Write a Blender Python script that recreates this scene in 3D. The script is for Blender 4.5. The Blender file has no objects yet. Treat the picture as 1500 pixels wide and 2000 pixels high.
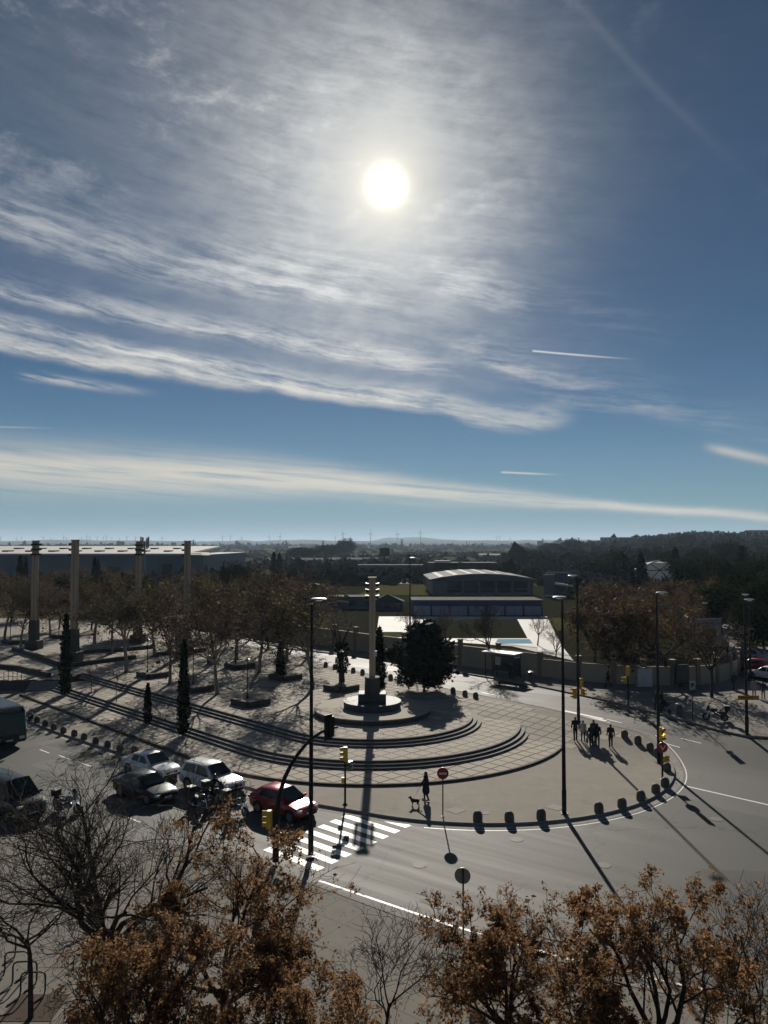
import bpy, bmesh, math, random
import numpy as np
from mathutils import Vector, Matrix, noise as mnoise

# ------------------------------------------------------------------ camera
F_PX, Y_HOR, CAM_H = 1502.0, 1062.0, 15.5          # focal length and horizon of the 1500 x 2000 photograph
PITCH = math.atan((Y_HOR - 1000.0) / F_PX)
scene = bpy.context.scene
col = scene.collection
cam_data = bpy.data.cameras.new('camera')
cam = bpy.data.objects.new('camera', cam_data)
col.objects.link(cam)
cam.location = (0, 0, CAM_H)
cam.rotation_euler = (math.pi / 2 + PITCH, 0, 0)
cam_data.sensor_fit = 'VERTICAL'
cam_data.sensor_height = 36.0
cam_data.lens = 36.0 * F_PX / 2000.0
cam_data.clip_start = 0.2
cam_data.clip_end = 90000.0
scene.camera = cam

# ------------------------------------------------------------------ light
SUN_EL, SUN_AZ = math.radians(25.35), math.radians(0.2)   # azimuth from +Y towards +X
SKY_STRENGTH, SUN_STRENGTH = 0.05, 5.0
scene.view_settings.view_transform = 'Standard'
scene.view_settings.look = 'None'
scene.view_settings.gamma = 1.0
scene.view_settings.use_curve_mapping = False
scene.view_settings.exposure = 0.12
scene.cycles.use_denoising = True
scene.cycles.max_bounces = 6
scene.cycles.diffuse_bounces = 3
scene.cycles.glossy_bounces = 3
scene.cycles.transmission_bounces = 4
scene.cycles.transparent_max_bounces = 8
scene.cycles.volume_bounces = 1
scene.cycles.sample_clamp_indirect = 4.0
scene.cycles.use_adaptive_sampling = True
scene.cycles.adaptive_threshold = 0.015

sun_data = bpy.data.lights.new('sun', 'SUN')
sun_data.energy = SUN_STRENGTH
sun_data.angle = math.radians(0.53)
sun_data.color = (1.0, 0.93, 0.82)
sun = bpy.data.objects.new('sun', sun_data)
col.objects.link(sun)
SUN_DIR = Vector((math.sin(SUN_AZ) * math.cos(SUN_EL), math.cos(SUN_AZ) * math.cos(SUN_EL), math.sin(SUN_EL)))
sun.rotation_euler = SUN_DIR.to_track_quat('Z', 'Y').to_euler()
sun.location = (0, 60, 60)

def pixel_ray(px, py):
    x, v = (px - 750.0) / F_PX, -(py - 1000.0) / F_PX
    c, s = math.cos(PITCH), math.sin(PITCH)
    return Vector((x, c - s * v, s + c * v))

def azel(px, py):
    d = pixel_ray(px, py)
    return math.degrees(math.atan2(d.x, d.y)), math.degrees(math.atan2(d.z, math.hypot(d.x, d.y)))

class Nd:
    """small wrapper that writes math nodes from python expressions"""
    tree = None
    def __init__(self, s): self.s = s
    @staticmethod
    def op(kind, *a, clamp=False):
        n = Nd.tree.nodes.new('ShaderNodeMath'); n.operation = kind; n.use_clamp = clamp
        for i, v in enumerate(a):
            if isinstance(v, Nd): Nd.tree.links.new(v.s, n.inputs[i])
            else: n.inputs[i].default_value = v
        return Nd(n.outputs[0])
    def __add__(a, b): return Nd.op('ADD', a, b)
    __radd__ = __add__
    def __sub__(a, b): return Nd.op('SUBTRACT', a, b)
    def __rsub__(a, b): return Nd.op('SUBTRACT', b, a)
    def __mul__(a, b): return Nd.op('MULTIPLY', a, b)
    __rmul__ = __mul__
    def __truediv__(a, b): return Nd.op('DIVIDE', a, b)
    def clamp(a): return Nd.op('ADD', a, 0.0, clamp=True)
def nd_step(x, a, b):
    n = Nd.tree.nodes.new('ShaderNodeMapRange'); n.interpolation_type = 'SMOOTHSTEP'; n.clamp = True
    Nd.tree.links.new(x.s, n.inputs['Value'])
    n.inputs['From Min'].default_value = a; n.inputs['From Max'].default_value = b
    if a > b:
        n.inputs['From Min'].default_value = b; n.inputs['From Max'].default_value = a
        n.inputs['To Min'].default_value = 1.0; n.inputs['To Max'].default_value = 0.0
    return Nd(n.outputs['Result'])
def nd_bell(x, w):
    q = x * (1.0 / w)
    return Nd.op('POWER', 2.718281828, (q * q) * -1.0)
def nd_noise(x, y, z, scale=1.0, detail=4.0, rough=0.55):
    c = Nd.tree.nodes.new('ShaderNodeCombineXYZ')
    for i, v in enumerate((x, y, z)):
        if isinstance(v, Nd): Nd.tree.links.new(v.s, c.inputs[i])
        else: c.inputs[i].default_value = v
    n = Nd.tree.nodes.new('ShaderNodeTexNoise')
    Nd.tree.links.new(c.outputs[0], n.inputs['Vector'])
    n.inputs['Scale'].default_value = scale; n.inputs['Detail'].default_value = detail; n.inputs['Roughness'].default_value = rough
    return Nd(n.outputs['Fac'])
def nd_curve(x, pts):
    """piecewise curve through pts [(x, y)]"""
    xs = [p[0] for p in pts]; ys = [p[1] for p in pts]
    x0, x1, y0, y1 = min(xs), max(xs), min(ys), max(ys) + 1e-6
    n = Nd.tree.nodes.new('ShaderNodeFloatCurve'); c = n.mapping.curves[0]
    q = [((a - x0) / (x1 - x0), (b - y0) / (y1 - y0)) for a, b in pts]
    c.points[0].location = q[0]; c.points[1].location = q[-1]
    for p in q[1:-1]: c.points.new(*p)
    n.mapping.update()
    t = (x - x0) * (1.0 / (x1 - x0))
    Nd.tree.links.new(t.clamp().s, n.inputs['Value'])
    return Nd(n.outputs[0]) * (y1 - y0) + y0
def nd_mix(fac, a, b):
    n = Nd.tree.nodes.new('ShaderNodeMix'); n.data_type = 'RGBA'
    if isinstance(fac, Nd): Nd.tree.links.new(fac.s, n.inputs[0])
    else: n.inputs[0].default_value = fac
    for i, v in ((6, a), (7, b)):
        if isinstance(v, Nd): Nd.tree.links.new(v.s, n.inputs[i])
        else: n.inputs[i].default_value = (*v, 1.0)
    return Nd(n.outputs[2])
def nd_scale(colour, fac):
    n = Nd.tree.nodes.new('ShaderNodeVectorMath'); n.operation = 'SCALE'
    if isinstance(colour, Nd): Nd.tree.links.new(colour.s, n.inputs[0])
    else: n.inputs[0].default_value = colour
    if isinstance(fac, Nd): Nd.tree.links.new(fac.s, n.inputs['Scale'])
    else: n.inputs['Scale'].default_value = fac
    return Nd(n.outputs[0])
def nd_vadd(a, b):
    n = Nd.tree.nodes.new('ShaderNodeVectorMath'); n.operation = 'ADD'
    Nd.tree.links.new(a.s, n.inputs[0]); Nd.tree.links.new(b.s, n.inputs[1])
    return Nd(n.outputs[0])

def build_world():
    w = bpy.data.worlds.new('World'); scene.world = w; w.use_nodes = True
    w.cycles.sampling_method = 'MANUAL'; w.cycles.sample_map_resolution = 1024
    t = w.node_tree; t.nodes.clear(); Nd.tree = t
    out = t.nodes.new('ShaderNodeOutputWorld'); bg = t.nodes.new('ShaderNodeBackground')
    t.links.new(bg.outputs[0], out.inputs[0]); bg.inputs['Strength'].default_value = SKY_STRENGTH
    sky = t.nodes.new('ShaderNodeTexSky'); sky.sky_type = 'NISHITA'; sky.sun_disc = False
    sky.sun_elevation = SUN_EL; sky.sun_rotation = SUN_AZ
    sky.altitude = 200.0; sky.air_density = 0.45; sky.dust_density = 0.0; sky.ozone_density = 2.2
    tc = t.nodes.new('ShaderNodeTexCoord'); sp = t.nodes.new('ShaderNodeSeparateXYZ')
    t.links.new(tc.outputs['Generated'], sp.inputs[0])
    x, y, z = (Nd(sp.outputs[i]) for i in range(3))
    az = Nd.op('ARCTAN2', x, y) * 57.29578
    el = Nd.op('ARCSINE', z) * 57.29578
    dot = x * SUN_DIR.x + y * SUN_DIR.y + z * SUN_DIR.z
    ang = Nd.op('ARCCOSINE', Nd.op('MINIMUM', dot, 0.9999999)) * 57.29578
    # cirrus: fibrous noise drawn out along the wind, gathered in a few long bands and a thin veil in front of the sun
    w1 = nd_noise(az * 0.05, el * 0.13, 3.1, 1.0, 3.0) - 0.5
    w2 = nd_noise(az * 0.22, el * 0.55, 7.7, 1.0, 4.0, 0.6) - 0.5
    elw = el + w1 * 1.6 + w2 * 0.8
    ca, sa = math.cos(math.radians(-9.5)), math.sin(math.radians(-9.5))
    s1, n1 = az * ca + elw * sa, elw * ca - az * sa
    fibre = nd_noise(s1 * 0.13, n1 * 1.25, 4.0, 1.0, 8.0, 0.68)
    fluff = nd_noise(az * 0.33, elw * 0.62, 12.0, 1.0, 8.0, 0.66)
    patch = nd_noise(az * 0.085, el * 0.14, 9.4, 1.0, 3.0, 0.6)
    P_ = lambda *pp: [azel(*p) for p in pp]
    def band(pts, half, amp, lo, hi, tail=0.35):
        c = nd_curve(az, P_(*pts)); (a0, _), (a1, _) = azel(*pts[0]), azel(*pts[-1])
        d = elw - c
        sharp = nd_step(d, -half * 0.75, half * 0.25) * nd_step(d, half * 2.6, 0.0)          # crisp below, frayed above
        ends = nd_step(az, a0 - 1.0, a0 + 2.5) * nd_step(az, a1 + 0.3, a1 - (a1 - a0) * tail)
        return sharp * ends * nd_step(fibre * 0.75 + fluff * 0.25, lo, hi) * amp
    bands = band([(-300, 500), (0, 578), (200, 618), (450, 660), (650, 690), (935, 742)], 0.75, 0.72, 0.36, 0.66, 0.12) \
        + band([(-300, 600), (0, 676), (200, 718), (400, 742), (620, 768), (850, 800), (1000, 832), (1135, 812)], 0.85, 0.95, 0.30, 0.60, 0.06) \
        + band([(-300, 585), (0, 635), (250, 690), (450, 722), (640, 745)], 0.45, 0.60, 0.38, 0.62, 0.3) \
        + band([(-300, 330), (0, 452), (150, 500), (350, 548), (650, 580), (900, 600)], 1.7, 0.55, 0.36, 0.68, 0.4) \
        + band([(880, 680), (1000, 735), (1150, 790), (1300, 815), (1500, 872), (1700, 930)], 1.3, 0.75, 0.40, 0.70, 0.5)\
        + band([(820, 560), (1000, 600), (1200, 640), (1400, 690)], 1.3, 0.45, 0.42, 0.72, 0.6)
    above = nd_step(elw - nd_curve(az, P_((-200, 600), (0, 660), (300, 735), (620, 762), (950, 815), (1130, 800), (1300, 800), (1500, 850), (1800, 950))), -0.3, 2.2)
    side = nd_step(az + w1 * 16.0 + w2 * 6.0, 23.0, -3.0)
    high = nd_step(el, 20.0, 27.0)
    wisp = nd_step(fluff * 0.55 + patch * 0.6, 0.60, 0.86)
    veil = nd_bell(ang, 10.5) * 0.52 + nd_bell(ang, 24.0) * 0.15 + 0.035
    ca_ = bands * (side * 0.6 + 0.4) + above * (side * 0.85 + 0.15) * (veil * ((fluff * 1.3 + fibre * 1.1 - 1.2) * nd_step(ang, 1.5, 8.0) + 0.95) + wisp * high * 0.42)
    # B: cream bank low over the horizon
    bc = nd_curve(az, P_((-300, 885), (0, 912), (300, 925), (600, 938), (800, 958), (1000, 974), (1250, 992), (1480, 1008), (1800, 1030)))
    bw = nd_step(az, 22.0, -22.0) * 1.25 + 0.28
    bx = (el + w2 * 0.5 - bc) / bw
    bank = Nd.op('POWER', 2.718281828, (bx * bx) * -1.0) * nd_step(nd_noise(az * 0.07, (el + az * 0.07 + w2 * 0.3) * 1.9, 2.0, 1.0, 7.0, 0.65), 0.18, 0.58)
    # C: condensation trails
    def trail(p, q, width, soft, amp):
        (a0, e0), (a1, e1) = azel(*p), azel(*q)
        L = math.hypot(a1 - a0, e1 - e0); ux, uy = (a1 - a0) / L, (e1 - e0) / L
        dx, dy = az - a0, el - e0
        along = dx * ux + dy * uy; across = dy * ux - dx * uy
        return nd_bell(across, width) * nd_step(along, 0.0, soft) * nd_step(along, L, L * 0.35) * amp
    tr = trail((1038, 685), (1260, 703), 0.06, 0.15, 0.75) + trail((975, 922), (1110, 928), 0.065, 0.3, 0.75) + trail((-60, 832), (130, 837), 0.05, 0.3, 0.35) \
        + trail((1100, -30), (1560, 420), 0.32, 2.5, 0.04)
    low = trail((20, 728), (330, 772), 0.28, 1.5, 0.75) * nd_step(fibre, 0.35, 0.6) + trail((1360, 868), (1620, 925), 0.3, 2.0, 0.6)
    cover = (ca_ + bank * 0.95 + tr + low).clamp()
    # colours: cloud lit by the sun in front of us, brighter close to it
    warm = nd_bell(el - 4.0, 9.0)
    lit = nd_bell(ang, 13.0) * 4.0 + nd_bell(ang, 45.0) * 4.4 + 8.6
    tint = nd_mix(warm, (0.98, 1.0, 1.0), (1.06, 0.98, 0.84))
    cloud = nd_scale(tint, lit)
    tn = t.nodes.new('ShaderNodeVectorMath'); tn.operation = 'MULTIPLY'; tn.inputs[1].default_value = (0.50, 0.735, 0.765); t.links.new(sky.outputs[0], tn.inputs[0])
    base = nd_mix(nd_bell(el, 7.0) * 0.85, Nd(tn.outputs[0]), (3.0, 5.3, 5.9))   # thin ground haze of the lowest air
    mixed = nd_mix(cover, base, cloud)
    glow = nd_bell(ang, 2.5) * 5.0 + Nd.op('POWER', 2.718281828, ang * (-1 / 7.0)) * 3.2
    disc = nd_bell(ang, 0.98) * 34.0
    g = nd_vadd(nd_scale((1.0, 0.82, 0.42), glow), nd_scale((1.0, 0.97, 0.88), disc))
    t.links.new(nd_vadd(mixed, g).s, bg.inputs['Color'])
build_world()

# ------------------------------------------------------------------ helpers
def tag(o, label=None, cat=None, group=None, kind=None):
    if label: o['label'] = label
    if cat: o['category'] = cat
    if group: o['group'] = group
    if kind: o['kind'] = kind
    return o
def thing(name, label, cat, loc=(0, 0, 0), rz=0.0, group=None):
    o = bpy.data.objects.new(name, None); col.objects.link(o)
    o.empty_display_size = 0.2
    o.location = loc; o.rotation_euler = (0, 0, rz)
    return tag(o, label, cat, group)
def mesh_obj(name, me, mat=None, parent=None):
    o = bpy.data.objects.new(name, me); col.objects.link(o)
    if mat is not None and len(me.materials) == 0: me.materials.append(mat)
    if parent is not None: o.parent = parent
    return o
def copy_tree(o, parent=None):
    c = o.copy(); col.objects.link(c)
    if parent is not None: c.parent = parent
    for ch in list(o.children): copy_tree(ch, c)
    return c
ORD = ['first', 'second', 'third', 'fourth', 'fifth', 'sixth', 'seventh', 'eighth', 'ninth', 'tenth', 'eleventh', 'twelfth', 'thirteenth', 'fourteenth', 'fifteenth',
       'sixteenth', 'seventeenth', 'eighteenth', 'nineteenth', 'twentieth', 'twenty-first', 'twenty-second', 'twenty-third', 'twenty-fourth', 'twenty-fifth', 'twenty-sixth',
       'twenty-seventh', 'twenty-eighth', 'twenty-ninth', 'thirtieth', 'thirty-first', 'thirty-second', 'thirty-third', 'thirty-fourth', 'thirty-fifth', 'thirty-sixth',
       'thirty-seventh', 'thirty-eighth', 'thirty-ninth', 'fortieth', 'forty-first', 'forty-second', 'forty-third', 'forty-fourth', 'forty-fifth', 'forty-sixth', 'forty-seventh', 'forty-eighth']

class MB:
    """collects shapes into one mesh"""
    def __init__(self): self.v = []; self.f = []
    def add(self, vs, fs):
        n = len(self.v); self.v.extend([tuple(p) for p in vs]); self.f.extend([tuple(i + n for i in q) for q in fs]); return self
    def box(self, c, s, rz=0.0, taper=1.0):
        cx, cy, cz = c; hx, hy, hz = s[0] / 2, s[1] / 2, s[2] / 2
        ca, sa = math.cos(rz), math.sin(rz); vs = []
        for k in (-1, 1):
            t = taper if k > 0 else 1.0
            for i, j in ((-1, -1), (1, -1), (1, 1), (-1, 1)):
                x, y = i * hx * t, j * hy * t
                vs.append((cx + x * ca - y * sa, cy + x * sa + y * ca, cz + k * hz))
        return self.add(vs, [(3, 2, 1, 0), (4, 5, 6, 7), (0, 1, 5, 4), (1, 2, 6, 5), (2, 3, 7, 6), (3, 0, 4, 7)])
    def prism(self, poly, z0, z1):
        n = len(poly)
        z0f = z0 if callable(z0) else (lambda x, y: z0)
        z1f = z1 if callable(z1) else (lambda x, y: z1)
        vs = [(x, y, z0f(x, y)) for x, y in poly] + [(x, y, z1f(x, y)) for x, y in poly]
        return self.add(vs, [tuple(range(n - 1, -1, -1)), tuple(range(n, 2 * n))] + [(i, (i + 1) % n, n + (i + 1) % n, n + i) for i in range(n)])
    def lathe(self, prof, n=16, c=(0, 0, 0), cap=True):
        vs = []
        for r, z in prof:
            for i in range(n):
                a = 2 * math.pi * i / n; vs.append((c[0] + r * math.cos(a), c[1] + r * math.sin(a), c[2] + z))
        fs = [(k * n + i, k * n + (i + 1) % n, (k + 1) * n + (i + 1) % n, (k + 1) * n + i) for k in range(len(prof) - 1) for i in range(n)]
        if cap: fs += [tuple(range(n - 1, -1, -1)), tuple(range((len(prof) - 1) * n, len(prof) * n))]
        return self.add(vs, fs)
    def tube(self, pts, r, n=8, cap=True):
        pts = [Vector(p) for p in pts]; m = len(pts)
        rs = r if isinstance(r, (list, tuple)) else [r] * m
        vs = []; ref = None
        for k in range(m):
            d = (pts[min(k + 1, m - 1)] - pts[max(k - 1, 0)]).normalized()
            if ref is None:
                ref = Vector((0, 0, 1)) if abs(d.z) < 0.9 else Vector((1, 0, 0))
            a = d.cross(ref).normalized(); b = a.cross(d).normalized(); ref = b
            for i in range(n):
                t = 2 * math.pi * i / n; vs.append(pts[k] + (a * math.cos(t) + b * math.sin(t)) * rs[k])
        fs = [(k * n + i, k * n + (i + 1) % n, (k + 1) * n + (i + 1) % n, (k + 1) * n + i) for k in range(m - 1) for i in range(n)]
        if cap: fs += [tuple(range(n - 1, -1, -1)), tuple(range((m - 1) * n, m * n))]
        return self.add(vs, fs)
    def disc(self, c, r, normal=(0, 0, 1), thick=0.02, n=20):
        nn = Vector(normal).normalized(); c = Vector(c)
        return self.tube([c - nn * thick / 2, c + nn * thick / 2], r, n)
    def ball(self, c, r, nu=10, nv=7):
        rx, ry, rz = (r, r, r) if not isinstance(r, (tuple, list)) else r
        vs = [(c[0], c[1], c[2] - rz)]
        for j in range(1, nv):
            p = math.pi * j / nv - math.pi / 2
            for i in range(nu):
                a = 2 * math.pi * i / nu; vs.append((c[0] + rx * math.cos(p) * math.cos(a), c[1] + ry * math.cos(p) * math.sin(a), c[2] + rz * math.sin(p)))
        vs.append((c[0], c[1], c[2] + rz)); top = len(vs) - 1; fs = []
        for i in range(nu): fs.append((0, 1 + (i + 1) % nu, 1 + i))
        for j in range(nv - 2):
            for i in range(nu):
                a = 1 + j * nu + i; b = 1 + j * nu + (i + 1) % nu; fs.append((a, b, b + nu, a + nu))
        b0 = 1 + (nv - 2) * nu
        for i in range(nu): fs.append((b0 + i, b0 + (i + 1) % nu, top))
        return self.add(vs, fs)
    def quad(self, a, b, c, d): return self.add([a, b, c, d], [(0, 1, 2, 3)])
    def mesh(self, name):
        me = bpy.data.meshes.new(name); me.from_pydata(self.v, [], self.f); me.update(); return me
    def build(self, name, mat, parent=None, smooth=False, bevel=0.0):
        me = self.mesh(name)
        if bevel > 0:
            bm = bmesh.new(); bm.from_mesh(me)
            bmesh.ops.bevel(bm, geom=list(bm.edges), offset=bevel, segments=1, affect='EDGES', clamp_overlap=True)
            bm.to_mesh(me); bm.free()
        o = mesh_obj(name, me, mat, parent)
        if smooth: smooth_mesh(me)
        return o
def smooth_mesh(me, angle=math.radians(38)):
    me.polygons.foreach_set('use_smooth', np.ones(len(me.polygons), bool))
    try:
        me.set_sharp_from_angle(angle=angle)
    except Exception: pass

# ------------------------------------------------------------------ ground shape
G_AMP = 1.05
def smoothstep(t):
    t = min(1.0, max(0.0, t)); return t * t * (3 - 2 * t)
def G(x, y): return G_AMP * smoothstep((y + 0.5 * x - 63.0) / 13.0)      # the streets climb towards the back right
def P(px, py, z=0.0):
    d = pixel_ray(px, py); t = (z - CAM_H) / d.z
    return d.x * t, d.y * t
def PG(px, py, up=0.0):
    """ground point of the sloping street surface seen at a pixel of the photograph"""
    z = 0.5
    for _ in range(12):
        x, y = P(px, py, z + up); z = 0.5 * z + 0.5 * G(x, y)
    return x, y, z + up
def clip_convex(poly, conv):
    """Sutherland-Hodgman: poly clipped to the convex counter-clockwise polygon conv"""
    out = poly
    n = len(conv)
    for i in range(n):
        ax, ay = conv[i]; bx, by = conv[(i + 1) % n]
        ex, ey = bx - ax, by - ay
        inp = out; out = []
        if not inp: return []
        ds = [ex * (q[1] - ay) - ey * (q[0] - ax) for q in inp]
        for k in range(len(inp)):
            p, q = inp[k], inp[(k + 1) % len(inp)]; dp, dq = ds[k], ds[(k + 1) % len(inp)]
            if dp >= 0: out.append(p)
            if (dp >= 0) != (dq >= 0):
                t = dp / (dp - dq); out.append((p[0] + (q[0] - p[0]) * t, p[1] + (q[1] - p[1]) * t))
    return out
def in_poly(x, y, poly):
    c = False; n = len(poly); j = n - 1
    for i in range(n):
        xi, yi = poly[i]; xj, yj = poly[j]
        if (yi > y) != (yj > y) and x < (xj - xi) * (y - yi) / (yj - yi) + xi: c = not c
        j = i
    return c

# ------------------------------------------------------------------ materials
def mat(name, build, rough=0.8, spec=0.3):
    m = bpy.data.materials.new(name); m.use_nodes = True; t = m.node_tree; t.nodes.clear()
    out = t.nodes.new('ShaderNodeOutputMaterial'); b = t.nodes.new('ShaderNodeBsdfPrincipled')
    t.links.new(b.outputs[0], out.inputs[0]); b.inputs['Roughness'].default_value = rough; b.inputs['Specular IOR Level'].default_value = spec
    Nd.tree = t; build(t, b, out); return m
def pos(t):
    n = t.nodes.new('ShaderNodeNewGeometry'); s = t.nodes.new('ShaderNodeSeparateXYZ'); t.links.new(n.outputs['Position'], s.inputs[0])
    return [Nd(s.outputs[i]) for i in range(3)], n
def objco(t):
    n = t.nodes.new('ShaderNodeTexCoord'); s = t.nodes.new('ShaderNodeSeparateXYZ'); t.links.new(n.outputs['Object'], s.inputs[0])
    return [Nd(s.outputs[i]) for i in range(3)]
def setc(t, b, c, sock='Base Color'):
    if isinstance(c, Nd): t.links.new(c.s, b.inputs[sock])
    else: b.inputs[sock].default_value = (*c, 1.0)
def bump(t, b, h, strength=0.3, dist=0.02):
    n = t.nodes.new('ShaderNodeBump'); n.inputs['Strength'].default_value = strength; n.inputs['Distance'].default_value = dist
    t.links.new(h.s, n.inputs['Height']); t.links.new(n.outputs[0], b.inputs['Normal'])
def plain(name, c, rough=0.6, spec=0.4, metal=0.0, var=0.12, scale=3.0, bumpy=0.0):
    """painted or worn solid colour with a little uneven wear"""
    def f(t, b, out):
        x, y, z = objco(t)
        n = nd_noise(x, y, z, scale, 5.0, 0.6)
        lo = tuple(v * (1 - var) for v in c); hi = tuple(min(1, v * (1 + var)) for v in c)
        setc(t, b, nd_mix(n, lo, hi)); b.inputs['Metallic'].default_value = metal
        t.links.new((n * 0.25 + (rough - 0.12)).s, b.inputs['Roughness'])
        if bumpy: bump(t, b, nd_noise(x, y, z, scale * 6, 4.0), bumpy, 0.01)
    return mat(name, f, rough, spec)
def m_asphalt(t, b, out):
    (x, y, z), g = pos(t)
    big = nd_noise(x * 0.10, y * 0.10, 0.0, 1.0, 4.0, 0.6)
    ca, sa = math.cos(math.radians(-36)), math.sin(math.radians(-36))
    lane = nd_noise((x * ca + y * sa) * 0.05, (y * ca - x * sa) * 0.9, 3.0, 1.0, 3.0, 0.6)
    grit = nd_noise(x, y, 1.0, 28.0, 3.0, 0.7)
    crack = nd_step(nd_noise(x * 0.5, y * 0.5, 5.0, 1.0, 8.0, 0.75), 0.62, 0.72)
    c = nd_mix((big * 0.7 + lane * 1.1 - 0.42).clamp(), (0.030, 0.030, 0.028), (0.068, 0.068, 0.062))
    grit2 = nd_noise(x, y, 4.0, 7.0, 4.0, 0.75)
    c = nd_mix((grit - 0.5) * 0.9 + (grit2 - 0.5) * 0.9 + 0.28, c, (0.112, 0.112, 0.103))
    c = nd_mix(crack * 0.35, c, (0.04, 0.038, 0.036))
    vr = t.nodes.new('ShaderNodeTexVoronoi'); vr.feature = 'DISTANCE_TO_EDGE'; vr.inputs['Scale'].default_value = 1.0
    cv = t.nodes.new('ShaderNodeCombineXYZ'); wx = nd_noise(x * 0.8, y * 0.8, 2.0, 1.0, 5.0, 0.7)
    t.links.new((x * 0.16 + wx * 0.5).s, cv.inputs[0]); t.links.new((y * 0.16 + wx * 0.35).s, cv.inputs[1]); t.links.new(cv.outputs[0], vr.inputs['Vector'])
    c = nd_mix(nd_step(Nd(vr.outputs['Distance']), 0.012, 0.003) * nd_step(big, 0.38, 0.56) * 0.95, c, (0.018, 0.018, 0.017))
    vp = t.nodes.new('ShaderNodeTexVoronoi'); vp.distance = 'CHEBYCHEV'; vp.inputs['Scale'].default_value = 0.085
    cp = t.nodes.new('ShaderNodeCombineXYZ'); t.links.new((x * ca + y * sa).s, cp.inputs[0]); t.links.new(((y * ca - x * sa) * 1.7).s, cp.inputs[1]); t.links.new(cp.outputs[0], vp.inputs['Vector'])
    sc = t.nodes.new('ShaderNodeSeparateColor'); t.links.new(vp.outputs['Color'], sc.inputs[0])
    c = nd_mix(nd_step(Nd(sc.outputs[0]), 0.66, 0.68) * 0.7, c, (0.034, 0.034, 0.032))      # relaid patches
    c = nd_mix(nd_step(Nd(sc.outputs[1]), 0.76, 0.78) * 0.45, c, (0.125, 0.122, 0.112))
    oil = nd_step(nd_noise(x * 0.6, y * 0.6, 11.0, 1.0, 6.0, 0.7), 0.66, 0.76)
    c = nd_mix(oil * 0.5, c, (0.02, 0.02, 0.02))
    setc(t, b, c)
    t.links.new((lane * 0.26 + grit * 0.1 + 0.50).s, b.inputs['Roughness'])
    bump(t, b, nd_noise(x, y, 1.0, 45.0, 3.0, 0.7), 0.45, 0.012)
def m_walk(base, dark, slab=0.0, rough=0.86):
    def f(t, b, out):
        (x, y, z), g = pos(t)
        big = nd_noise(x * 0.16, y * 0.16, 2.0, 1.0, 5.0, 0.65)
        grit = nd_noise(x, y, 1.0, 22.0, 4.0, 0.7)
        stain = nd_step(nd_noise(x * 0.45, y * 0.45, 8.0, 1.0, 5.0, 0.6), 0.55, 0.75)
        c = nd_mix(big, dark, base)
        mid = nd_noise(x * 1.1, y * 0.8, 6.0, 1.0, 6.0, 0.7)
        c = nd_mix((mid - 0.42) * 1.6, c, tuple(v * 1.12 for v in base))
        c = nd_mix((grit - 0.4) * 0.5, c, tuple(v * 1.25 for v in base))
        c = nd_mix(stain * 0.35, c, tuple(v * 0.6 for v in dark))
        if slab:
            ca = math.cos(math.radians(-38)); sa = math.sin(math.radians(-38))
            u, v = (x * ca + y * sa) * (1 / slab), (y * ca - x * sa) * (1 / slab)
            for q in (u, v):
                fr = Nd.op('ABSOLUTE', Nd.op('FRACT', q) - 0.5)
                c = nd_mix(nd_step(fr, 0.475, 0.495) * 0.5, c, tuple(v_ * 0.5 for v_ in dark))
        setc(t, b, c)
        t.links.new((big * 0.2 + rough - 0.1).s, b.inputs['Roughness'])
        bump(t, b, grit, 0.25, 0.008)
    return f
def m_tile(t, b, out):
    (x, y, z), g = pos(t)
    rnd = Nd(g.outputs['Random Per Island'])
    big = nd_noise(x * 0.2, y * 0.2, 2.0, 1.0, 5.0, 0.65)
    grit = nd_noise(x, y, 1.0, 18.0, 4.0, 0.7)
    c = nd_mix(rnd, (0.26, 0.228, 0.185), (0.47, 0.42, 0.345))
    stain = nd_step(nd_noise(x * 0.55, y * 0.55, 8.0, 1.0, 7.0, 0.7), 0.56, 0.72)
    c = nd_mix(stain * 0.4, c, (0.13, 0.115, 0.095))
    c = nd_mix((big - 0.35) * 0.8, c, (0.20, 0.18, 0.155))
    c = nd_mix((grit - 0.5) * 0.6, c, (0.40, 0.37, 0.33))
    setc(t, b, c)
    t.links.new((rnd * 0.14 + grit * 0.15 + 0.70).s, b.inputs['Roughness'])
    bump(t, b, grit, 0.2, 0.006)
def m_paint(t, b, out):
    (x, y, z), g = pos(t)
    w = nd_step(nd_noise(x, y, 0.0, 9.0, 6.0, 0.75), 0.58, 0.72)
    w2 = nd_noise(x * 0.7, y * 0.7, 3.0, 1.0, 4.0)
    setc(t, b, nd_mix(w * 0.65, nd_mix(w2, (0.62, 0.61, 0.57), (0.80, 0.79, 0.76)), (0.16, 0.155, 0.145)))
    b.inputs['Roughness'].default_value = 0.55
def m_far(t, b, out):
    (x, y, z), g = pos(t)
    d = Nd.op('MAXIMUM', y, 30.0)
    sx, sy = x * 0.004, y * 0.0016
    f1 = nd_noise(sx, sy, 0.0, 1.0, 5.0, 0.6)
    f2 = nd_noise(x * 0.02, y * 0.008, 4.0, 1.0, 5.0, 0.65)
    f3 = nd_noise(x * 0.15, y * 0.10, 6.0, 1.0, 4.0, 0.65)
    c = nd_mix(nd_step(f1, 0.40, 0.60), (0.042, 0.044, 0.028), (0.12, 0.10, 0.068))
    c = nd_mix(nd_step(f2, 0.45, 0.62) * 0.8, c, (0.030, 0.034, 0.022))
    c = nd_mix(nd_step(f3, 0.4, 0.7) * 0.4, c, (0.13, 0.108, 0.075))
    setc(t, b, c)
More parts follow.
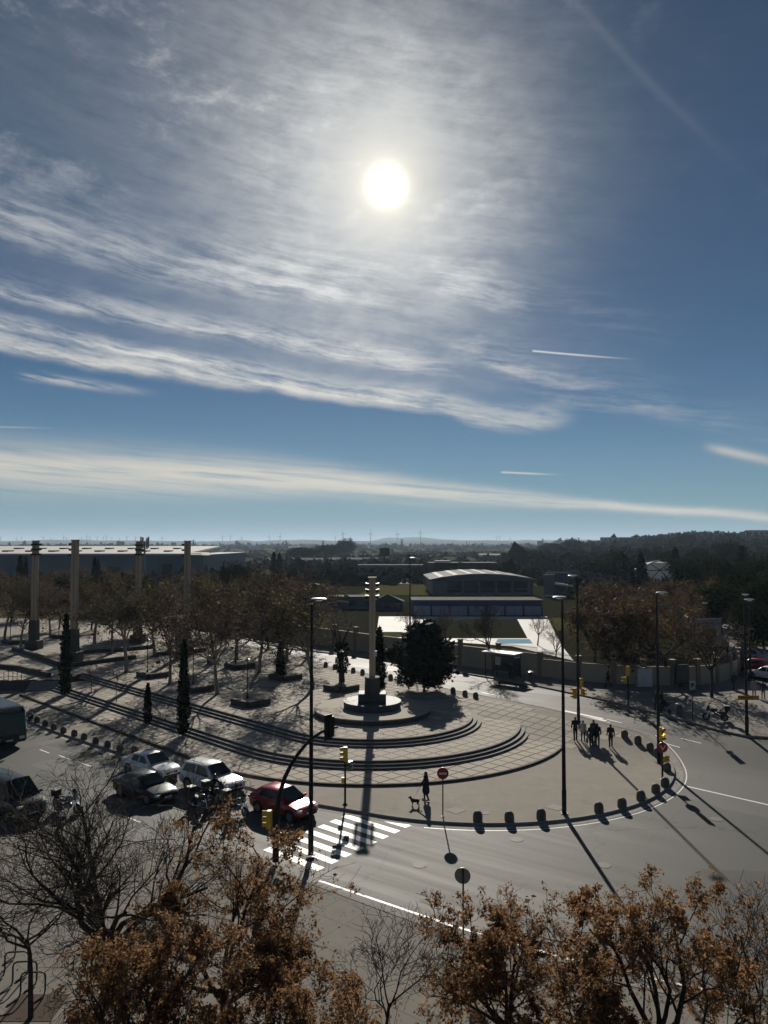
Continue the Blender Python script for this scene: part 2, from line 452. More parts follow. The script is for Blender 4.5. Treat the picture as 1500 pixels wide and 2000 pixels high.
def m_grass(c0, c1):
    def f(t, b, out):
        (x, y, z), g = pos(t)
        n = nd_noise(x * 0.4, y * 0.4, 0.0, 1.0, 6.0, 0.7); n2 = nd_noise(x, y, 0.0, 14.0, 3.0, 0.7)
        setc(t, b, nd_mix((n * 0.7 + n2 * 0.3), c0, c1)); bump(t, b, n2, 0.6, 0.05); b.inputs['Specular IOR Level'].default_value = 0.0; b.inputs['Roughness'].default_value = 1.0
    return f
def m_leaf(c0, c1, trans=0.35, rough=0.75, spec=0.12):
    def f(t, b, out):
        g = t.nodes.new('ShaderNodeNewGeometry'); r = Nd(g.outputs['Random Per Island'])
        oi = t.nodes.new('ShaderNodeObjectInfo'); ro = Nd(oi.outputs['Random'])
        c = nd_mix((r * 0.85 + ro * 0.15), c0, c1)
        setc(t, b, c)
        tr = t.nodes.new('ShaderNodeBsdfTranslucent'); t.links.new(nd_scale(c, 1.5).s, tr.inputs['Color'])
        mx = t.nodes.new('ShaderNodeMixShader'); mx.inputs[0].default_value = trans
        t.links.new(b.outputs[0], mx.inputs[1]); t.links.new(tr.outputs[0], mx.inputs[2]); t.links.new(mx.outputs[0], out.inputs[0])
    return mat('leaf', f, rough, spec)
def m_bark(c0, c1, scale=6.0):
    def f(t, b, out):
        x, y, z = objco(t)
        n = nd_noise(x * 3, y * 3, z * 0.8, scale, 5.0, 0.65)
        setc(t, b, nd_mix(nd_step(n, 0.35, 0.65), c0, c1)); bump(t, b, n, 0.6, 0.02)
    return mat('bark', f, 0.85, 0.2)
def glass(name, c=(0.02, 0.03, 0.035), rough=0.06):
    def f(t, b, out):
        x, y, z = objco(t)
        n = nd_noise(x, y, z, 2.0, 4.0, 0.6)
        setc(t, b, nd_mix(n, c, tuple(v * 1.8 for v in c)))
        t.links.new((n * 0.06 + rough).s, b.inputs['Roughness'])
    return mat(name, f, rough, 0.3)
def emit(name, c, strength):
    def f(t, b, out):
        setc(t, b, c); setc(t, b, c, 'Emission Color'); b.inputs['Emission Strength'].default_value = strength
    return mat(name, f, 0.4, 0.4)
def m_stucco(c0, c1):
    def f(t, b, out):
        (x, y, z), g = pos(t)
        n = nd_noise(x * 0.6, y * 0.6, z * 0.6, 1.0, 5.0, 0.65); st = nd_noise(x * 1.5, y * 1.5, z * 0.25, 1.0, 4.0, 0.6)
        setc(t, b, nd_mix((n * 0.6 + st * 0.4), c0, c1)); bump(t, b, nd_noise(x, y, z, 12.0, 4.0), 0.3, 0.01)
    return f
def car_paint(name, c, metal=0.35, coat=0.8):
    def f(t, b, out):
        x, y, z = objco(t)
        n = nd_noise(x, y, z, 1.6, 5.0, 0.6)
        setc(t, b, nd_mix(n, tuple(v * 0.86 for v in c), tuple(min(1, v * 1.08) for v in c)))
        b.inputs['Metallic'].default_value = metal
        t.links.new((n * 0.14 + 0.22).s, b.inputs['Roughness'])
        b.inputs['Coat Weight'].default_value = coat; b.inputs['Coat Roughness'].default_value = 0.05
    return mat(name, f, 0.3, 0.5)

def m_membrane(t, b, out):
    x, y, z = objco(t); n = nd_noise(x, y, z, 0.8, 4.0, 0.6); c = nd_mix(n, (0.66, 0.67, 0.66), (0.80, 0.80, 0.78)); setc(t, b, c)
    tr = t.nodes.new('ShaderNodeBsdfTranslucent'); t.links.new(c.s, tr.inputs['Color'])
    mx = t.nodes.new('ShaderNodeMixShader'); mx.inputs[0].default_value = 0.45
    t.links.new(b.outputs[0], mx.inputs[1]); t.links.new(tr.outputs[0], mx.inputs[2]); t.links.new(mx.outputs[0], out.inputs[0])
M = {}
M['membrane'] = mat('dome_membrane', m_membrane, 0.6, 0.2)
M['asphalt'] = mat('asphalt', m_asphalt, 0.5, 0.19)
M['walk'] = mat('island_paving', m_walk((0.275, 0.245, 0.205), (0.150, 0.135, 0.112), 0.0), 0.6, 0.15)
M['walk_near'] = mat('near_paving', m_walk((0.20, 0.185, 0.16), (0.13, 0.12, 0.105), 1.6), 0.6, 0.15)
M['walk_far'] = mat('far_paving', m_walk((0.235, 0.215, 0.185), (0.155, 0.14, 0.12), 0.8), 0.6, 0.15)
M['kerb'] = mat('kerb_stone', m_walk((0.27, 0.26, 0.24), (0.18, 0.17, 0.155), 0.0), 0.6, 0.15)
M['gutter'] = mat('gutter_concrete', m_walk((0.32, 0.31, 0.28), (0.20, 0.19, 0.175), 0.0), 0.6, 0.15)
M['joint'] = mat('paving_joint', m_walk((0.110, 0.090, 0.072), (0.075, 0.062, 0.05), 0.0), 0.7, 0.3)
M['tile'] = mat('paving_tile', m_tile, 0.5, 0.15)
M['granite'] = mat('dark_granite', m_walk((0.085, 0.08, 0.075), (0.05, 0.048, 0.046), 0.0), 0.6, 0.15)
M['step'] = mat('step_stone', m_walk((0.30, 0.285, 0.26), (0.17, 0.16, 0.145), 0.0), 0.6, 0.15)
M['polished'] = plain('polished_granite', (0.060, 0.066, 0.075), 0.62, 0.15, 0.0, 0.3, 14.0)
M['paint'] = mat('road_paint', m_paint, 0.55, 0.4)
M['far'] = mat('countryside', m_far, 1.0, 0.0)
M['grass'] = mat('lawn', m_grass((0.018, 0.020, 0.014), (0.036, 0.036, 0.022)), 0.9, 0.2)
M['grass_olive'] = mat('playing_field', m_grass((0.060, 0.062, 0.026), (0.095, 0.092, 0.042)), 0.9, 0.2)  # paler olive grass of the playing field and smaller lawns
M['white_pave'] = mat('pale_paving', m_walk((0.66, 0.64, 0.60), (0.48, 0.46, 0.42), 1.2, 0.75), 0.7, 0.2)
M['soil'] = mat('soil', m_walk((0.08, 0.06, 0.045), (0.045, 0.035, 0.026), 0.0), 0.9, 0.1)
M['concrete'] = plain('column_concrete', (0.47, 0.355, 0.255), 0.75, 0.3, 0.0, 0.18, 0.9, 0.2)
M['stone'] = plain('bollard_stone', (0.10, 0.09, 0.08), 0.7, 0.3, 0.0, 0.3, 6.0, 0.3)
M['black'] = plain('black_paint', (0.011, 0.012, 0.013), 0.5, 0.25, 0.0, 0.2, 4.0)
M['dark'] = plain('dark_metal', (0.035, 0.037, 0.040), 0.5, 0.4, 0.3, 0.2, 4.0)
M['grey'] = plain('grey_metal', (0.22, 0.23, 0.24), 0.42, 0.5, 0.5, 0.15, 3.0)
M['lightgrey'] = plain('light_metal', (0.48, 0.49, 0.50), 0.4, 0.5, 0.3, 0.1, 3.0)
M['white'] = plain('white_paint', (0.74, 0.74, 0.72), 0.4, 0.5, 0.0, 0.06, 2.0)
M['yellow'] = plain('signal_yellow', (0.62, 0.40, 0.025), 0.45, 0.4, 0.0, 0.1, 5.0)
M['red'] = plain('sign_red', (0.42, 0.02, 0.025), 0.4, 0.4, 0.0, 0.08, 5.0)
M['orange'] = plain('sign_orange', (0.62, 0.26, 0.02), 0.45, 0.4, 0.0, 0.1, 3.0)
M['blue'] = plain('fascia_blue', (0.014, 0.048, 0.155), 0.5, 0.4, 0.0, 0.15, 0.6)
M['panel'] = plain('pale_blue_panel', (0.26, 0.31, 0.38), 0.5, 0.4, 0.0, 0.12, 0.8)
M['glass'] = glass('dark_glass')
M['screen'] = glass('windscreen_glass', (0.010, 0.017, 0.017), 0.05)
M['chrome'] = plain('chrome', (0.72, 0.73, 0.74), 0.16, 0.5, 1.0, 0.05, 3.0)
M['rubber'] = plain('tyre_rubber', (0.016, 0.016, 0.016), 0.8, 0.2, 0.0, 0.2, 8.0)
M['lamp_glass'] = plain('lamp_glass', (0.70, 0.72, 0.72), 0.12, 0.6, 0.0, 0.05, 6.0)
M['stucco'] = mat('wall_stucco', m_stucco((0.36, 0.285, 0.21), (0.48, 0.39, 0.295)), 0.85, 0.2)
M['pillar'] = mat('pillar_brick', m_stucco((0.20, 0.15, 0.11), (0.29, 0.22, 0.16)), 0.85, 0.2)
M['slate'] = mat('hall_wall', m_stucco((0.10, 0.13, 0.16), (0.14, 0.17, 0.20)), 0.7, 0.3)
M['roof_white'] = plain('white_roofing', (0.56, 0.55, 0.52), 0.8, 0.1, 0.0, 0.06, 0.08)
M['roof_grey'] = plain('grey_roofing', (0.13, 0.14, 0.15), 0.85, 0.08, 0.0, 0.10, 0.3)
M['dark_roof'] = plain('dark_roofing', (0.05, 0.055, 0.06), 0.9, 0.05, 0.0, 0.2, 0.3)
M['brown'] = mat('brown_cladding', m_stucco((0.055, 0.035, 0.028), (0.085, 0.055, 0.045)), 0.8, 0.3)
M['hallgrey'] = mat('grey_cladding', m_stucco((0.14, 0.155, 0.17), (0.20, 0.21, 0.225)), 0.7, 0.3)
M['water'] = plain('pool_water', (0.25, 0.42, 0.48), 0.08, 0.6, 0.0, 0.1, 0.5)
M['skin'] = plain('skin', (0.42, 0.25, 0.18), 0.6, 0.3, 0.0, 0.1, 9.0)
M['poster'] = plain('poster_dark', (0.03, 0.045, 0.06), 0.2, 0.5, 0.0, 0.4, 3.0)

# ------------------------------------------------------------------ large structure
def grid_sheet(name, x0, x1, y0, y1, step, zf, m):
    nx, ny = int((x1 - x0) / step) + 1, int((y1 - y0) / step) + 1
    xs = np.linspace(x0, x1, nx); ys = np.linspace(y0, y1, ny)
    vs = [(x, y, zf(x, y)) for y in ys for x in xs]
    fs = [(j * nx + i, j * nx + i + 1, (j + 1) * nx + i + 1, (j + 1) * nx + i) for j in range(ny - 1) for i in range(nx - 1)]
    o = MB().add(vs, fs).build(name, m, None, True); tag(o, kind='structure'); return o

def far_height(x, y):
    r = math.hypot(x, y); a = math.degrees(math.atan2(x, y))
    z = G(x, y) - 0.35 if r < 150 else 0.70
    if r < 150: return z
    n1 = mnoise.fractal(Vector((x / 1400, y / 1400, 0.3)), 1.0, 2.0, 4); n2 = mnoise.noise(Vector((x / 260, y / 420, 2.0)))
    out = smoothstep((r - 320) / 900)
    z += out * (n1 * 5.0 + n2 * 1.6 - 2.0)
    side = smoothstep((a - 9) / 14)                                    # wooded rise on the right
    z += side * smoothstep((r - 330) / 1100) * 27.0 * (1 - 0.5 * smoothstep((r - 2200) / 3000))
    ridge = smoothstep((r - 5200) / 4200)                              # far plateau
    z += ridge * (52.0 + 26.0 * mnoise.noise(Vector((a / 4.2, 1.7, r / 9000))) + 12 * mnoise.noise(Vector((a / 1.1, 5.2, 0))))
    mesa = smoothstep((a + 1.6) / 2.0) * smoothstep((5.4 - a) / 3.2)
    z += smoothstep((r - 9000) / 2500) * mesa * 62.0
    z -= max(0.0, (r - 12500) / 17500) * 120.0
    return z

def build_ground():
    rs = [0.0]; r = 8.0
    while r < 30000: rs.append(r); r *= 1.045
    az = sorted(set([-180 + 6 * i for i in range(61)] + [-36 + 0.45 * i for i in range(161)]))
    az = [a for a in az if a < 180]
    na = len(az); vs = [(0, 0, far_height(0, 0))]; fs = []
    for r in rs[1:]:
        for a in az:
            t = math.radians(a); x, y = r * math.sin(t), r * math.cos(t); vs.append((x, y, far_height(x, y)))
    for i in range(na): fs.append((0, 1 + (i + 1) % na, 1 + i))
    for k in range(len(rs) - 2):
        b = 1 + k * na
        for i in range(na):
            j = (i + 1) % na; fs.append((b + i, b + j, b + na + j, b + na + i))
    o = MB().add(vs, fs).build('ground', M['far'], None, True); tag(o, kind='structure')
build_ground()
grid_sheet('road', -95, 95, -6, 126, 1.0, lambda x, y: G(x, y), M['asphalt'])

# plan of the stepped plaza: concentric arcs about the monument, straight flights running off at 45 degrees
CX, CY = -1.0, 65.4
D1 = (-math.sqrt(0.5), math.sqrt(0.5))
ISL_C, ISL_R = (5.9, 57.6), 14.6
def stadium(r, t, n=72, a1=45.0):
    pts = []
    for i in range(n + 1):
        a = math.radians(-135 + (a1 + 135) * i / n); pts.append((CX + r * math.cos(a), CY + r * math.sin(a)))
    e = pts[-1]; s = pts[0]
    return pts + [(e[0] + D1[0] * t, e[1] + D1[1] * t), (s[0] + D1[0] * t, s[1] + D1[1] * t)]
def island_outline():
    pts = []
    left = [(-60.0, 94.0), (-45.0, 80.0), (-34.5, 70.9), (-26.8, 63.6), (-19.3, 57.2), (-11.2, 51.3), (-4.9, 46.6)]
    pts += left
    for i in range(33):
        a = math.radians(242 + (372 - 242) * i / 32); pts.append((ISL_C[0] + ISL_R * math.cos(a), ISL_C[1] + ISL_R * math.sin(a)))
    pts += [(17.3, 64.0), (14.0, 68.2), (8.6, 74.2), (3.0, 80.4), (-1.7, 85.6), (-6.4, 90.5), (-17.7, 107.3), (-40.0, 142.0), (-80.0, 150.0), (-88.0, 120.0)]
    return pts
ISLAND = island_outline()
def inset(poly, d):
    n = len(poly); out = []
    for i in range(n):
        p0, p1, p2 = (Vector(poly[(i + k) % n]) for k in (-1, 0, 1))
        a, b = (p1 - p0).normalized(), (p2 - p1).normalized()
        nrm = Vector((-(a.y + b.y), a.x + b.x)); l = nrm.length
        nrm = nrm / l if l > 1e-6 else Vector((-a.y, a.x))
        k = max(0.5, nrm.dot(Vector((-a.y, a.x))))
        out.append(tuple(p1 + nrm * d / k))
    return out
def draped(name, poly, h, m, step=1.2, kind='structure', parent=None, skirt=0.0, hf=None):
    """a polygon laid over the sloping ground, cut to a fine grid so that it follows it"""
    hf = hf or (lambda x, y: G(x, y) + h)
    bm = bmesh.new()
    vs = [bm.verts.new((x, y, 0)) for x, y in poly]
    f = bm.faces.new(vs)
    if f.normal.z < 0: f.normal_flip()
    xs = [p[0] for p in poly]; ys = [p[1] for p in poly]
    for axis, lo, hi in ((0, min(xs), max(xs)), (1, min(ys), max(ys))):
        k = lo + step
        while k < hi:
            co = [0, 0, 0]; no = [0, 0, 0]; co[axis] = k; no[axis] = 1
            bmesh.ops.bisect_plane(bm, geom=list(bm.verts) + list(bm.edges) + list(bm.faces), plane_co=co, plane_no=no, dist=1e-5)
            k += step
    bm.normal_update()
    if skirt:
        r = bmesh.ops.extrude_edge_only(bm, edges=[e for e in bm.edges if e.is_boundary])
        low = set(v for v in r['geom'] if isinstance(v, bmesh.types.BMVert))
    else: low = set()
    for v in bm.verts: v.co.z = hf(v.co.x, v.co.y) - (skirt if v in low else 0.0)
    bmesh.ops.triangulate(bm, faces=[q for q in bm.faces if len(q.verts) > 4])
    bmesh.ops.recalc_face_normals(bm, faces=list(bm.faces))
    me = bpy.data.meshes.new(name); bm.to_mesh(me); bm.free()
    o = mesh_obj(name, me, m, parent)
    if kind: tag(o, kind=kind)
    return o
def ribbon(mb, pts, w0, w1, h):
    """flat band along pts between side offsets w0 and w1, h above the street"""
    n = len(pts); L, R = [], []
    for i in range(n):
        a = Vector(pts[max(0, i - 1)]); b = Vector(pts[min(n - 1, i + 1)]); d = (b - a).normalized(); nn = Vector((-d.y, d.x)); p = Vector(pts[i])
        L.append(p + nn * w0); R.append(p + nn * w1)
    vs = [(q.x, q.y, G(q.x, q.y) + h) for q in L] + [(q.x, q.y, G(q.x, q.y) + h) for q in R]
    mb.add(vs, [(n + i, n + i + 1, i + 1, i) if w1 < w0 else (i, i + 1, n + i + 1, n + i) for i in range(n - 1)])
def resample(pts, step):
    out = [Vector(pts[0])]
    for a, b in zip(pts[:-1], pts[1:]):
        a, b = Vector(a), Vector(b); n = max(1, int((b - a).length / step))
        for k in range(1, n + 1): out.append(a + (b - a) * k / n)
    return [tuple(q) for q in out]

draped('plaza_pavement', ISLAND, 0.13, M['walk'], 1.5, 'structure', None, 0.3)
KERB_LINE = resample(ISLAND[2:-3], 0.9)
def build_kerb(name, line, side, top=0.145, width=0.22):
    """row of kerb stones along a line; stones are parts"""
    root = thing(name, None, None); root['kind'] = 'structure'
    total = 0
    pts = [Vector(p) for p in line]
    for i in range(len(pts) - 1):
        a, b = pts[i], pts[i + 1]; d = (b - a)
        if d.length < 0.05: continue
        d.normalize(); nn = Vector((-d.y, d.x)) * side
        a2, b2 = a + d * 0.008, b - d * 0.008
        q = [a2 - nn * 0.012, b2 - nn * 0.012, b2 + nn * width, a2 + nn * width]
        if side < 0: q = q[::-1]
        m = MB().prism([tuple(v) for v in q], lambda x, y: G(x, y) - 0.2, lambda x, y: G(x, y) + top)
        m.build('kerb_stone', M['kerb'], root); total += 1
    return root
build_kerb('plaza_kerb', KERB_LINE, 1)
gm = MB(); ribbon(gm, KERB_LINE, -0.0, -0.55, 0.006); tag(gm.build('gutter_strip', M['gutter']), kind='structure')

# tiers of the plaza
LEVELS = [(16.0, 0.28, 35.0), (13.0, 0.43, 35.0), (12.65, 0.58, 35.0), (12.3, 0.73, 35.0), (9.1, 0.88, 80.0), (8.75, 1.03, 80.0), (8.4, 1.19, 80.0)]
plaza = thing('plaza_steps', None, None); plaza['kind'] = 'structure'
prev = -0.3
for k, (r, z, t) in enumerate(LEVELS):
    poly = stadium(r, t)
    lip = k > 0
    MB().prism(poly, -0.3, z - 0.05).build('step_riser' if lip else 'plinth', M['granite'], plaza)
    outer = stadium(r + 0.025, t)
    MB().prism(outer, z - 0.05, z).build('step_nosing', M['step'] if lip else M['joint'], plaza)
# left end: flight of stairs down to the pavement, retaining wall and upper terrace
UP = [(-34.0, 82.0), (-52.0, 80.5), (-84.0, 92.0), (-84.0, 148.0), (-42.0, 140.0), (-28.0, 118.0)]
MB().prism(UP[::-1] if False else UP, -0.3, 1.17).build('terrace', M['joint'], plaza)

def stair_flight(a, b, n, rise, run):
    a, b = Vector(a), Vector(b); d = (b - a).normalized(); nn = Vector((d.y, -d.x))
    for i in range(n):
        q = [a - nn * 0.3, a + nn * run * (n - i), b + nn * run * (n - i), b - nn * 0.3]
        MB().prism([tuple(v) for v in q], -0.3, 0.28 + rise * (i + 1)).build('stair_step', M['step'], plaza)
stair_flight((-37.2, 81.9), (-34.2, 82.1), 5, 0.15, 0.32)

def build_tiles():
    """square slabs laid on the diagonal with dark joints between them; the 300 that show largest are parts, the rest one mesh"""
    pitch, gap = 1.06, 0.12
    cells = []
    s2 = math.sqrt(0.5)
    polys = {'t1': stadium(15.92, 35.0), 't2': stadium(12.22, 35.0), 't3': stadium(8.32, 60.0)}
    h = {'t1': 0.28, 't2': 0.73, 't3': 1.19}
    isl = inset(ISLAND, 0.9)
    half = (pitch - gap) / 2
    rnd = random.Random(5)
    rng = range(-75, 76)
    out = []
    for i in rng:
        for j in rng:
            u, v = (i + 0.5) * pitch, (j + 0.5) * pitch
            cx, cy = CX + (u - v) * s2, CY + (u + v) * s2
            if cy < 46 or cy > 128 or cx < -62 or cx > 22: continue
            px = 750 + F_PX * cx / cy
            if px < -60 or px > 1560: continue
            sq = [(cx + (a - b) * s2, cy + (a + b) * s2) for a, b in ((-half, -half), (half, -half), (half, half), (-half, half))]
            ind = {k: [in_poly(x, y, p) for x, y in sq] for k, p in polys.items()}
            gnd = G(cx, cy) + 0.13
            up = in_poly(cx, cy, UP)
            done = False
            for k, nxt in (('t1', 't2'), ('t2', 't3'), ('t3', None)):
                if not any(ind[k]): continue
                if nxt and all(ind[nxt]): continue
                q = sq if all(ind[k]) else clip_convex(sq, polys[k])
                if len(q) < 3: continue
                if gnd - 0.01 > h[k]:
                    continue
                out.append((q, h[k], False)); done = True
            if up and not any(ind['t3']):
                out.append((sq, 1.17, False)); continue
            if (any(ind['t1']) or (cx + cy > 71 and cy > 60)) and not (any(ind['t3']) and gnd < 1.17) and all(in_poly(x, y, isl) for x, y in sq):
                lv = max([h[k] for k in polys if any(ind[k])] + [0.0])
                if gnd > lv - 0.1 and not all(ind['t3']) or (lv == 0.0):
                    out.append((sq, None, True))
    out.sort(key=lambda e: math.hypot(e[0][0][0], e[0][0][1]))
    vs_rest = MB()
    made = 0
    for q, z, follow in out:
        th = 0.012
        jit = rnd.uniform(-0.003, 0.003)
        if follow: zf = lambda x, y: G(x, y) + 0.13 + th + jit
        else: zf = lambda x, y, z=z: z + th + jit
        zb = (lambda x, y: zf(x, y) - 0.02)
        if made < 300:
            MB().prism(q, zb, zf).build('paving_tile', M['tile'], plaza); made += 1
        else: vs_rest.prism(q, zb, zf)
    o = vs_rest.build('paving_tiles', M['tile'], plaza); o['kind'] = 'stuff'
build_tiles()

# pavements on the far and the near side of the streets
FAR_KERB = [(-46.0, 150.0), (-26.0, 124.0), (-13.2, 106.0), (-0.6, 97.2), (8.6, 86.2), (15.1, 79.0), (20.3, 71.3), (24.2, 63.6), (25.8, 60.6), (27.4, 58.9), (30.0, 58.0), (34.0, 57.6), (60.0, 56.0), (92.0, 53.0)]
draped('far_pavement', FAR_KERB[::-1] + [(-46.0, 160.0), (92.0, 160.0)][0:0] + [(-40.0, 156.0), (92.0, 156.0)], 0.13, M['walk_far'], 3.0, 'structure', None, 0.3)
build_kerb('far_kerb', resample(FAR_KERB, 1.2), 1)
NEAR_KERB = [(-70.0, 70.0), (-40.0, 51.5), (-27.0, 43.6), (-21.0, 41.4), (-14.0, 40.9), (-10.0, 40.0), (-6.8, 38.4), (-3.2, 35.6), (2.2, 31.4), (8.0, 27.9), (14.0, 25.2), (22.0, 22.4), (40.0, 18.0), (80.0, 10.0)]
draped('near_pavement', NEAR_KERB + [(80.0, -5.0), (-90.0, -5.0)], 0.13, M['walk_near'], 6.0, 'structure', None, 0.3)
build_kerb('near_kerb', resample(NEAR_KERB[1:-1], 1.0), -1)

# painted markings
mk = MB()
for i in range(8):                                                       # zebra crossing, near street
    c = Vector((-0.15, 44.1)) + Vector((-0.62, -0.79)) * (i * 1.0)
    d = Vector((0.765, -0.644)); nn = Vector((-d.y, d.x))
    q = [c - d * 1.95 - nn * 0.25, c + d * 1.95 - nn * 0.25, c + d * 1.95 + nn * 0.25, c - d * 1.95 + nn * 0.25]
    mk.prism([(v.x, v.y) for v in q], lambda x, y: G(x, y) + 0.001, lambda x, y: G(x, y) + 0.005)
tag(mk.build('zebra_crossing', M['paint']), kind='structure')
mk = MB()
arc = [(ISL_C[0] + (ISL_R + 0.75) * math.cos(math.radians(a)), ISL_C[1] + (ISL_R + 0.75) * math.sin(math.radians(a))) for a in range(256, 372, 3)]
ribbon(mk, arc, 0.035, -0.04, 0.005)
near_line = [(-3.0, 36.1), (2.7, 31.95), (6.7, 29.5), (12.0, 27.0)]
ribbon(mk, resample(near_line, 1.0), 0.07, -0.08, 0.005)
rl = [PG(1342, 1536)[:2], PG(1500, 1572)[:2]]; e = Vector(rl[1]) + (Vector(rl[1]) - Vector(rl[0])) * 1.5
ribbon(mk, resample([rl[0], tuple(e)], 1.0), 0.09, -0.09, 0.005)
def dash(p, q, w=0.06):
    a, b = PG(*p)[:2], PG(*q)[:2]; ribbon(mk, resample([a, b], 1.0), w, -w, 0.005)
for p, q in (((78, 1464), (96, 1471)), ((115, 1475), (140, 1485)), ((153, 1488), (178, 1497)), ((1300, 1452), (1328, 1460)), ((1330, 1442), (1370, 1452)), ((1185, 1405), (1215, 1412)),
             ((1250, 1432), (1268, 1437)), ((940, 1352), (985, 1362)), ((300, 1530), (335, 1543)), ((230, 1590), (275, 1606)), ((95, 1434), (60, 1420)), ((118, 1440), (106, 1435)), ((150, 1452), (138, 1447)), ((180, 1462), (168, 1457)), ((205, 1472), (192, 1467))):
    dash(p, q)
for i in range(6):                                                       # far crossing, seen edge on
    a = PG(1100 + i * 4, 1388 + i * 5.4)[:2]; b = PG(1178 + i * 6, 1404 + i * 4.0)[:2]
    ribbon(mk, resample([a, b], 1.0), 0.17, -0.17, 0.005)
tag(mk.build('road_lines', M['paint']), kind='structure')

# ------------------------------------------------------------------ trees
def np_mesh(name, verts, quads, smooth=False):
    me = bpy.data.meshes.new(name)
    verts = np.ascontiguousarray(verts, dtype=np.float32); quads = np.ascontiguousarray(quads, dtype=np.int32)
    n, m = len(verts), len(quads)
    me.vertices.add(n); me.vertices.foreach_set('co', verts.ravel())
    me.loops.add(m * 4); me.loops.foreach_set('vertex_index', quads.ravel())
    me.polygons.add(m); me.polygons.foreach_set('loop_start', np.arange(0, m * 4, 4, dtype=np.int32))
    me.polygons.foreach_set('use_smooth', np.full(m, smooth, dtype=bool))
    me.update(calc_edges=True); me.validate()
    return me
def tubes_np(branches, sides):
    """branches: list of (pts (n,3), radii (n)) -> verts, quads of open tubes"""
    groups = {}
    for p, r in branches: groups.setdefault(len(p), []).append((p, r))
    V, Q, off = [], [], 0
    ang = np.arange(sides) * 2 * np.pi / sides; ca, sa = np.cos(ang), np.sin(ang)
    for n, lst in groups.items():
        Pn = np.array([p for p, r in lst]); R = np.array([r for p, r in lst]); B = len(lst)
        T = np.empty_like(Pn); T[:, 1:-1] = Pn[:, 2:] - Pn[:, :-2]; T[:, 0] = Pn[:, 1] - Pn[:, 0]; T[:, -1] = Pn[:, -1] - Pn[:, -2]
        T /= np.linalg.norm(T, axis=2, keepdims=True) + 1e-9
        mean = T.mean(axis=1); ref = np.where(np.abs(mean[:, 2:3]) > 0.8, np.array([[1.0, 0, 0]]), np.array([[0, 0, 1.0]]))[:, None, :]
        A = np.cross(T, np.broadcast_to(ref, T.shape)); A /= np.linalg.norm(A, axis=2, keepdims=True) + 1e-9
        Bv = np.cross(A, T)
        ring = Pn[:, :, None, :] + R[:, :, None, None] * (A[:, :, None, :] * ca[None, None, :, None] + Bv[:, :, None, :] * sa[None, None, :, None])
        V.append(ring.reshape(-1, 3))
        b, k, i = np.meshgrid(np.arange(B), np.arange(n - 1), np.arange(sides), indexing='ij'); j = (i + 1) % sides
        base = off + b * n * sides + k * sides
        Q.append(np.stack([base + i, base + j, base + sides + j, base + sides + i], axis=-1).reshape(-1, 4))
        off += B * n * sides
    return np.concatenate(V), np.concatenate(Q)
def leaves_np(pts, size, rng, droop=0.0, aspect=0.55, bend=True):
    n = len(pts)
    d = rng.normal(size=(n, 3)); d[:, 2] = d[:, 2] * 0.7 - droop; d /= np.linalg.norm(d, axis=1, keepdims=True)
    e = rng.normal(size=(n, 3)); e -= (e * d).sum(1, keepdims=True) * d; e /= np.linalg.norm(e, axis=1, keepdims=True)
    s = size * np.exp(rng.normal(size=(n, 1)) * 0.38)
    a = pts; b = pts + d * s * 0.5 + e * s * aspect * 0.5; c = pts + d * s; f = pts + d * s * 0.5 - e * s * aspect * 0.5
    v = np.stack([a, b, c, f], axis=1).reshape(-1, 3)
    return v, np.arange(4 * n).reshape(n, 4)
def grow(seed, H, trunk_h, trunk_r, counts, spread=0.75, up=0.10, ratio=0.62, limb=None, min_r=0.006, wig=0.16, lean=(0, 0), fork=True, crook=1.0):
    """recursive limbs; returns branches per level and twig points"""
    rng = np.random.default_rng(seed)
    lev = [[] for _ in range(len(counts) + 1)]; tips = []
    def unit(v): return v / (np.linalg.norm(v) + 1e-9)
    def rec(p, d, L, r, k):
        n = (6, 5, 5, 4, 3, 3)[k]
        pts = [p]; dd = d
        for _ in range(n - 1):
            dd = unit(dd + rng.normal(size=3) * wig * (crook if k else 0.35) + np.array([0, 0, up * (1.0 if k else 0.3)])); pts.append(pts[-1] + dd * L / (n - 1))
        pts = np.array(pts); r1 = max(min_r * 0.7, r * (0.62 if k == 0 else 0.38)); rad = np.linspace(r, r1, n)
        lev[k].append((pts, rad))
        if k >= len(counts):
            tips.append(pts[1:]); return
        if k == len(counts) - 1: tips.append(pts[2:])
        m = counts[k]
        m = max(2, int(round(m * rng.uniform(0.8, 1.2)))) if k else m
        a0 = rng.uniform(0, 2 * np.pi)
        for i in range(m):
            if k == 0: t = rng.uniform(0.80, 1.0) if i else 1.0
            else: t = 0.25 + 0.75 * (i + rng.uniform(0, 1)) / m
            x = t * (n - 1); j = min(n - 2, int(x)); q = pts[j] + (pts[j + 1] - pts[j]) * (x - j)
            ax = unit(pts[j + 1] - pts[j])
            phi = a0 + i * 2.399 + rng.normal() * 0.25
            s1 = unit(np.cross(ax, np.array([0.31, 0.83, 0.2]))); s2 = np.cross(ax, s1)
            if k == 0: th = rng.uniform(0.35, 1.0) * spread * 1.25
            else: th = rng.uniform(0.45, 1.05) * (0.75 + 0.25 * spread)
            nd = unit(ax * math.cos(th) + (s1 * math.cos(phi) + s2 * math.sin(phi)) * math.sin(th))
            LL = (limb if k == 0 else L * ratio) * rng.uniform(0.75, 1.2) * (1.0 if k == 0 else (1.15 - 0.45 * t))
            rr = max(min_r, rad[j] * (0.62 if k == 0 else 0.55) * rng.uniform(0.8, 1.1))
            rec(q, nd, LL, rr, k + 1)
    rec(np.array([0.0, 0.0, -0.15]), unit(np.array([lean[0], lean[1], 1.0])), trunk_h + 0.15, trunk_r, 0)
    return lev, np.concatenate(tips)
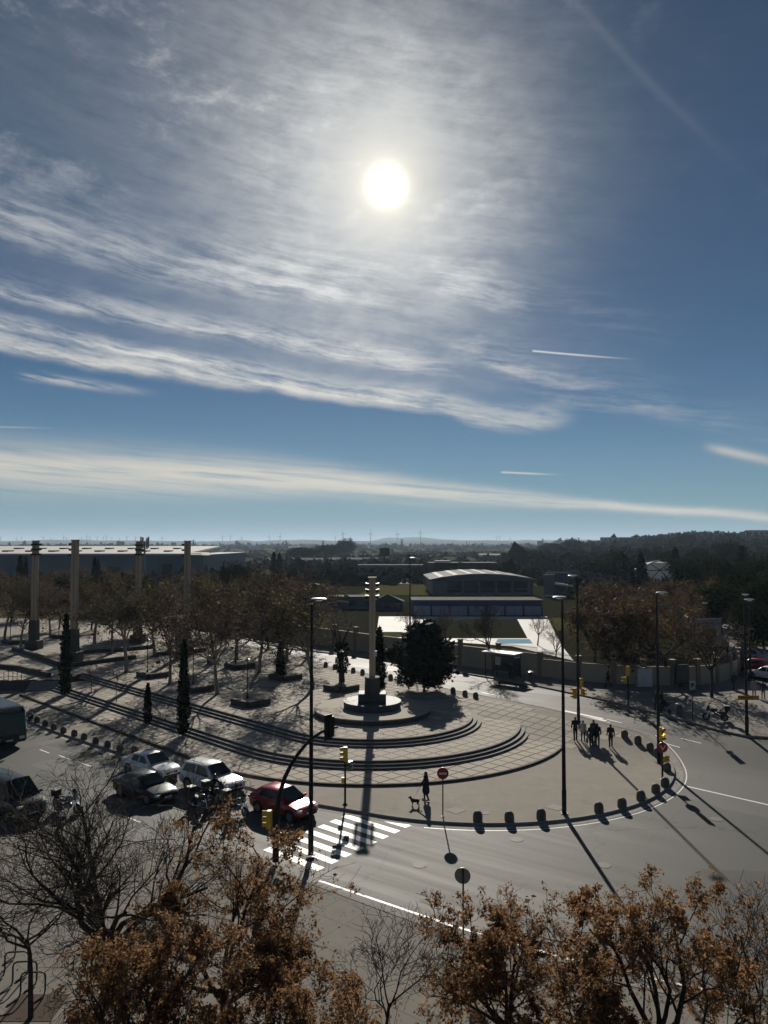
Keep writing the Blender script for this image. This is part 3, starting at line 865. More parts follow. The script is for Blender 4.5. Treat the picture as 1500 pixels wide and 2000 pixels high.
def fit_height(lev, tips, H, width=None):
    allp = np.concatenate([p for l in lev for p, r in l]); zmax = np.percentile(allp[:, 2], 99.7); s = H / zmax
    w = width / (np.percentile(np.abs(allp[:, :2]), 97) * 2) if width else s
    S = np.array([w, w, s])
    return [[(p * (S if k else np.array([min(w, s), min(w, s), s])), r * min(s, 1.3)) for p, r in l] for k, l in enumerate(lev)], tips * S
def tree_parts(seed, H, width, trunk_h, trunk_r, counts, leaf_n=0, leaf_size=0.1, droop=0.3, split=2, sides=(9, 7, 5, 4, 3, 3), clump=0.12, **kw):
    """meshes (trunk, branches, leaves or None)"""
    lev, tips = grow(seed, H, trunk_h, trunk_r, counts, limb=(H - trunk_h) * 0.62, **kw)
    lev, tips = fit_height(lev, tips, H, width)
    rng = np.random.default_rng(seed + 991)
    def join(ks):
        V, Q, o = [], [], 0
        for k in ks:
            if not lev[k]: continue
            v, q = tubes_np(lev[k], sides[k]); V.append(v); Q.append(q + o); o += len(v)
        return np_mesh('wood', np.concatenate(V), np.concatenate(Q), True)
    tr = join(range(0, split)); br = join(range(split, len(lev)))
    lf = None
    if leaf_n:
        w = np.sin(tips[:, 0] * 1.7 + seed) + np.sin(tips[:, 1] * 1.9 + seed * 2) + np.sin(tips[:, 2] * 2.3 + seed * 3)   # leaves held in uneven clumps
        pr = np.clip(0.45 + 0.33 * w, 0.03, 1.5); pr /= pr.sum()
        nk = max(1, leaf_n // 14); cen = tips[rng.choice(len(tips), size=nk, p=pr)] + rng.normal(size=(nk, 3)) * clump * 0.5
        base = cen[rng.integers(0, nk, leaf_n)] + rng.normal(size=(leaf_n, 3)) * np.array([1, 1, 1.25]) * clump
        lf = np_mesh('leaves', *leaves_np(base, leaf_size, rng, droop))
    return tr, br, lf
def place_tree(name, label, cat, parts, bark, leaf, loc, rz=0.0, s=1.0, group=None, twig=None):
    root = thing(name, label, cat, loc, rz, group); root.scale = (s, s, s) if not isinstance(s, tuple) else s
    tr, br, lf = parts
    if tr: mesh_obj('trunk', tr, bark, root)
    if br: mesh_obj('branches' if lf else 'crown', br, twig or bark, root)
    if lf: mesh_obj('crown', lf, leaf, root)
    return root

BARK = {'dark': m_bark((0.030, 0.024, 0.020), (0.060, 0.048, 0.038)), 'pale': m_bark((0.16, 0.135, 0.105), (0.30, 0.26, 0.20), 3.0), 'twig': m_bark((0.040, 0.030, 0.025), (0.07, 0.052, 0.042))}
LEAF = {'rust': m_leaf((0.078, 0.041, 0.021), (0.29, 0.168, 0.080), 0.45), 'ochre': m_leaf((0.045, 0.026, 0.013), (0.13, 0.078, 0.032), 0.30),
        'dull': m_leaf((0.034, 0.023, 0.014), (0.105, 0.066, 0.034), 0.28), 'green': m_leaf((0.010, 0.018, 0.009), (0.034, 0.048, 0.020), 0.12, 1.0, 0.0), 'woods': m_leaf((0.024, 0.030, 0.020), (0.078, 0.075, 0.048), 0.0, 1.0, 0.0),
        'olive': m_leaf((0.030, 0.028, 0.012), (0.105, 0.090, 0.032), 0.32), 'cypress': m_leaf((0.006, 0.010, 0.006), (0.018, 0.026, 0.012), 0.05)}

def blob_crown(seed, H, width, base, n, size, shape='round', lumps=9):
    """evergreen crown: leaf faces gathered in lumps spread through the crown volume"""
    rng = np.random.default_rng(seed)
    if shape == 'column':
        z = rng.uniform(0, 1, n); prof = np.clip(np.minimum(0.55 + z * 3.5, 1.0) * (1 - z) ** 0.62 * 1.35, 0.03, 1.0)
        a = rng.uniform(0, 2 * np.pi, n); rr = prof * width / 2 * np.sqrt(rng.uniform(0.25, 1.0, n)) * (1 + 0.24 * np.sin(a * 3 + z * 19 + seed) + 0.16 * np.sin(z * 43 + a * 2) + 0.12 * rng.normal(size=n))
        pts = np.stack([rr * np.cos(a), rr * np.sin(a), base + z * (H - base)], axis=1)
        v, q = leaves_np(pts, size, rng, -0.9, 0.5)
        return np_mesh('leaves', v, q)
    cs = []
    for i in range(lumps):
        a = i * 2.399 + rng.uniform(0, 0.8); h = (i + 0.5) / lumps
        rad = math.sqrt(max(0.05, 1 - (2 * h - 0.85) ** 2 * 0.75)) * width * 0.30 * rng.uniform(0.5, 1.15)
        if shape == 'shrub':
            rad = width * (0.17 + 0.20 * math.sin(min(1.0, h * 1.25) * math.pi)) * rng.uniform(0.55, 1.25)
            cs.append((rad * math.cos(a), rad * math.sin(a), base + (0.08 + 0.84 * h) * (H - base), width * rng.uniform(0.085, 0.21))); continue
        cs.append((rad * math.cos(a), rad * math.sin(a), base + (0.12 + 0.76 * h) * (H - base), width * rng.uniform(0.20, 0.34)))
    cs = np.array(cs); idx = rng.integers(0, lumps, n)
    d = rng.normal(size=(n, 3)); d /= np.linalg.norm(d, axis=1, keepdims=True)
    r = cs[idx, 3:4] * rng.uniform(0.55, 1.08, (n, 1)) * (1 + 0.22 * np.sin(d[:, :1] * 7 + idx[:, None]) + 0.15 * np.sin(d[:, 2:3] * 11 + idx[:, None] * 2))
    pts = cs[idx, :3] + d * r * np.array([1, 1, 0.72])
    v, q = leaves_np(pts, size, rng, -0.1, 0.6)
    return np_mesh('leaves', v, q)
def simple_trunk(H, r, seed=0, limbs=4, spread=0.5):
    lev, _ = grow(seed, H, H * 0.55, r, [limbs], limb=H * 0.5, spread=spread, min_r=0.04)
    v, q = tubes_np([b for l in lev for b in l], 7)
    return np_mesh('wood', v, q, True)

# ---- foreground trees on the near pavement
def fg(px, depth): return ((px - 750.0) / F_PX * depth, depth, 0.13)
FG = [
    ('bare_tree', 'tall leafless tree with several dark upright stems in front of the waiting cars', 'tree', 41, 232, 27.0, 8.3, 8.6, 1.7, 0.30, [8, 7, 6, 5, 3], 0, None, dict(spread=0.66, up=0.07, ratio=0.62)),
    ('leafy_tree', 'large brown-leaved tree in front of the zebra crossing and street lamp', 'tree', 12, 440, 22.6, 7.2, 6.8, 2.3, 0.17, [7, 6, 6, 5], 34000, 'rust', dict(spread=0.9, up=0.05)),
    ('leafy_tree', 'low brown-leaved tree beside the bicycle racks, below the leafless tree', 'tree', 13, 235, 19.6, 5.8, 5.2, 2.1, 0.13, [6, 6, 6, 5], 22000, 'rust', dict(spread=0.95, up=0.03)),
    ('leafy_tree', 'brown-leaved tree cut off by the bottom edge, left of the slim leafless tree', 'tree', 14, 590, 18.2, 5.1, 4.4, 1.9, 0.12, [6, 6, 6, 5], 15000, 'rust', dict(spread=0.95, up=0.03)),
    ('young_tree', 'slim young leafless tree between the two groups of brown-leaved trees', 'tree', 25, 757, 22.0, 5.4, 3.6, 2.5, 0.065, [5, 6, 5, 4], 0, None, dict(spread=0.66, up=0.10)),
    ('leafy_tree', 'brown-leaved tree beside the back of the round sign, with a leaning dark limb', 'tree', 16, 1010, 21.6, 5.75, 5.4, 1.9, 0.15, [6, 6, 6, 5], 22000, 'rust', dict(spread=0.95, up=0.03, lean=(-0.18, 0.1))),
    ('leafy_tree', 'broad dense brown-leaved tree under the long lamp post shadow', 'tree', 17, 1270, 21.0, 5.9, 6.6, 1.9, 0.16, [7, 6, 6, 5], 36000, 'rust', dict(spread=0.95, up=0.04)),
    ('leafy_tree', 'low brown-leaved tree filling the gap at the bottom edge before the broad one', 'tree', 19, 1130, 18.6, 4.5, 4.6, 1.8, 0.12, [6, 6, 6, 5], 15000, 'rust', dict(spread=0.95, up=0.03)),
    ('bare_tree', 'thin nearly leafless tree at the bottom edge, right of the broad brown tree', 'tree', 28, 1480, 21.0, 6.3, 4.6, 2.0, 0.10, [7, 6, 6, 4], 2200, 'rust', dict(spread=0.6, up=0.12)),
    ('leafy_tree', 'brown-leaved tree at the bottom left, cut off by the lower edge', 'tree', 20, 395, 17.2, 4.7, 4.4, 1.8, 0.11, [6, 6, 6, 5], 20000, 'rust', dict(spread=0.95, up=0.02)),
    ('young_tree', 'young leafless tree in a soil pit beside the bicycle racks', 'tree', 29, 78, 25.6, 5.3, 5.6, 2.3, 0.085, [6, 6, 6, 4], 0, None, dict(spread=0.9, up=0.0)),
]
for nm, lb, ct, seed, px, dep, H, W, th, tr_, cnt, ln, lf, kw in FG:
    parts = tree_parts(seed, H, W, th, tr_, cnt, ln, 0.078, 0.5, 2, clump=0.055, min_r=0.0065, crook=1.35, **kw)
    place_tree(nm, lb, ct, parts, BARK['dark'], LEAF.get(lf), fg(px, dep), 0.0, 1.0, 'trees on the near pavement', BARK['twig'])

# ---- plane trees of the plaza (shared meshes)
PLANE = [tree_parts(101 + i, 9.8, 9.2, 3.2, 0.19, [6, 6, 6, 4], 2600, 0.19, 0.25, 2, sides=(8, 6, 4, 3, 3, 3), clump=0.25, spread=0.85, up=0.05, min_r=0.018) for i in range(4)]
WALLT = [tree_parts(201 + i, 7.9, 7.4, 2.6, 0.20, [6, 6, 6, 4], 4600, 0.20, 0.3, 2, sides=(8, 6, 4, 3, 3, 3), clump=0.28, spread=0.9, up=0.05, min_r=0.016) for i in range(3)]
BARE = [tree_parts(301 + i, 7.6, 6.2, 2.4, 0.15, [6, 6, 5, 4], 0, 0.1, 0, 2, sides=(8, 6, 4, 3, 3, 3), spread=0.75, up=0.06, min_r=0.012) for i in range(2)]
YOUNG = tree_parts(401, 3.6, 1.8, 1.6, 0.035, [4, 5, 4], 0, 0.1, 0, 1, sides=(6, 4, 3, 3, 3), spread=0.6, up=0.12, min_r=0.008)
ZP = 1.19
rt = random.Random(77)
plane_px = [(425, 1356), (247, 1313), (331, 1336), (506, 1313), (611, 1345), (416, 1297), (40, 1264), (97, 1246), (184, 1258), (560, 1292), (462, 1288), (302, 1282), (218, 1277), (524, 1268),
            (601, 1283), (347, 1264), (442, 1258), (132, 1240), (262, 1248), (8, 1252), (390, 1246), (575, 1262), (60, 1236), (490, 1247)]
plane_px.sort(key=lambda p: -p[1])
for i, (px, py) in enumerate(plane_px):
    x, y = P(px, py, ZP)
    place_tree('plane_tree', 'pale-trunked plane tree with sparse brown leaves, %s nearest of those on the plaza' % ORD[i], 'tree', PLANE[i % 4], BARK['pale'], LEAF['dull'] if i not in (1, 3, 6, 9, 11, 13, 14, 18, 21) else LEAF['olive'],
               (x, y, ZP), rt.uniform(0, 6.28), rt.uniform(0.88, 1.08), 'plane trees on the plaza', BARK['twig'])
    if i < 12:
        pit = MB(); c = 0.85
        pit.prism([(x + c * math.cos(a), y + c * math.sin(a)) for a in (0, 1.571, 3.142, 4.712)], ZP - 0.05, ZP + 0.022)
        tag(pit.build('tree_pit', M['soil']), 'square soil pit around the trunk of the %s nearest plane tree' % ORD[i], 'tree pit', 'tree pits on the plaza')
for k, (px, py, lb) in enumerate(((228, 1372, 'thin young leafless tree on the terrace step nearer the small cypress'), (178, 1352, 'thin young leafless tree on the terrace step beside the tall cypress'))):
    x, y = P(px, py, 0.73)
    place_tree('sapling', lb, 'tree', YOUNG, BARK['dark'], None, (x, y, 0.73), k * 2.0, 1.0 + 0.1 * k, 'saplings on the terrace')

# ---- trees along and behind the far wall
wall_px = [(955, 1306, 'B', 'leafless tree beside the bus shelter'), (1390, 1362, 'B', 'leafless tree with a forked trunk in front of the curved wall'), (1160, 1322, 'W', 'brown-leaved tree in front of the wall, behind the far traffic signal'),
           (1222, 1332, 'W', 'large brown-leaved tree in front of the wall beside the utility cabinet'), (1305, 1338, 'W', 'brown-leaved tree in front of the wall beside the dark poster'), (1085, 1300, 'B', 'small leafless tree against the wall, right of the bus shelter'),
           (1050, 1262, 'B', 'small leafless tree standing on the pale poolside paving'), (870, 1258, 'B', 'small leafless tree at the wall behind the dark juniper'), (1180, 1262, 'W', 'brown-leaved tree behind the wall, left of the tall railings'),
           (1250, 1270, 'W', 'brown-leaved tree behind the railings of the wall'), (1330, 1262, 'W', 'brown-leaved tree behind the wall beside the big notice board'), (1215, 1225, 'W', 'brown tree further inside the grounds behind the railings'),
           (1295, 1222, 'W', 'brown tree deep in the grounds, below the dome'), (1360, 1228, 'W', 'brown tree deep in the grounds beside the dark pines'), (1160, 1222, 'W', 'brown tree inside the grounds, right of the lawn'), (800, 1262, 'B', 'small leafless tree at the wall, left of the dark juniper')]
for i, (px, py, kd, lb) in enumerate(wall_px):
    x, y = P(px, py, 1.18)
    if kd == 'B': place_tree('bare_tree', lb, 'tree', BARE[i % 2], BARK['dark'], None, (x, y, 1.18), i * 1.3, {1050: 0.62, 870: 0.7, 800: 0.8, 1085: 0.7}.get(px, 1.05), 'trees along the far wall', BARK['twig'])
    else: place_tree('brown_tree', lb, 'tree', WALLT[i % 3], BARK['dark'], LEAF['dull'] if i % 2 else LEAF['ochre'] if i % 4 == 0 else LEAF['dull'], (x, y, 1.18), i * 0.9, rt.uniform(0.92, 1.08), 'trees along the far wall', BARK['twig'])

# ---- cypresses
CYP = [blob_crown(501 + i, 6.4, 1.25, 0.15, 9000, 0.16, 'column') for i in range(2)]
CTR = MB().tube([(0, 0, -0.1), (0, 0, 3.0)], [0.10, 0.04], 7).mesh('wood')
def cypress(label, x, y, z, s, k=0):
    root = thing('cypress', label, 'tree', (x, y, z), k * 1.1, 'cypresses'); root.scale = s
    mesh_obj('trunk', CTR, BARK['dark'], root); mesh_obj('crown', CYP[k % 2], LEAF['cypress'], root)
x, y = P(127, 1357, 0.30); cypress('tall dark cypress beside the stairs at the end of the terraces', x, y, 0.28, (0.78, 0.78, 1.24), 0)
x, y = P(358, 1436, 0.30); cypress('tall dark cypress on the lowest terrace above the white saloon', x, y, 0.28, (0.70, 0.70, 1.16), 1)
x, y = P(288, 1412, 0.30); cypress('small dark cypress on the lowest terrace between the two tall ones', x, y, 0.28, (0.5, 0.5, 0.52), 0)
x, y = P(741, 1350, 1.19); cypress('slim dark cypress right behind the monument column', x, y, 1.19, (0.95, 0.95, 0.95), 1)
for i, (px, top, base, dist, w, lb) in enumerate(((41, 1085, 1135, 190, 1.3, 'dark cypress in front of the exhibition hall, left of the outermost tall pillar'), (52, 1087, 1130, 195, 0.9, 'slim cypress paired with the one left of the outermost tall pillar'),
        (186, 1089, 1140, 190, 1.2, 'cypress of the close pair in front of the exhibition hall'), (193, 1092, 1140, 190, 1.0, 'slimmer cypress of the close pair before the exhibition hall'),
        (535, 1078, 1112, 330, 2.2, 'cypress of the distant pair left of the parked cars'), (546, 1080, 1112, 335, 2.0, 'right-hand cypress of the distant pair left of the parked cars'),
        (1252, 1080, 1145, 215, 2.3, 'tall cypress on the left of the white dome'), (1318, 1070, 1125, 230, 2.2, 'tall cypress on the right of the white dome'), (1233, 1102, 1140, 215, 1.4, 'short cypress left of the white dome'),
        (1448, 1066, 1120, 230, 3.2, 'broad cypress among the pines at the right'), (549, 1250, 1325, 83, 0.8, 'dark cypress-like ivy column among the plane trees'))):
    X = (px - 750) / F_PX * dist; zt = CAM_H - (top - Y_HOR) * dist / F_PX; zb = CAM_H - (base - Y_HOR) * dist / F_PX
    zb = max(0.6, min(zb, 4.0)) if dist > 100 else 1.19
    cypress(lb, X, dist, zb - 0.1, (w, w, (zt - zb) / 6.4), i)

# ---- ivy-clad trunk and the big juniper beside the monument
x, y = P(668, 1331, 1.19)
iv = thing('ivy_trunk', 'thick tree trunk wrapped in dark ivy in front of the far street bollards', 'tree', (x, y, 1.19), 0)
mesh_obj('trunk', simple_trunk(6.5, 0.34, 5, 4), BARK['dark'], iv)
rng_ = np.random.default_rng(8); n_ = 5000; a_ = rng_.uniform(0, 6.28, n_); z_ = rng_.uniform(0.9, 4.0, n_); r_ = 0.52 + 0.12 * np.sin(z_ * 4 + a_ * 2) + rng_.normal(size=n_) * 0.05
mesh_obj('crown', np_mesh('leaves', *leaves_np(np.stack([r_ * np.cos(a_), r_ * np.sin(a_), z_], 1), 0.12, rng_)), LEAF['cypress'], iv)
x, y = P(828, 1350, 1.19)
jn = thing('juniper', 'huge rounded dark green juniper bush right of the monument column', 'bush', (x, y, 1.19), 0)
lev_, _ = grow(6, 4.0, 0.5, 0.16, [9, 4], limb=3.6, spread=0.55, up=0.10, min_r=0.03)
v_, q_ = tubes_np([b for l in lev_ for b in l], 6); mesh_obj('trunk', np_mesh('wood', v_, q_, True), BARK['dark'], jn)
mesh_obj('crown', blob_crown(61, 6.9, 6.0, 0.4, 34000, 0.22, 'shrub', 30), LEAF['cypress'], jn)

# ---- pines on the right and evergreen heads in the middle distance
PINE = [(simple_trunk(7.0, 0.22, 31 + i, 5, 0.8), blob_crown(71 + i, 9.5, 8.8, 3.2, 9000, 0.36, 'round', 13)) for i in range(3)]
def far_tree(name, label, px, top, dist, w, H, leaf, k, group, zb=None):
    X = (px - 750) / F_PX * dist; Y = dist
    zg = far_height(X, Y) if zb is None else zb
    root = thing(name, label, 'tree', (X, Y, zg), k * 1.7, group)
    zt = CAM_H - (top - Y_HOR) * dist / F_PX
    sz = max(0.25, (zt - zg) / 9.5); root.scale = (w / 8.8, w / 8.8, sz)
    mesh_obj('trunk', PINE[k % 3][0], BARK['dark'], root); mesh_obj('crown', PINE[k % 3][1], leaf, root)
pines = [(1400, 1148, 112, 8.5), (1445, 1120, 128, 9.5), (1488, 1138, 105, 9.0), (1372, 1158, 135, 8.0), (1420, 1100, 165, 10.0), (1490, 1095, 160, 11.0), (1465, 1180, 96, 6.0), (1340, 1098, 190, 9.5), (1385, 1092, 200, 10.0), (1530, 1120, 120, 9.5)]
pines.sort(key=lambda p: p[2])
for i, (px, top, d, w) in enumerate(pines):
    far_tree('pine_tree', 'dense dark green pine at the park corner, %s nearest of its group' % ORD[i], px, top, d, w, 9.5, LEAF['green'], i, 'pines at the park corner', 1.0)
mids = [(462, 1106, 190, 9, 'green'), (1208, 1082, 260, 9, 'green'), (1172, 1098, 250, 11, 'green'), (1300, 1080, 320, 12, 'green'), (1362, 1075, 330, 13, 'green'), (1420, 1062, 380, 16, 'green'), (1150, 1108, 240, 8, 'dull'),
        (675, 1056, 900, 26, 'green'), (640, 1066, 800, 40, 'green'), (590, 1070, 700, 30, 'green'), (1080, 1062, 800, 30, 'green'), (1120, 1055, 850, 28, 'green'), (1340, 1045, 760, 22, 'green')]
mids.sort(key=lambda p: p[2])
for i, (px, top, d, w, lf) in enumerate(mids):
    far_tree('evergreen_tree', 'dark rounded evergreen in the middle distance, %s nearest of them' % ORD[i], px, top, d, w, 9.5, LEAF[lf], i, 'evergreens in the middle distance')
# the belt of mixed trees between the plaza and the exhibition hall
belt = []
rb = random.Random(31)
for row, (d, top0) in enumerate(((128, 1150), (148, 1138), (172, 1128), (205, 1118))):
    n = 11
    for i in range(n):
        px = -10 + (640 if row < 3 else 600) * (i + rb.uniform(0.1, 0.9)) / n
        belt.append((px, top0 + rb.uniform(-12, 14) - (8 if px < 300 else 0), d + rb.uniform(-7, 7), rb.choice(['p', 'w', 'w', 'e', 'p'])))
belt.sort(key=lambda b: b[2])
for i, (px, top, d, kd) in enumerate(belt):
    lb = '%s tree of the dim belt behind the plaza, %s nearest' % ({'p': 'sparse brown', 'w': 'dense brown', 'e': 'dark green'}[kd], ORD[i])
    X = (px - 750) / F_PX * d; zt = CAM_H - (top - Y_HOR) * d / F_PX
    if kd == 'e': far_tree('belt_tree', lb, px, top, d, rb.uniform(6, 9), 9.5, LEAF['green'], i, 'belt of trees behind the plaza', 1.0)
    else:
        pr = PLANE[i % 4] if kd == 'p' else WALLT[i % 3]; H0 = 9.6 if kd == 'p' else 8.6
        place_tree('belt_tree', lb, 'tree', pr, BARK['dark'], LEAF['dull'] if i % 3 else LEAF['olive'], (X, d, 1.0), rb.uniform(0, 6), (zt - 1.0) / H0, 'belt of trees behind the plaza', BARK['twig'])
# distant woods that read as one mass
def wood_mass(name, label, seed, n, fx, size):
    rng = np.random.default_rng(seed); P3 = []
    for _ in range(n):
        x, y, w, h = fx(rng); z = far_height(x, y); k = 60
        d = rng.normal(size=(k, 3)); d /= np.linalg.norm(d, axis=1, keepdims=True); d[:, 2] = np.abs(d[:, 2])
        P3.append(np.array([x, y, z]) + d * np.array([w, w, h]) * rng.uniform(0.6, 1.0, (k, 1)) - np.array([0, 0, h * 0.1]))
    pts = np.concatenate(P3)
    v, q = leaves_np(pts, size, rng, 0.2, 0.8)
    o = mesh_obj(name, np_mesh(name, v, q), LEAF['woods']); tag(o, label, 'woods', kind='stuff')
def belt_fx(a0, a1, d0, d1, w, h):
    def f(rng):
        a = math.radians(rng.uniform(a0, a1)); d = d0 * (d1 / d0) ** rng.uniform(0, 1); s = rng.uniform(0.6, 1.4)
        return d * math.sin(a), d * math.cos(a), w * s, h * s
    return f
wood_mass('hillside_woods', 'dark wooded rise on the right of the skyline', 91, 1500, belt_fx(9.5, 36, 420, 1500, 9, 7), 3.6)
wood_mass('valley_scrub', 'dark scrub and tree lines across the middle distance', 92, 1000, belt_fx(-36, 16, 260, 2200, 7, 2.8), 2.8)
wood_mass('park_woods', 'mixed trees behind the pines on the right', 93, 220, belt_fx(14, 34, 210, 420, 5, 6), 1.8)
wood_mass('far_scrub', 'thin dark tree lines on the far plain', 94, 700, belt_fx(-36, 30, 2200, 6500, 34, 6.0), 11.0)

# fallen leaves lying on the plaza and under the street trees
def fallen(name, label, n, fx, size, seed):
    rng = np.random.default_rng(seed); pts = []
    while len(pts) < n:
        q = fx(rng)
        if q: pts.append(q)
    pts = np.array(pts); v, q = leaves_np(pts, size, rng, 0.0, 0.6)
    v = v.reshape(-1, 4, 3); v[:, :, 2] = pts[:, None, 2] + (v[:, :, 2] - pts[:, None, 2]) * 0.12 + 0.02
    o = mesh_obj(name, np_mesh(name, v.reshape(-1, 3), q), LEAF['rust']); tag(o, label, 'leaves', kind='stuff')
def near_fx(rng):
    x, y = rng.uniform(-14, 14), rng.uniform(16, 44)
    if not in_poly(x, y, NEAR_KERB + [(80.0, -5.0), (-90.0, -5.0)]): return None
    return (x, y, 0.13)
def plaza_fx(rng):
    x, y = rng.uniform(-45, 4), rng.uniform(58, 105)
    if not in_poly(x, y, stadium(8.2, 60.0)): return None
    return (x, y, 1.20)
def gutter_fx(rng):
    i = rng.integers(4, len(KERB_LINE) - 2); a, b = Vector(KERB_LINE[i]), Vector(KERB_LINE[i + 1]); p = a + (b - a) * rng.uniform(0, 1); d = (b - a).normalized()
    o = -abs(rng.normal()) * 0.25 - 0.03; x, y = p.x - d.y * o, p.y + d.x * o
    return (x, y, G(x, y) + 0.008)
fallen('fallen_leaves', 'dry brown leaves scattered on the near pavement', 2600, near_fx, 0.085, 1)
fallen('fallen_leaves', 'dry leaves lying under the plane trees of the plaza', 2600, plaza_fx, 0.15, 2)
fallen('fallen_leaves', 'dry leaves swept along the gutter of the island', 1100, gutter_fx, 0.10, 3)

# ------------------------------------------------------------------ monument and tall pillars
def floodlight_bank(parent, z_top, half, n=3, gap=0.62, sides=((1, 0), (-1, 0))):
    """rows of small hooded floodlights fixed near the top of a pillar"""
    for sx, sy in sides:
        for k in range(n):
            for e in (-0.22, 0.22):
                z = z_top - 0.45 - gap * k
                cx, cy = sx * (half + 0.16) - sy * e, sy * (half + 0.16) + sx * e
                f = MB().box((cx, cy, z), (0.26, 0.28, 0.24), math.atan2(sy, sx)).build('floodlight', M['black'], parent)
                MB().box((cx + sx * 0.10, cy + sy * 0.10, z + 0.16), (0.14, 0.20, 0.02), math.atan2(sy, sx)).build('hood', M['grey'], f)
def tall_pillar(label, x, y, top, sides, rz):
    z0 = 1.19
    t = thing('light_pillar', label, 'pillar', (x, y, z0), rz, 'tall floodlight pillars on the plaza')
    h = top - z0; w = 0.74
    MB().box((0, 0, 0.62), (1.8, 1.8, 1.20)).build('base_block', M['granite'], t, False, 0.03)
    MB().box((0, 0, 2.6), (1.08, 1.08, 2.75), 0, 0.92).build('pedestal', M['granite'], t, False, 0.02)
    for s in (-1, 1):
        MB().box((s * w * 0.255, 0, 3.9 + (h - 3.9) / 2), (w * 0.46, w, h - 3.9), 0, 0.95).build('shaft', M['concrete'], t, False, 0.02)
    MB().box((0, 0, 3.9 + (h - 4.2) / 2), (w * 0.2, w * 0.94, h - 4.2), 0, 0.95).build('joint_strip', M['granite'], t)
    MB().box((0, 0, h + 0.05), (w * 1.12, w * 1.12, 0.10)).build('cap', M['concrete'], t)
    floodlight_bank(t, h, w / 2, 3, 0.68, sides)
tall_pillar('tall concrete floodlight pillar standing at the far left edge of the plaza', -47.5, 105.0, 15.85, ((0, -1), (1, 0)), 0.0)
tall_pillar('tall concrete floodlight pillar behind the tall cypress by the stairs', -37.7, 94.0, 15.9, ((-1, 0),), 0.0)
tall_pillar('tall concrete floodlight pillar in front of the telecom mast, its foot hidden by trees', -35.5, 111.5, 15.75, ((0, -1), (1, 0)), 0.0)
tall_pillar('tall concrete floodlight pillar at the right end of the white hall roof', -25.6, 100.3, 15.8, ((-1, 0),), 0.0)

mon = thing('monument_column', 'slender concrete monument column on a round granite base at the centre of the steps', 'monument', (CX, CY + 0.55, 1.19))
def ring_prism(r0, z0, z1, n=64): return [(r0, z0), (r0, z1)]
MB().lathe([(4.9, -0.05), (4.9, 0.36)], 72).build('platform', M['granite'], mon)
MB().lathe([(4.93, 0.36), (4.93, 0.45)], 72).build('platform_top', M['tile'], mon)
MB().lathe([(2.42, 0.44), (2.42, 0.96)], 56).build('granite_drum', M['polished'], mon, True)
MB().lathe([(2.46, 0.96), (2.46, 1.02)], 56).build('drum_rim', M['polished'], mon, True)
MB().box((0, 0, 1.35), (2.35, 1.7, 0.70)).build('block', M['polished'], mon, False, 0.03)
MB().lathe([(0.66, 1.68), (0.62, 2.95)], 28).build('pedestal', M['granite'], mon, True)
MB().lathe([(0.645, 2.93), (0.645, 3.02)], 28).build('pedestal_cap', M['step'], mon, True)
for s in (-1, 1):
    MB().box((s * 0.135, 0, 2.98 + 4.2), (0.262, 0.50, 8.4), 0, 0.94).build('shaft', M['concrete'], mon, False, 0.015)
MB().box((0, 0, 2.98 + 4.1), (0.08, 0.48, 8.2), 0, 0.94).build('joint_strip', M['granite'], mon)
MB().box((0, 0, 11.42), (0.72, 0.62, 0.09)).build('cap', M['concrete'], mon)
floodlight_bank(mon, 11.25, 0.26, 3, 0.52)
MB().box((0.22, -0.30, 5.0), (0.34, 0.04, 0.46)).build('plaque', M['lightgrey'], mon)

# ------------------------------------------------------------------ benches, lamps and walls of the plaza
def chevron_bench(label, px, py, s=1.0):
    x, y = P(px, py, 1.3)
    t = thing('chevron_bench', label, 'bench', (x, y, 1.19), 0, 'granite chevron benches on the plaza')
    for k in (-1, 1):
        a = math.radians(45) * k
        MB().box((k * 0.86 * s, 0.86 * s, 0.25), (2.45 * s, 0.46, 0.54), a).build('seat_slab', M['granite'], t, False, 0.02)
    return t
for px, py, lb in ((484, 1380, 'V-shaped granite bench nearest the round platform of the monument'), (665, 1351, 'V-shaped granite bench directly left of the monument drum'), (554, 1329, 'V-shaped granite bench in front of the far bollards'),
                   (375, 1352, 'V-shaped granite bench behind the tall cypress on the lowest terrace'), (290, 1324, 'V-shaped granite bench at the left, nearest the terrace steps'), (463, 1306, 'V-shaped granite bench deep among the plane trees'),
                   (20, 1258, 'V-shaped granite bench at the far left beyond the outer pillar'), (115, 1246, 'V-shaped granite bench between the two left pillars')):
    chevron_bench(lb, px, py, 0.95 if py > 1300 else 1.1)
def plaza_lamp(label, px, py, h=3.5):
    x, y = P(px, py, 1.19)
    t = thing('plaza_lamp', label, 'lamp', (x, y, 1.19), 0, 'low lamps on the plaza')
    MB().lathe([(0.11, 0), (0.11, 0.25), (0.055, 0.3), (0.045, h)], 10).build('post', M['black'], t)
    MB().lathe([(0.10, h), (0.24, h + 0.04), (0.24, h + 0.10), (0.05, h + 0.18)], 14).build('lamp_head', M['dark'], t)
    MB().ball((0, 0, h + 0.26), (0.10, 0.10, 0.07)).build('lens', M['lamp_glass'], t, True)
for px, py, lb in ((483, 1364, 'low black lamp post standing in the V-bench nearest the monument'), (667, 1344, 'low black lamp post standing in the V-bench left of the monument drum'), (554, 1318, 'low black lamp post in the V-bench before the far bollards'),
                   (377, 1336, 'low black lamp post in the V-bench behind the tall cypress'), (288, 1313, 'low black lamp post in the V-bench at the left'), (460, 1296, 'low black lamp post deep among the plane trees'), (20, 1250, 'low black lamp post at the far left edge of the plaza'), (115, 1240, 'low black lamp post between the two left pillars')):
    plaza_lamp(lb, px, py)
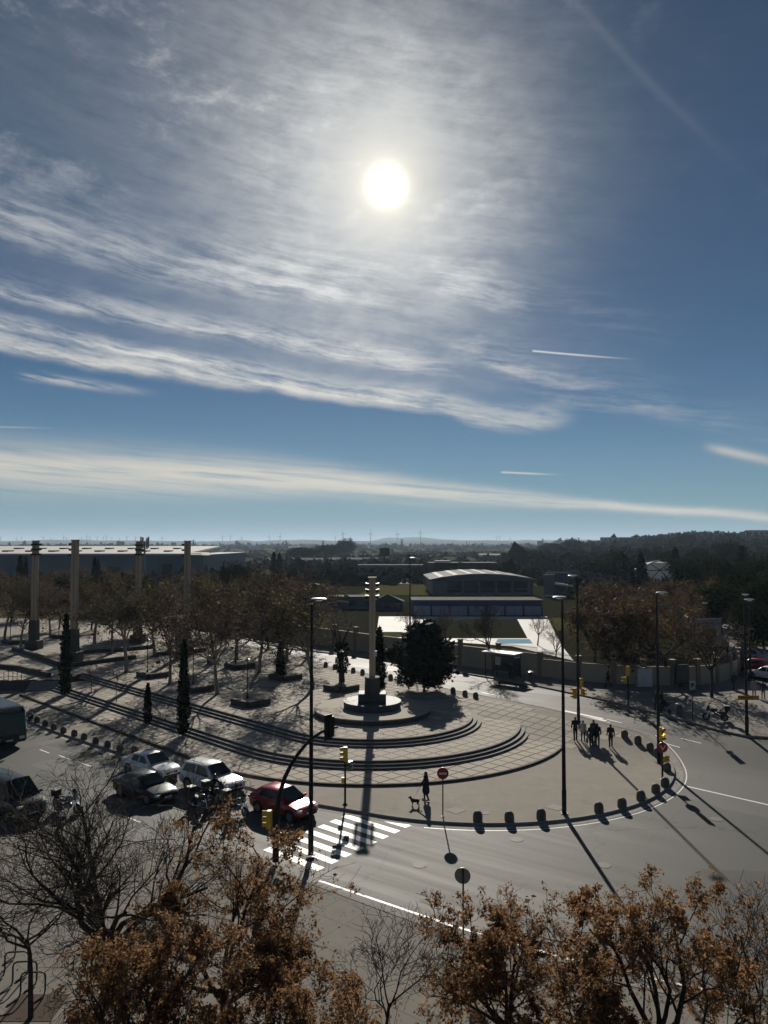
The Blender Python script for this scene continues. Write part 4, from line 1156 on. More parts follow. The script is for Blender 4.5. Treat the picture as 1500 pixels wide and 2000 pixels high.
def low_wall(label, pts, h, w, z):
    t = thing('terrace_wall', label, 'low wall', (0, 0, 0), 0, 'dark low walls at the left end of the plaza')
    q = [Vector(P(px, py, z)) for px, py in pts]
    for a, b in zip(q[:-1], q[1:]):
        d = (b - a); L = d.length; c = (a + b) / 2
        MB().box((c.x, c.y, z + h / 2 - 0.03), (L + w * 0.5, w, h), math.atan2(d.y, d.x)).build('wall_block', M['granite'], t, False, 0.02)
low_wall('long dark low wall slanting down towards the tall cypress', [(27, 1270), (75, 1286), (118, 1301)], 0.55, 0.5, 1.19)
low_wall('dark low wall in front of the second pillar, slanting up to the right', [(140, 1303), (200, 1294), (262, 1287)], 0.5, 0.6, 1.19)
low_wall('dark low wall further back behind the second pillar', [(165, 1276), (232, 1272), (298, 1266)], 0.5, 0.6, 1.19)
low_wall('dark low wall at the left edge in front of the terrace', [(-30, 1302), (40, 1308), (95, 1322)], 0.5, 0.5, 1.19)
low_wall('dark low wall among the plane trees, above the tall cypress', [(305, 1280), (350, 1278), (400, 1272)], 0.45, 0.5, 1.19)
# railing at the terrace edge
rl_ = thing('hand_railing', 'dark metal handrail at the left edge of the terrace', 'railing')
q0, q1 = Vector(P(-10, 1330, 1.19)), Vector(P(42, 1327, 1.19))
for k in range(7):
    p = q0 + (q1 - q0) * k / 6; MB().tube([(p.x, p.y, 1.15), (p.x, p.y, 2.1)], 0.03, 6).build('post', M['dark'], rl_)
for z in (1.55, 2.1): MB().tube([(q0.x, q0.y, z), (q1.x, q1.y, z)], 0.03, 6).build('rail', M['dark'], rl_)

# ------------------------------------------------------------------ boundary wall across the street
WALL = [(-34.0, 139.0), (-22.0, 124.0), (-10.0, 111.0), (-0.7, 101.0), (9.0, 91.2), (16.9, 84.0), (20.4, 81.2), (23.6, 79.6), (26.4, 78.8), (29.2, 78.5), (31.9, 78.9), (34.3, 80.0), (36.6, 82.0), (38.4, 84.4), (40.0, 87.4), (44.0, 96.0), (52.0, 112.0)]
bw = thing('boundary_wall', 'tan stuccoed boundary wall with pillars along the far pavement, curving at its corner', 'wall')
def wall_run(a, b, h, first):
    a, b = Vector(a), Vector(b); d = b - a; L = d.length; n = max(1, round(L / 4.6)); rz = math.atan2(d.y, d.x)
    for k in range(n):
        p, q = a + d * k / n, a + d * (k + 1) / n; c = (p + q) / 2; l = L / n
        MB().box((c.x, c.y, 1.1 + h / 2), (l - 0.44, 0.26, h), rz).build('wall_panel', M['stucco'], bw)
        MB().box((c.x, c.y, 1.1 + h + 0.05), (l - 0.42, 0.36, 0.10), rz).build('coping', M['pillar'], bw)
        MB().box((p.x, p.y, 1.1 + (h + 0.75) / 2), (0.46, 0.46, h + 0.75), rz).build('wall_pillar', M['pillar'], bw, False, 0.02)
        MB().box((p.x, p.y, 1.1 + h + 0.80), (0.56, 0.56, 0.10), rz).build('pillar_cap', M['stucco'], bw)
        if 14.0 < c.x < 39.0:
            for z in (0.22, 0.72): MB().box((c.x, c.y, 1.1 + h + z), (l - 0.44, 0.03, 0.035), rz).build('railing_rail', M['dark'], bw)
            m = int(l / 0.13); dn = d.normalized()
            for i in range(1, m):
                s = -l / 2 + 0.22 + (l - 0.44) * i / m
                MB().box((c.x + dn.x * s, c.y + dn.y * s, 1.1 + h + 0.47), (0.025, 0.025, 0.80)).build('railing_bar', M['dark'], bw)
for i in range(len(WALL) - 1):
    wall_run(WALL[i], WALL[i + 1], 2.35 if i < 5 else 1.85, i == 0)
# blind panels that stand higher at the corner
MB().box((36.0, 83.2, 2.5), (3.4, 0.2, 2.9), math.radians(45)).build('corner_panel', M['stucco'], bw)

# ------------------------------------------------------------------ grounds behind the wall: pale paving, lawns, pool
def area(name, px, m, z, kind='structure', thick=0.3):
    poly = [P(a, b, z) for a, b in px]
    s = sum(poly[i][0] * poly[(i + 1) % len(poly)][1] - poly[(i + 1) % len(poly)][0] * poly[i][1] for i in range(len(poly)))
    if s < 0: poly = poly[::-1]
    o = MB().prism(poly, z - thick, z).build(name, m); tag(o, kind=kind); return o
draped('grounds', [(-40.0, 158.0), (-36.0, 141.0), (-21.0, 126.0), (-9.0, 113.0), (0.4, 102.6), (10.0, 92.8), (17.6, 85.8), (24.0, 81.4), (29.0, 80.4), (33.6, 81.8), (38.6, 88.0), (50.0, 112.0), (70.0, 200.0), (70.0, 260.0), (-60.0, 260.0)], 0.16, M['grass'], 12.0, 'structure', None, 0.4, lambda x, y: 1.24)
area('poolside_paving', [(735, 1243), (1000, 1262), (1120, 1290), (1098, 1262), (1068, 1204), (740, 1204)], M['white_pave'], 1.262)
area('pool_lawn', [(832, 1209), (1010, 1209), (1030, 1246), (808, 1246)], M['grass'], 1.30)
area('side_lawn', [(1070, 1207), (1110, 1207), (1140, 1235), (1088, 1232)], M['grass_olive'], 1.30)
area('verge_lawn', [(740, 1234), (800, 1234), (800, 1243), (740, 1246)], M['grass_olive'], 1.30)
area('pool_water', [(972, 1248), (1034, 1248), (1040, 1256), (968, 1256)], M['water'], 1.31)
area('playing_field', [(735, 1141), (848, 1141), (846, 1162), (700, 1162)], M['grass_olive'], 1.30)
area('field_strip', [(735, 1137), (850, 1137), (850, 1140), (735, 1140)], M['walk_far'], 1.35)
area('park_lawn', [(1462, 1232), (1560, 1232), (1560, 1262), (1455, 1258)], M['grass_olive'], 1.40)
area('side_street', [(1440, 1318), (1500, 1290), (1640, 1275), (1640, 1330), (1500, 1345)], M['asphalt'], 1.245, 'structure', 0.2)

# ------------------------------------------------------------------ buildings of the sports grounds
def place_px(px, dist): return (px - 750.0) / F_PX * dist
def zpx(py, dist): return CAM_H - (py - Y_HOR) * dist / F_PX
b = thing('blue_pavilion', 'long low pavilion with a bright blue fascia and pale blue panels behind the pool lawn', 'building', (0, 0, 0))
d = 153.0; x0, x1 = place_px(806, d), place_px(1057, d)
MB().box(((x0 + x1) / 2, d + 4, 2.0), (x1 - x0 - 0.4, 8, 2.1)).build('wall', M['slate'], b)
MB().box(((x0 + x1) / 2, d + 4, 3.75), (x1 - x0, 8.6, 1.05)).build('fascia', M['blue'], b, False, 0.03)
MB().box(((x0 + x1) / 2, d + 4, 4.33), (x1 - x0 + 0.5, 9.2, 0.12)).build('roof', M['dark_roof'], b)
nb = 7
for k in range(nb):
    c = x0 + (x1 - x0) * (k + 0.5) / nb
    f = MB().box((c, d - 0.06, 2.25), ((x1 - x0) / nb - 0.45, 0.08, 1.75)).build('shutter', M['panel'], b)
    MB().box((c, d - 0.12, 2.25), (0.05, 0.05, 1.7)).build('mullion', M['blue'], f)
for k in range(nb + 1):
    MB().box((x0 + (x1 - x0) * k / nb, d - 0.10, 2.25), (0.3, 0.16, 2.0)).build('post', M['blue'], b)
b = thing('tent_pavilion', 'dark blue pavilion with a pointed hipped roof behind the monument column', 'building', (place_px(757, 168), 168, 1.2)); b.scale = (0.75, 0.8, 0.72)
MB().box((0, 0, 1.3), (8.6, 7, 2.6)).build('wall', M['blue'], b)
MB().add([(-4.8, -4, 2.6), (4.8, -4, 2.6), (4.8, 4, 2.6), (-4.8, 4, 2.6), (0, 0, 4.7)], [(0, 1, 4), (1, 2, 4), (2, 3, 4), (3, 0, 4), (3, 2, 1, 0)]).build('roof', M['dark_roof'], b)
for k in (-2.8, 0, 2.8): MB().box((k, -3.52, 1.4), (1.9, 0.08, 1.5)).build('window', M['glass'], b)
b = thing('service_block', 'low dark blue service block left of the monument column', 'building', (place_px(690, 172), 172, 1.2))
MB().box((0, 0, 1.25), (11, 6, 2.5)).build('wall', M['slate'], b); MB().box((0, 0, 2.6), (11.6, 6.6, 0.25)).build('roof', M['dark_roof'], b)
for k in (-3.5, 0, 3.5): MB().box((k, -3.03, 1.3), (1.6, 0.06, 1.0)).build('window', M['glass'], b)

b = thing('sports_hall', 'grey sports hall with a low curved ribbed roof and large dark windows', 'building', (place_px(942, 212), 212, 1.0))
W, Dp = 27.5, 34.0
MB().box((0, Dp / 2, 2.3), (W, Dp, 4.6)).build('wall', M['hallgrey'], b)
for k in range(5):
    c = -W / 2 + 3.6 + (W - 4.6) * (k + 0.5) / 5
    f = MB().box((c, -0.04, 2.75), ((W - 4.6) / 5 - 0.8, 0.12, 3.3)).build('window', M['glass'], b)
    MB().box((c, -0.12, 2.1), ((W - 4.6) / 5 - 0.8, 0.06, 0.12)).build('transom', M['grey'], f)
    MB().box((c + (W - 4.6) / 10, -0.2, 2.75), (0.45, 0.3, 3.7)).build('pier', M['hallgrey'], b)
n = 22; pts = []
for k in range(n + 1):
    u = -1 + 2 * k / n; pts.append((u * (W / 2 + 0.9), 4.75 + 1.55 * (1 - u * u)))
m = MB()
for k in range(n):
    (xa, za), (xb, zb) = pts[k], pts[k + 1]
    m.add([(xa, -1.4, za), (xb, -1.4, zb), (xb, Dp, zb), (xa, Dp, za)], [(0, 1, 2, 3)])
    m.add([(xa, -1.4, za), (xa, -1.4, 4.3), (xb, -1.4, 4.3), (xb, -1.4, zb)], [(0, 1, 2, 3)])
    m.add([(xa, -1.4, 4.3), (xa, Dp, 4.3), (xb, Dp, 4.3), (xb, -1.4, 4.3)], [(0, 1, 2, 3)])
roof = m.build('roof', M['roof_grey'], b, True)
for k in range(2, n - 1, 3):
    (xa, za), (xb, zb) = pts[k], pts[k + 1]
    MB().add([(xa, -0.6, za + 0.10), (xb, -0.6, zb + 0.10), (xb, Dp - 1, zb + 0.10), (xa, Dp - 1, za + 0.10), (xa, -0.6, za), (xb, -0.6, zb), (xb, Dp - 1, zb), (xa, Dp - 1, za)], [(0, 1, 2, 3), (4, 5, 1, 0), (5, 6, 2, 1), (7, 4, 0, 3)]).build('skylight', M['roof_white'], roof)

b = thing('brown_building', 'long dark brown building with a flat roof behind the sports hall', 'building', (place_px(905, 345), 345, 0.6))
MB().box((0, 8, 3.0), (30, 16, 6.2)).build('wall', M['brown'], b); MB().box((0, 8, 6.25), (30.8, 16.8, 0.3)).build('roof', M['dark_roof'], b)
MB().box((-9, 6, 6.8), (7, 6, 0.9)).build('roof_unit', M['roof_white'], b)
for k in range(9): MB().box((-13.2 + 3.3 * k, -0.05, 3.4), (2.2, 0.12, 1.6)).build('window', M['glass'], b)
b = thing('grey_shed', 'long low grey shed between the parked cars and the brown building', 'building', (place_px(772, 370), 370, 0.6))
MB().box((0, 6, 2.2), (36, 12, 4.6)).build('wall', M['slate'], b); MB().box((0, 6, 4.6), (36.6, 12.6, 0.25)).build('roof', M['dark_roof'], b)
for k in range(8): MB().box((-15.4 + 4.4 * k, -0.05, 2.0), (2.6, 0.12, 2.4)).build('door', M['dark'], b)
b = thing('fronton_court', 'ball court with a tall pale end wall right of the sports hall', 'building', (place_px(1072, 205), 205, 1.2))
MB().box((0, 0, 3.0), (2.9, 0.6, 6.2)).build('end_wall', M['hallgrey'], b)
MB().add([(1.6, 0.6, 3.4), (5.6, -3.0, 3.0), (5.6, -3.0, 3.4), (1.6, 0.6, 3.9), (1.6, 12, 3.4), (5.6, 9, 3.0), (5.6, 9, 3.4), (1.6, 12, 3.9)], [(0, 1, 2, 3), (7, 6, 5, 4), (3, 2, 6, 7), (1, 5, 6, 2), (0, 3, 7, 4), (0, 4, 5, 1)]).build('roof', M['roof_white'], b)
MB().box((4.0, 8, 3.2), (6.5, 0.5, 6.4)).build('side_wall', M['slate'], b)
for k in range(6): MB().box((1.5 + k * 0.9, 7.6, 5.4), (0.14, 0.2, 2.4)).build('fin', M['dark'], b)
MB().box((-0.4, -2.6, 0.7), (2.2, 1.4, 0.25), 0.3).build('canopy', M['roof_white'], b)
b = thing('court_wall', 'long grey free-standing ball court wall left of the short cypress', 'building', (place_px(1156, 225), 225, 1.2))
MB().add([(-6.5, 0, 0), (6.2, -2, 0), (6.2, -2, 5.0), (-6.5, 0, 7.0), (-6.5, 0.5, 0), (6.2, -1.5, 0), (6.2, -1.5, 5.0), (-6.5, 0.5, 7.0)], [(0, 1, 2, 3), (7, 6, 5, 4), (3, 2, 6, 7), (1, 5, 6, 2), (0, 3, 7, 4)]).build('wall', M['slate'], b)
MB().box((5.0, -2.4, 1.0), (3.5, 0.5, 0.2), -0.15).build('ledge', M['roof_grey'], b)
# geodesic dome
b = thing('geodesic_dome', 'white faceted dome with dark triangular ribs between two cypresses', 'dome', (place_px(1286, 236), 236, 0.4))
bm = bmesh.new(); bmesh.ops.create_icosphere(bm, subdivisions=2, radius=8.6)
tri = [[v.co.copy() for v in f.verts] for f in bm.faces if f.calc_center_median().z > -0.6]; edges = [(e.verts[0].co.copy(), e.verts[1].co.copy()) for e in bm.edges if (e.verts[0].co.z + e.verts[1].co.z) > -0.6]
bm.free()
for t3 in tri: MB().add([(v.x, v.y, v.z * 0.64 + 4.4) for v in t3], [(0, 1, 2)]).build('panel', M['membrane'], b)
m = MB()
for a_, c_ in edges:
    m.tube([(a_.x * 1.008, a_.y * 1.008, a_.z * 0.645 + 4.4), (c_.x * 1.008, c_.y * 1.008, c_.z * 0.645 + 4.4)], 0.13, 5)
m.build('ribs', M['dark'], b)
MB().lathe([(8.3, 0), (8.3, 4.3)], 24).build('wall', M['white'], b)
# exhibition hall with the long white roof
b = thing('exhibition_hall', 'huge exhibition hall with a long white sloping roof and slate blue wall', 'building', (0, 0, 0))
d = 300.0; xr, xl = place_px(394, d), place_px(-260, d); ze, zb_ = zpx(1081, d), zpx(1066.5, 400.0)
xs_ = (xl + xr) / 2; w_ = xr - xl
npan = 16
for k in range(npan): MB().box((xl + w_ * (k + 0.5) / npan, d + 0.2, (ze - 1) / 2), (w_ / npan - 0.06, 0.4, ze + 1)).build('wall_panel', M['slate'], b)
MB().box((xs_, d + 50, (ze - 1) / 2), (w_ - 1, 98, ze - 0.2)).build('hall_body', M['slate'], b)
rf = MB().add([(xl, d - 0.8, ze), (xr - 6, d - 0.8, ze), (xr - 14, 400, zb_), (xl, 400, zb_), (xl, d - 0.8, ze - 0.6), (xr - 6, d - 0.8, ze - 0.6), (xr - 14, 400, zb_ - 0.6), (xl, 400, zb_ - 0.6)], [(0, 1, 2, 3), (4, 5, 1, 0), (5, 6, 2, 1), (7, 6, 5, 4)]).build('roof', M['roof_white'], b)
for k in range(8):
    for j in range(2):
        u = 0.12 + 0.20 * j; yy = d + 100 * (0.20 + 0.34 * j); zz = ze + (zb_ - ze) * (yy - d) / 100
        xx = place_px(28 + 44 * k + 12 * j, d + 25 + j * 30)
        MB().box((xx, yy, zz + 0.1), (2.6, 5, 0.9)).build('roof_hatch', M['dark'], rf)
MB().box((xr - 1.5, d + 3, (zpx(1085, d)) / 2), (5.5, 10, zpx(1085, d))).build('corner_block', M['slate'], b)
MB().add([(xr - 5, d - 3, zpx(1083, d)), (xr + 4, d - 3, zpx(1084, d)), (xr + 1, d + 8, zpx(1079, d)), (xr - 6, d + 8, zpx(1079, d))], [(0, 1, 2, 3)]).build('canopy', M['roof_white'], b)
# telecom mast
b = thing('telecom_mast', 'telecom mast with upright panel antennas above the hall roof', 'mast', (place_px(283, 180), 180, 1.0))
zt = zpx(1049, 180) - 1.0
MB().tube([(0, 0, 0), (0, 0, zt - 1)], [0.35, 0.2], 10).build('pole', M['grey'], b)
for k, (ox, oy) in enumerate(((-0.9, 0), (-0.35, -0.5), (0.35, 0.4), (0.9, 0), (-0.6, 0.6), (0.7, -0.5))):
    f = MB().box((ox, oy, zt - 1.2 - 0.15 * (k % 3)), (0.28, 0.2, 2.6)).build('antenna', M['grey'], b)
    MB().tube([(ox, oy, zt - 1.4), (0, 0, zt - 1.4)], 0.05, 5).build('bracket', M['dark'], b)
# houses on the wooded rise
for px, dist, w, h, dp, lb in ((1232, 1150, 88, 9, 14, 'long white institutional building along the top of the wooded rise'), (1340, 700, 60, 4, 12, 'low pale building half way up the wooded rise'), (1486, 1000, 32, 14, 20, 'grey block on the skyline at the right edge'),
                               (1295, 560, 26, 3.5, 10, 'small pale building below the long white one'), (1410, 640, 40, 4, 10, 'low pale sheds in the trees left of the grey skyline block')):
    X = place_px(px, dist); z = far_height(X, dist)
    b = thing('hillside_building', lb, 'building', (X, dist, z), 0, 'buildings on the wooded rise')
    hh = h * 0.7 + 3; MB().box((0, 0, hh / 2 - 2), (w, dp, hh + 2)).build('wall', M['hallgrey'], b); MB().box((0, 0, hh - 1.8), (w + 1.5, dp + 1.5, 0.6)).build('roof', M['roof_grey'], b)
    nw = max(4, int(w / 7))
    for k in range(nw): MB().box((-w / 2 + w * (k + 0.5) / nw, -dp / 2 - 0.1, hh - 5), (w / nw * 0.5, 0.3, 2.0)).build('window', M['glass'], b)
for px, py, dist, w, lb in ((960, 1084, 900, 30, 'white-roofed shed on the plain above the brown building'), (575, 1098, 620, 46, 'long pale shed behind the distant cypress pair'), (1060, 1092, 720, 14, 'small white hut on the plain right of the sports hall'), (1187, 1083, 780, 16, 'tiny white hut on the plain left of the tall cypress'), (575, 1069, 1700, 26, 'far white shed just under the horizon'), (690, 1093, 640, 40, 'low shed with a pale roof beyond the parked cars')):
    X = place_px(px, dist); z = far_height(X, dist); b = thing('farm_shed', lb, 'shed', (X, dist, z), 0, 'sheds on the plain')
    h = max(2.0, zpx(py, dist) - z)
    MB().box((0, 4, h / 2 - 0.3), (w, 9, h + 0.6)).build('wall', M['hallgrey'], b)
    MB().add([(-w / 2 - 0.4, -1, h), (w / 2 + 0.4, -1, h), (w / 2 + 0.4, 4, h + 1.6), (-w / 2 - 0.4, 4, h + 1.6), (w / 2 + 0.4, 9, h), (-w / 2 - 0.4, 9, h)], [(0, 1, 2, 3), (3, 2, 4, 5)]).build('roof', M['roof_white'] if w < 35 else M['roof_grey'], b)
    for k in (-0.3, 0, 0.3): MB().box((w * k, -0.55, 1.2), (w * 0.12, 0.1, 2.0)).build('door', M['dark'], b)
# big screen on a mast, lattice pylons, wind turbines
b = thing('field_screen', 'dark rectangular board on a mast beyond the parked cars', 'board', (place_px(751, 420), 420, 0.5))
MB().tube([(0, 0, 0), (0, 0, 12)], 0.5, 8).build('mast', M['dark'], b); MB().box((0, 0, zpx(1078, 420) - 0.5), (5.6, 0.8, 4.6)).build('screen', M['dark'], b, False, 0.05); MB().box((0, 0.5, zpx(1078, 420) - 0.5), (4.6, 0.4, 3.6)).build('frame', M['grey'], b)
def pylon(label, px, top, dist):
    X = place_px(px, dist); z = far_height(X, dist); H = zpx(top, dist) - z
    t = thing('lattice_pylon', label, 'pylon', (X, dist, z), 0.4, 'power pylons'); w = H * 0.10; r = max(0.18, dist * 0.00022)
    m = MB()
    for sx, sy in ((-1, -1), (1, -1), (1, 1), (-1, 1)): m.tube([(sx * w, sy * w, 0), (sx * w * 0.12, sy * w * 0.12, H)], r, 4)
    for k in range(7):
        z0, z1 = H * k / 8, H * (k + 1) / 8; a0, a1 = w * (1 - 0.88 * k / 8), w * (1 - 0.88 * (k + 1) / 8)
        for sy in (-1, 1): m.tube([(-a0, sy * a0, z0), (a1, sy * a1, z1)], r * 0.6, 4); m.tube([(a0, sy * a0, z0), (-a1, sy * a1, z1)], r * 0.6, 4)
    m.build('lattice', M['dark'], t)
    for k in (0.72, 0.84, 0.95): MB().tube([(-H * 0.16, 0, H * k), (0, 0, H * (k + 0.02)), (H * 0.16, 0, H * k)], r, 4).build('cross_arm', M['dark'], t)
for px, top, dist, lb in ((631, 1056, 1500, 'lattice pylon left of the flat-topped hill, above the parked cars'), (785, 1053, 1700, 'lattice pylon under the flat-topped hill'), (378, 1054, 1300, 'lattice pylon just right of the exhibition hall pillar'), (684, 1050, 2600, 'small lattice pylon on the skyline beside a turbine'), (1003, 1072, 900, 'lattice pylon right of the brown building'), (1130, 1050, 1900, 'lattice pylon left of the wooded rise'), (540, 1070, 900, 'short lattice pylon by the distant cypress pair'), (1060, 1052, 2000, 'lattice pylon on the skyline right of the sports hall')):
    pylon(lb, px, top, dist)
turb_px = [(2, 1050, 8000), (33, 1052, 9000), (43, 1050, 9000), (85, 1050, 8500), (100, 1052, 9000), (125, 1049, 8200), (131, 1052, 9000), (160, 1051, 8800), (170, 1047, 7200), (176, 1050, 9000), (190, 1050, 8600), (202, 1050, 8600), (208, 1047, 8000), (219, 1051, 9000), (234, 1052, 9000), (248, 1049, 8500), (265, 1050, 8600), (317, 1050, 8800),
           (435, 1048, 8000), (450, 1048, 8200), (472, 1050, 8600), (526, 1048, 8000), (547, 1047, 8000), (655, 1049, 8200), (670, 1042, 6400), (724, 1042, 6600), (776, 1043, 6800), (821, 1040, 6400), (970, 1050, 8800), (976, 1049, 8800), (996, 1052, 9200)]
BL = {}
def turbine_meshes(H):
    r = 4.2
    tw = MB().tube([(0, 0, -8), (0, 0, H)], [r * 1.25, r * 0.7], 8).mesh('tower'); nc = MB().box((0, 1.0, H + 1.5), (4.2, 10, 4.2)).mesh('nacelle')
    L = H * 0.52; bl = MB().add([(-1.6, 0, 0), (1.6, 0, 0), (3.6, 0, L * 0.2), (1.2, 0, L), (-1.0, 0, L), (-2.4, 0, L * 0.2), (-1.6, 1.4, 0), (1.6, 1.4, 0), (3.6, 0.9, L * 0.2), (1.2, 0.3, L), (-1.0, 0.3, L), (-2.4, 0.9, L * 0.2)],
        [(0, 1, 2, 5), (5, 2, 3, 4), (7, 6, 11, 8), (8, 11, 10, 9), (1, 7, 8, 2), (2, 8, 9, 3), (6, 0, 5, 11), (11, 5, 4, 10), (4, 3, 9, 10)]).mesh('blade')
    return tw, nc, bl
TM = turbine_meshes(80.0); rtb = random.Random(3)
M['turbine'] = plain('turbine_grey', (0.04, 0.046, 0.05), 0.9, 0.0, 0.0, 0.05, 0.1)
for i, (px, hub, dist) in enumerate(turb_px):
    X = place_px(px, dist); zh = zpx(hub, dist); z = far_height(X, dist)
    t = thing('wind_turbine', '%s wind turbine from the left along the skyline' % ORD[i], 'wind turbine', (X, dist, zh - 80.0 * 0.75), rtb.uniform(-0.5, 0.5), 'wind turbines on the skyline')
    t.scale = (1.0, 1.0, 1.0) ; sc = 0.75 * rtb.uniform(0.9, 1.1); t.scale = (sc, sc, sc); t.location.z = zh - 80.0 * sc
    mesh_obj('tower', TM[0], M['turbine'], t)
    if z < t.location.z - 2: mesh_obj('foundation', MB().lathe([(3.4, (z - t.location.z) / sc - 6), (3.0, 0)], 8).mesh('foundation'), M['turbine'], t)
    mesh_obj('nacelle', TM[1], M['turbine'], t)
    a0 = rtb.uniform(0, 2.09)
    for k in range(3):
        bo = mesh_obj('blade', TM[2], M['turbine'], t); bo.location = (0, -4.6, 81.5); bo.rotation_euler = (0, a0 + k * 2.0944, 0)

# notice board behind the wall
b = thing('notice_board', 'big pale translucent notice board on two posts behind the corner of the wall', 'board', (place_px(1380, 88), 88, 1.2))
for s in (-1, 1): MB().tube([(s * 1.55, 0, 0), (s * 1.55, 0, 5.9)], 0.07, 8).build('post', M['dark'], b)
MB().box((0, 0, 4.3), (3.0, 0.08, 3.0)).build('panel', M['hallgrey'], b)
for k in range(6): MB().box((-0.35 + 0.1 * (k % 2), -0.06, 5.2 - 0.36 * k), (1.7 - 0.3 * (k % 3), 0.02, 0.12)).build('text_line', M['dark'], b)

# ------------------------------------------------------------------ haze
hz = MB().box((0, 9000, 30.0), (78000, 78000, 330.0))
hm = bpy.data.materials.new('haze_air'); hm.use_nodes = True; hm.node_tree.nodes.clear()
ho = hm.node_tree.nodes.new('ShaderNodeOutputMaterial'); hv = hm.node_tree.nodes.new('ShaderNodeVolumePrincipled')
hv.inputs['Color'].default_value = (0.62, 0.80, 1.0, 1); hv.inputs['Density'].default_value = 8.5e-5; hv.inputs['Anisotropy'].default_value = 0.2
hm.node_tree.links.new(hv.outputs[0], ho.inputs['Volume'])
tag(hz.build('haze', hm), 'thin bluish haze over the plain', 'haze', kind='stuff')

# ------------------------------------------------------------------ bollards
BOLL = MB().lathe([(0.255, 0.0), (0.27, 0.05), (0.27, 0.26), (0.262, 0.36), (0.235, 0.455), (0.185, 0.53), (0.11, 0.58), (0.01, 0.60)], 18).mesh('bollard'); smooth_mesh(BOLL)
BOLL.materials.append(M['stone'])
rbol = random.Random(9)
def bollard(label, px, py, s=1.0, group='domed stone bollards'):
    x, y, z = PG(px, py, 0.13)
    o = mesh_obj('bollard', BOLL); o.location = (x, y, z); o.scale = (s, s, s * rbol.uniform(0.94, 1.05)); o.rotation_euler = (rbol.gauss(0, 0.025), rbol.gauss(0, 0.025), rbol.uniform(0, 6)); tag(o, label, 'bollard', group)
for i, (px, py) in enumerate(((933, 1604), (995, 1604), (1057, 1600), (1170, 1587), (1215, 1577), (1252, 1563), (1281, 1548), (1299, 1536))):
    bollard('domed stone bollard on the near kerb of the island, %s counting from the no-entry sign' % ORD[i], px, py)
for i, (px, py) in enumerate(((1303, 1506), (1284, 1477), (1270, 1465), (1246, 1452), (1220, 1440))):
    bollard('domed stone bollard on the right tip of the island, %s counting from the amber signal' % ORD[i], px, py)
for i, (px, py) in enumerate(((262, 1470), (234, 1468), (210, 1460), (187, 1452), (164, 1444), (145, 1438), (124, 1431), (105, 1425), (88, 1418), (72, 1411), (60, 1404))):
    bollard('dark domed bollard on the left kerb, %s counting from the white saloon' % ORD[i], px, py, 0.9)
for i, (px, py) in enumerate(((929, 1363), (908, 1359), (885, 1354), (780, 1332), (763, 1327), (708, 1317), (690, 1313), (654, 1306), (636, 1302))):
    bollard('dark domed bollard on the far kerb behind the plaza, %s counting from the right' % ORD[i], px, py, 0.95)

# ------------------------------------------------------------------ lamps, signals and signs
def street_lamp(label, px, py, h, flip=1, up=0.13, arm=0.35):
    x, y, z = PG(px, py, up)
    t = thing('street_lamp', label, 'street lamp', (x, y, z), 0, 'tall street lamps')
    MB().box((0, 0, 0.02), (0.42, 0.42, 0.04)).build('base_plate', M['black'], t)
    MB().lathe([(0.135, 0), (0.135, 1.3), (0.12, 1.35), (0.062, h - 0.25)], 12).build('pole', M['black'], t, True)
    MB().box((0, -0.138, 0.9), (0.12, 0.02, 0.35)).build('access_door', M['dark'], t)
    MB().tube([(0, 0, h - 0.35), (0, 0, h - 0.1), (flip * arm, 0, h)], 0.04, 6).build('arm', M['black'], t)
    hd = MB().lathe([(0.02, 0.07), (0.30, 0.06), (0.40, 0.015), (0.36, -0.02), (0.10, -0.07)], 20)
    hd.v = [(vx * 1.0 + flip * arm, vy * 0.6, vz * 0.8 + h) for vx, vy, vz in hd.v]
    head = hd.build('lamp_head', M['lightgrey'], t, True)
    MB().box((flip * arm, 0, h - 0.09), (0.36, 0.26, 0.03)).build('lens', M['lamp_glass'], head)
    return t
street_lamp('tall black street lamp beside the zebra crossing, in front of the red car', 607, 1668, 12.6)
street_lamp('tall black street lamp on the near kerb of the island between two bollards', 1102, 1589, 12.3, -1, 0.13, 0.15)
L3 = street_lamp('tall black street lamp at the right tip of the island beside the amber signal', 1287, 1490, 11.9)
L4 = street_lamp('tall black street lamp on the far kerb with the yellow signals', 1130, 1412, 12.0, -1)
L5 = street_lamp('black street lamp carrying the orange direction board', 1459, 1434, 10.2)
street_lamp('black street lamp at the park corner behind the orange board', 1466, 1330, 9.0, -1)
street_lamp('street lamp among the pines on the right', 1374, 1262, 6.0, 1)
street_lamp('thin black street lamp in front of the pool paving', 801, 1278, 12.5, 1)
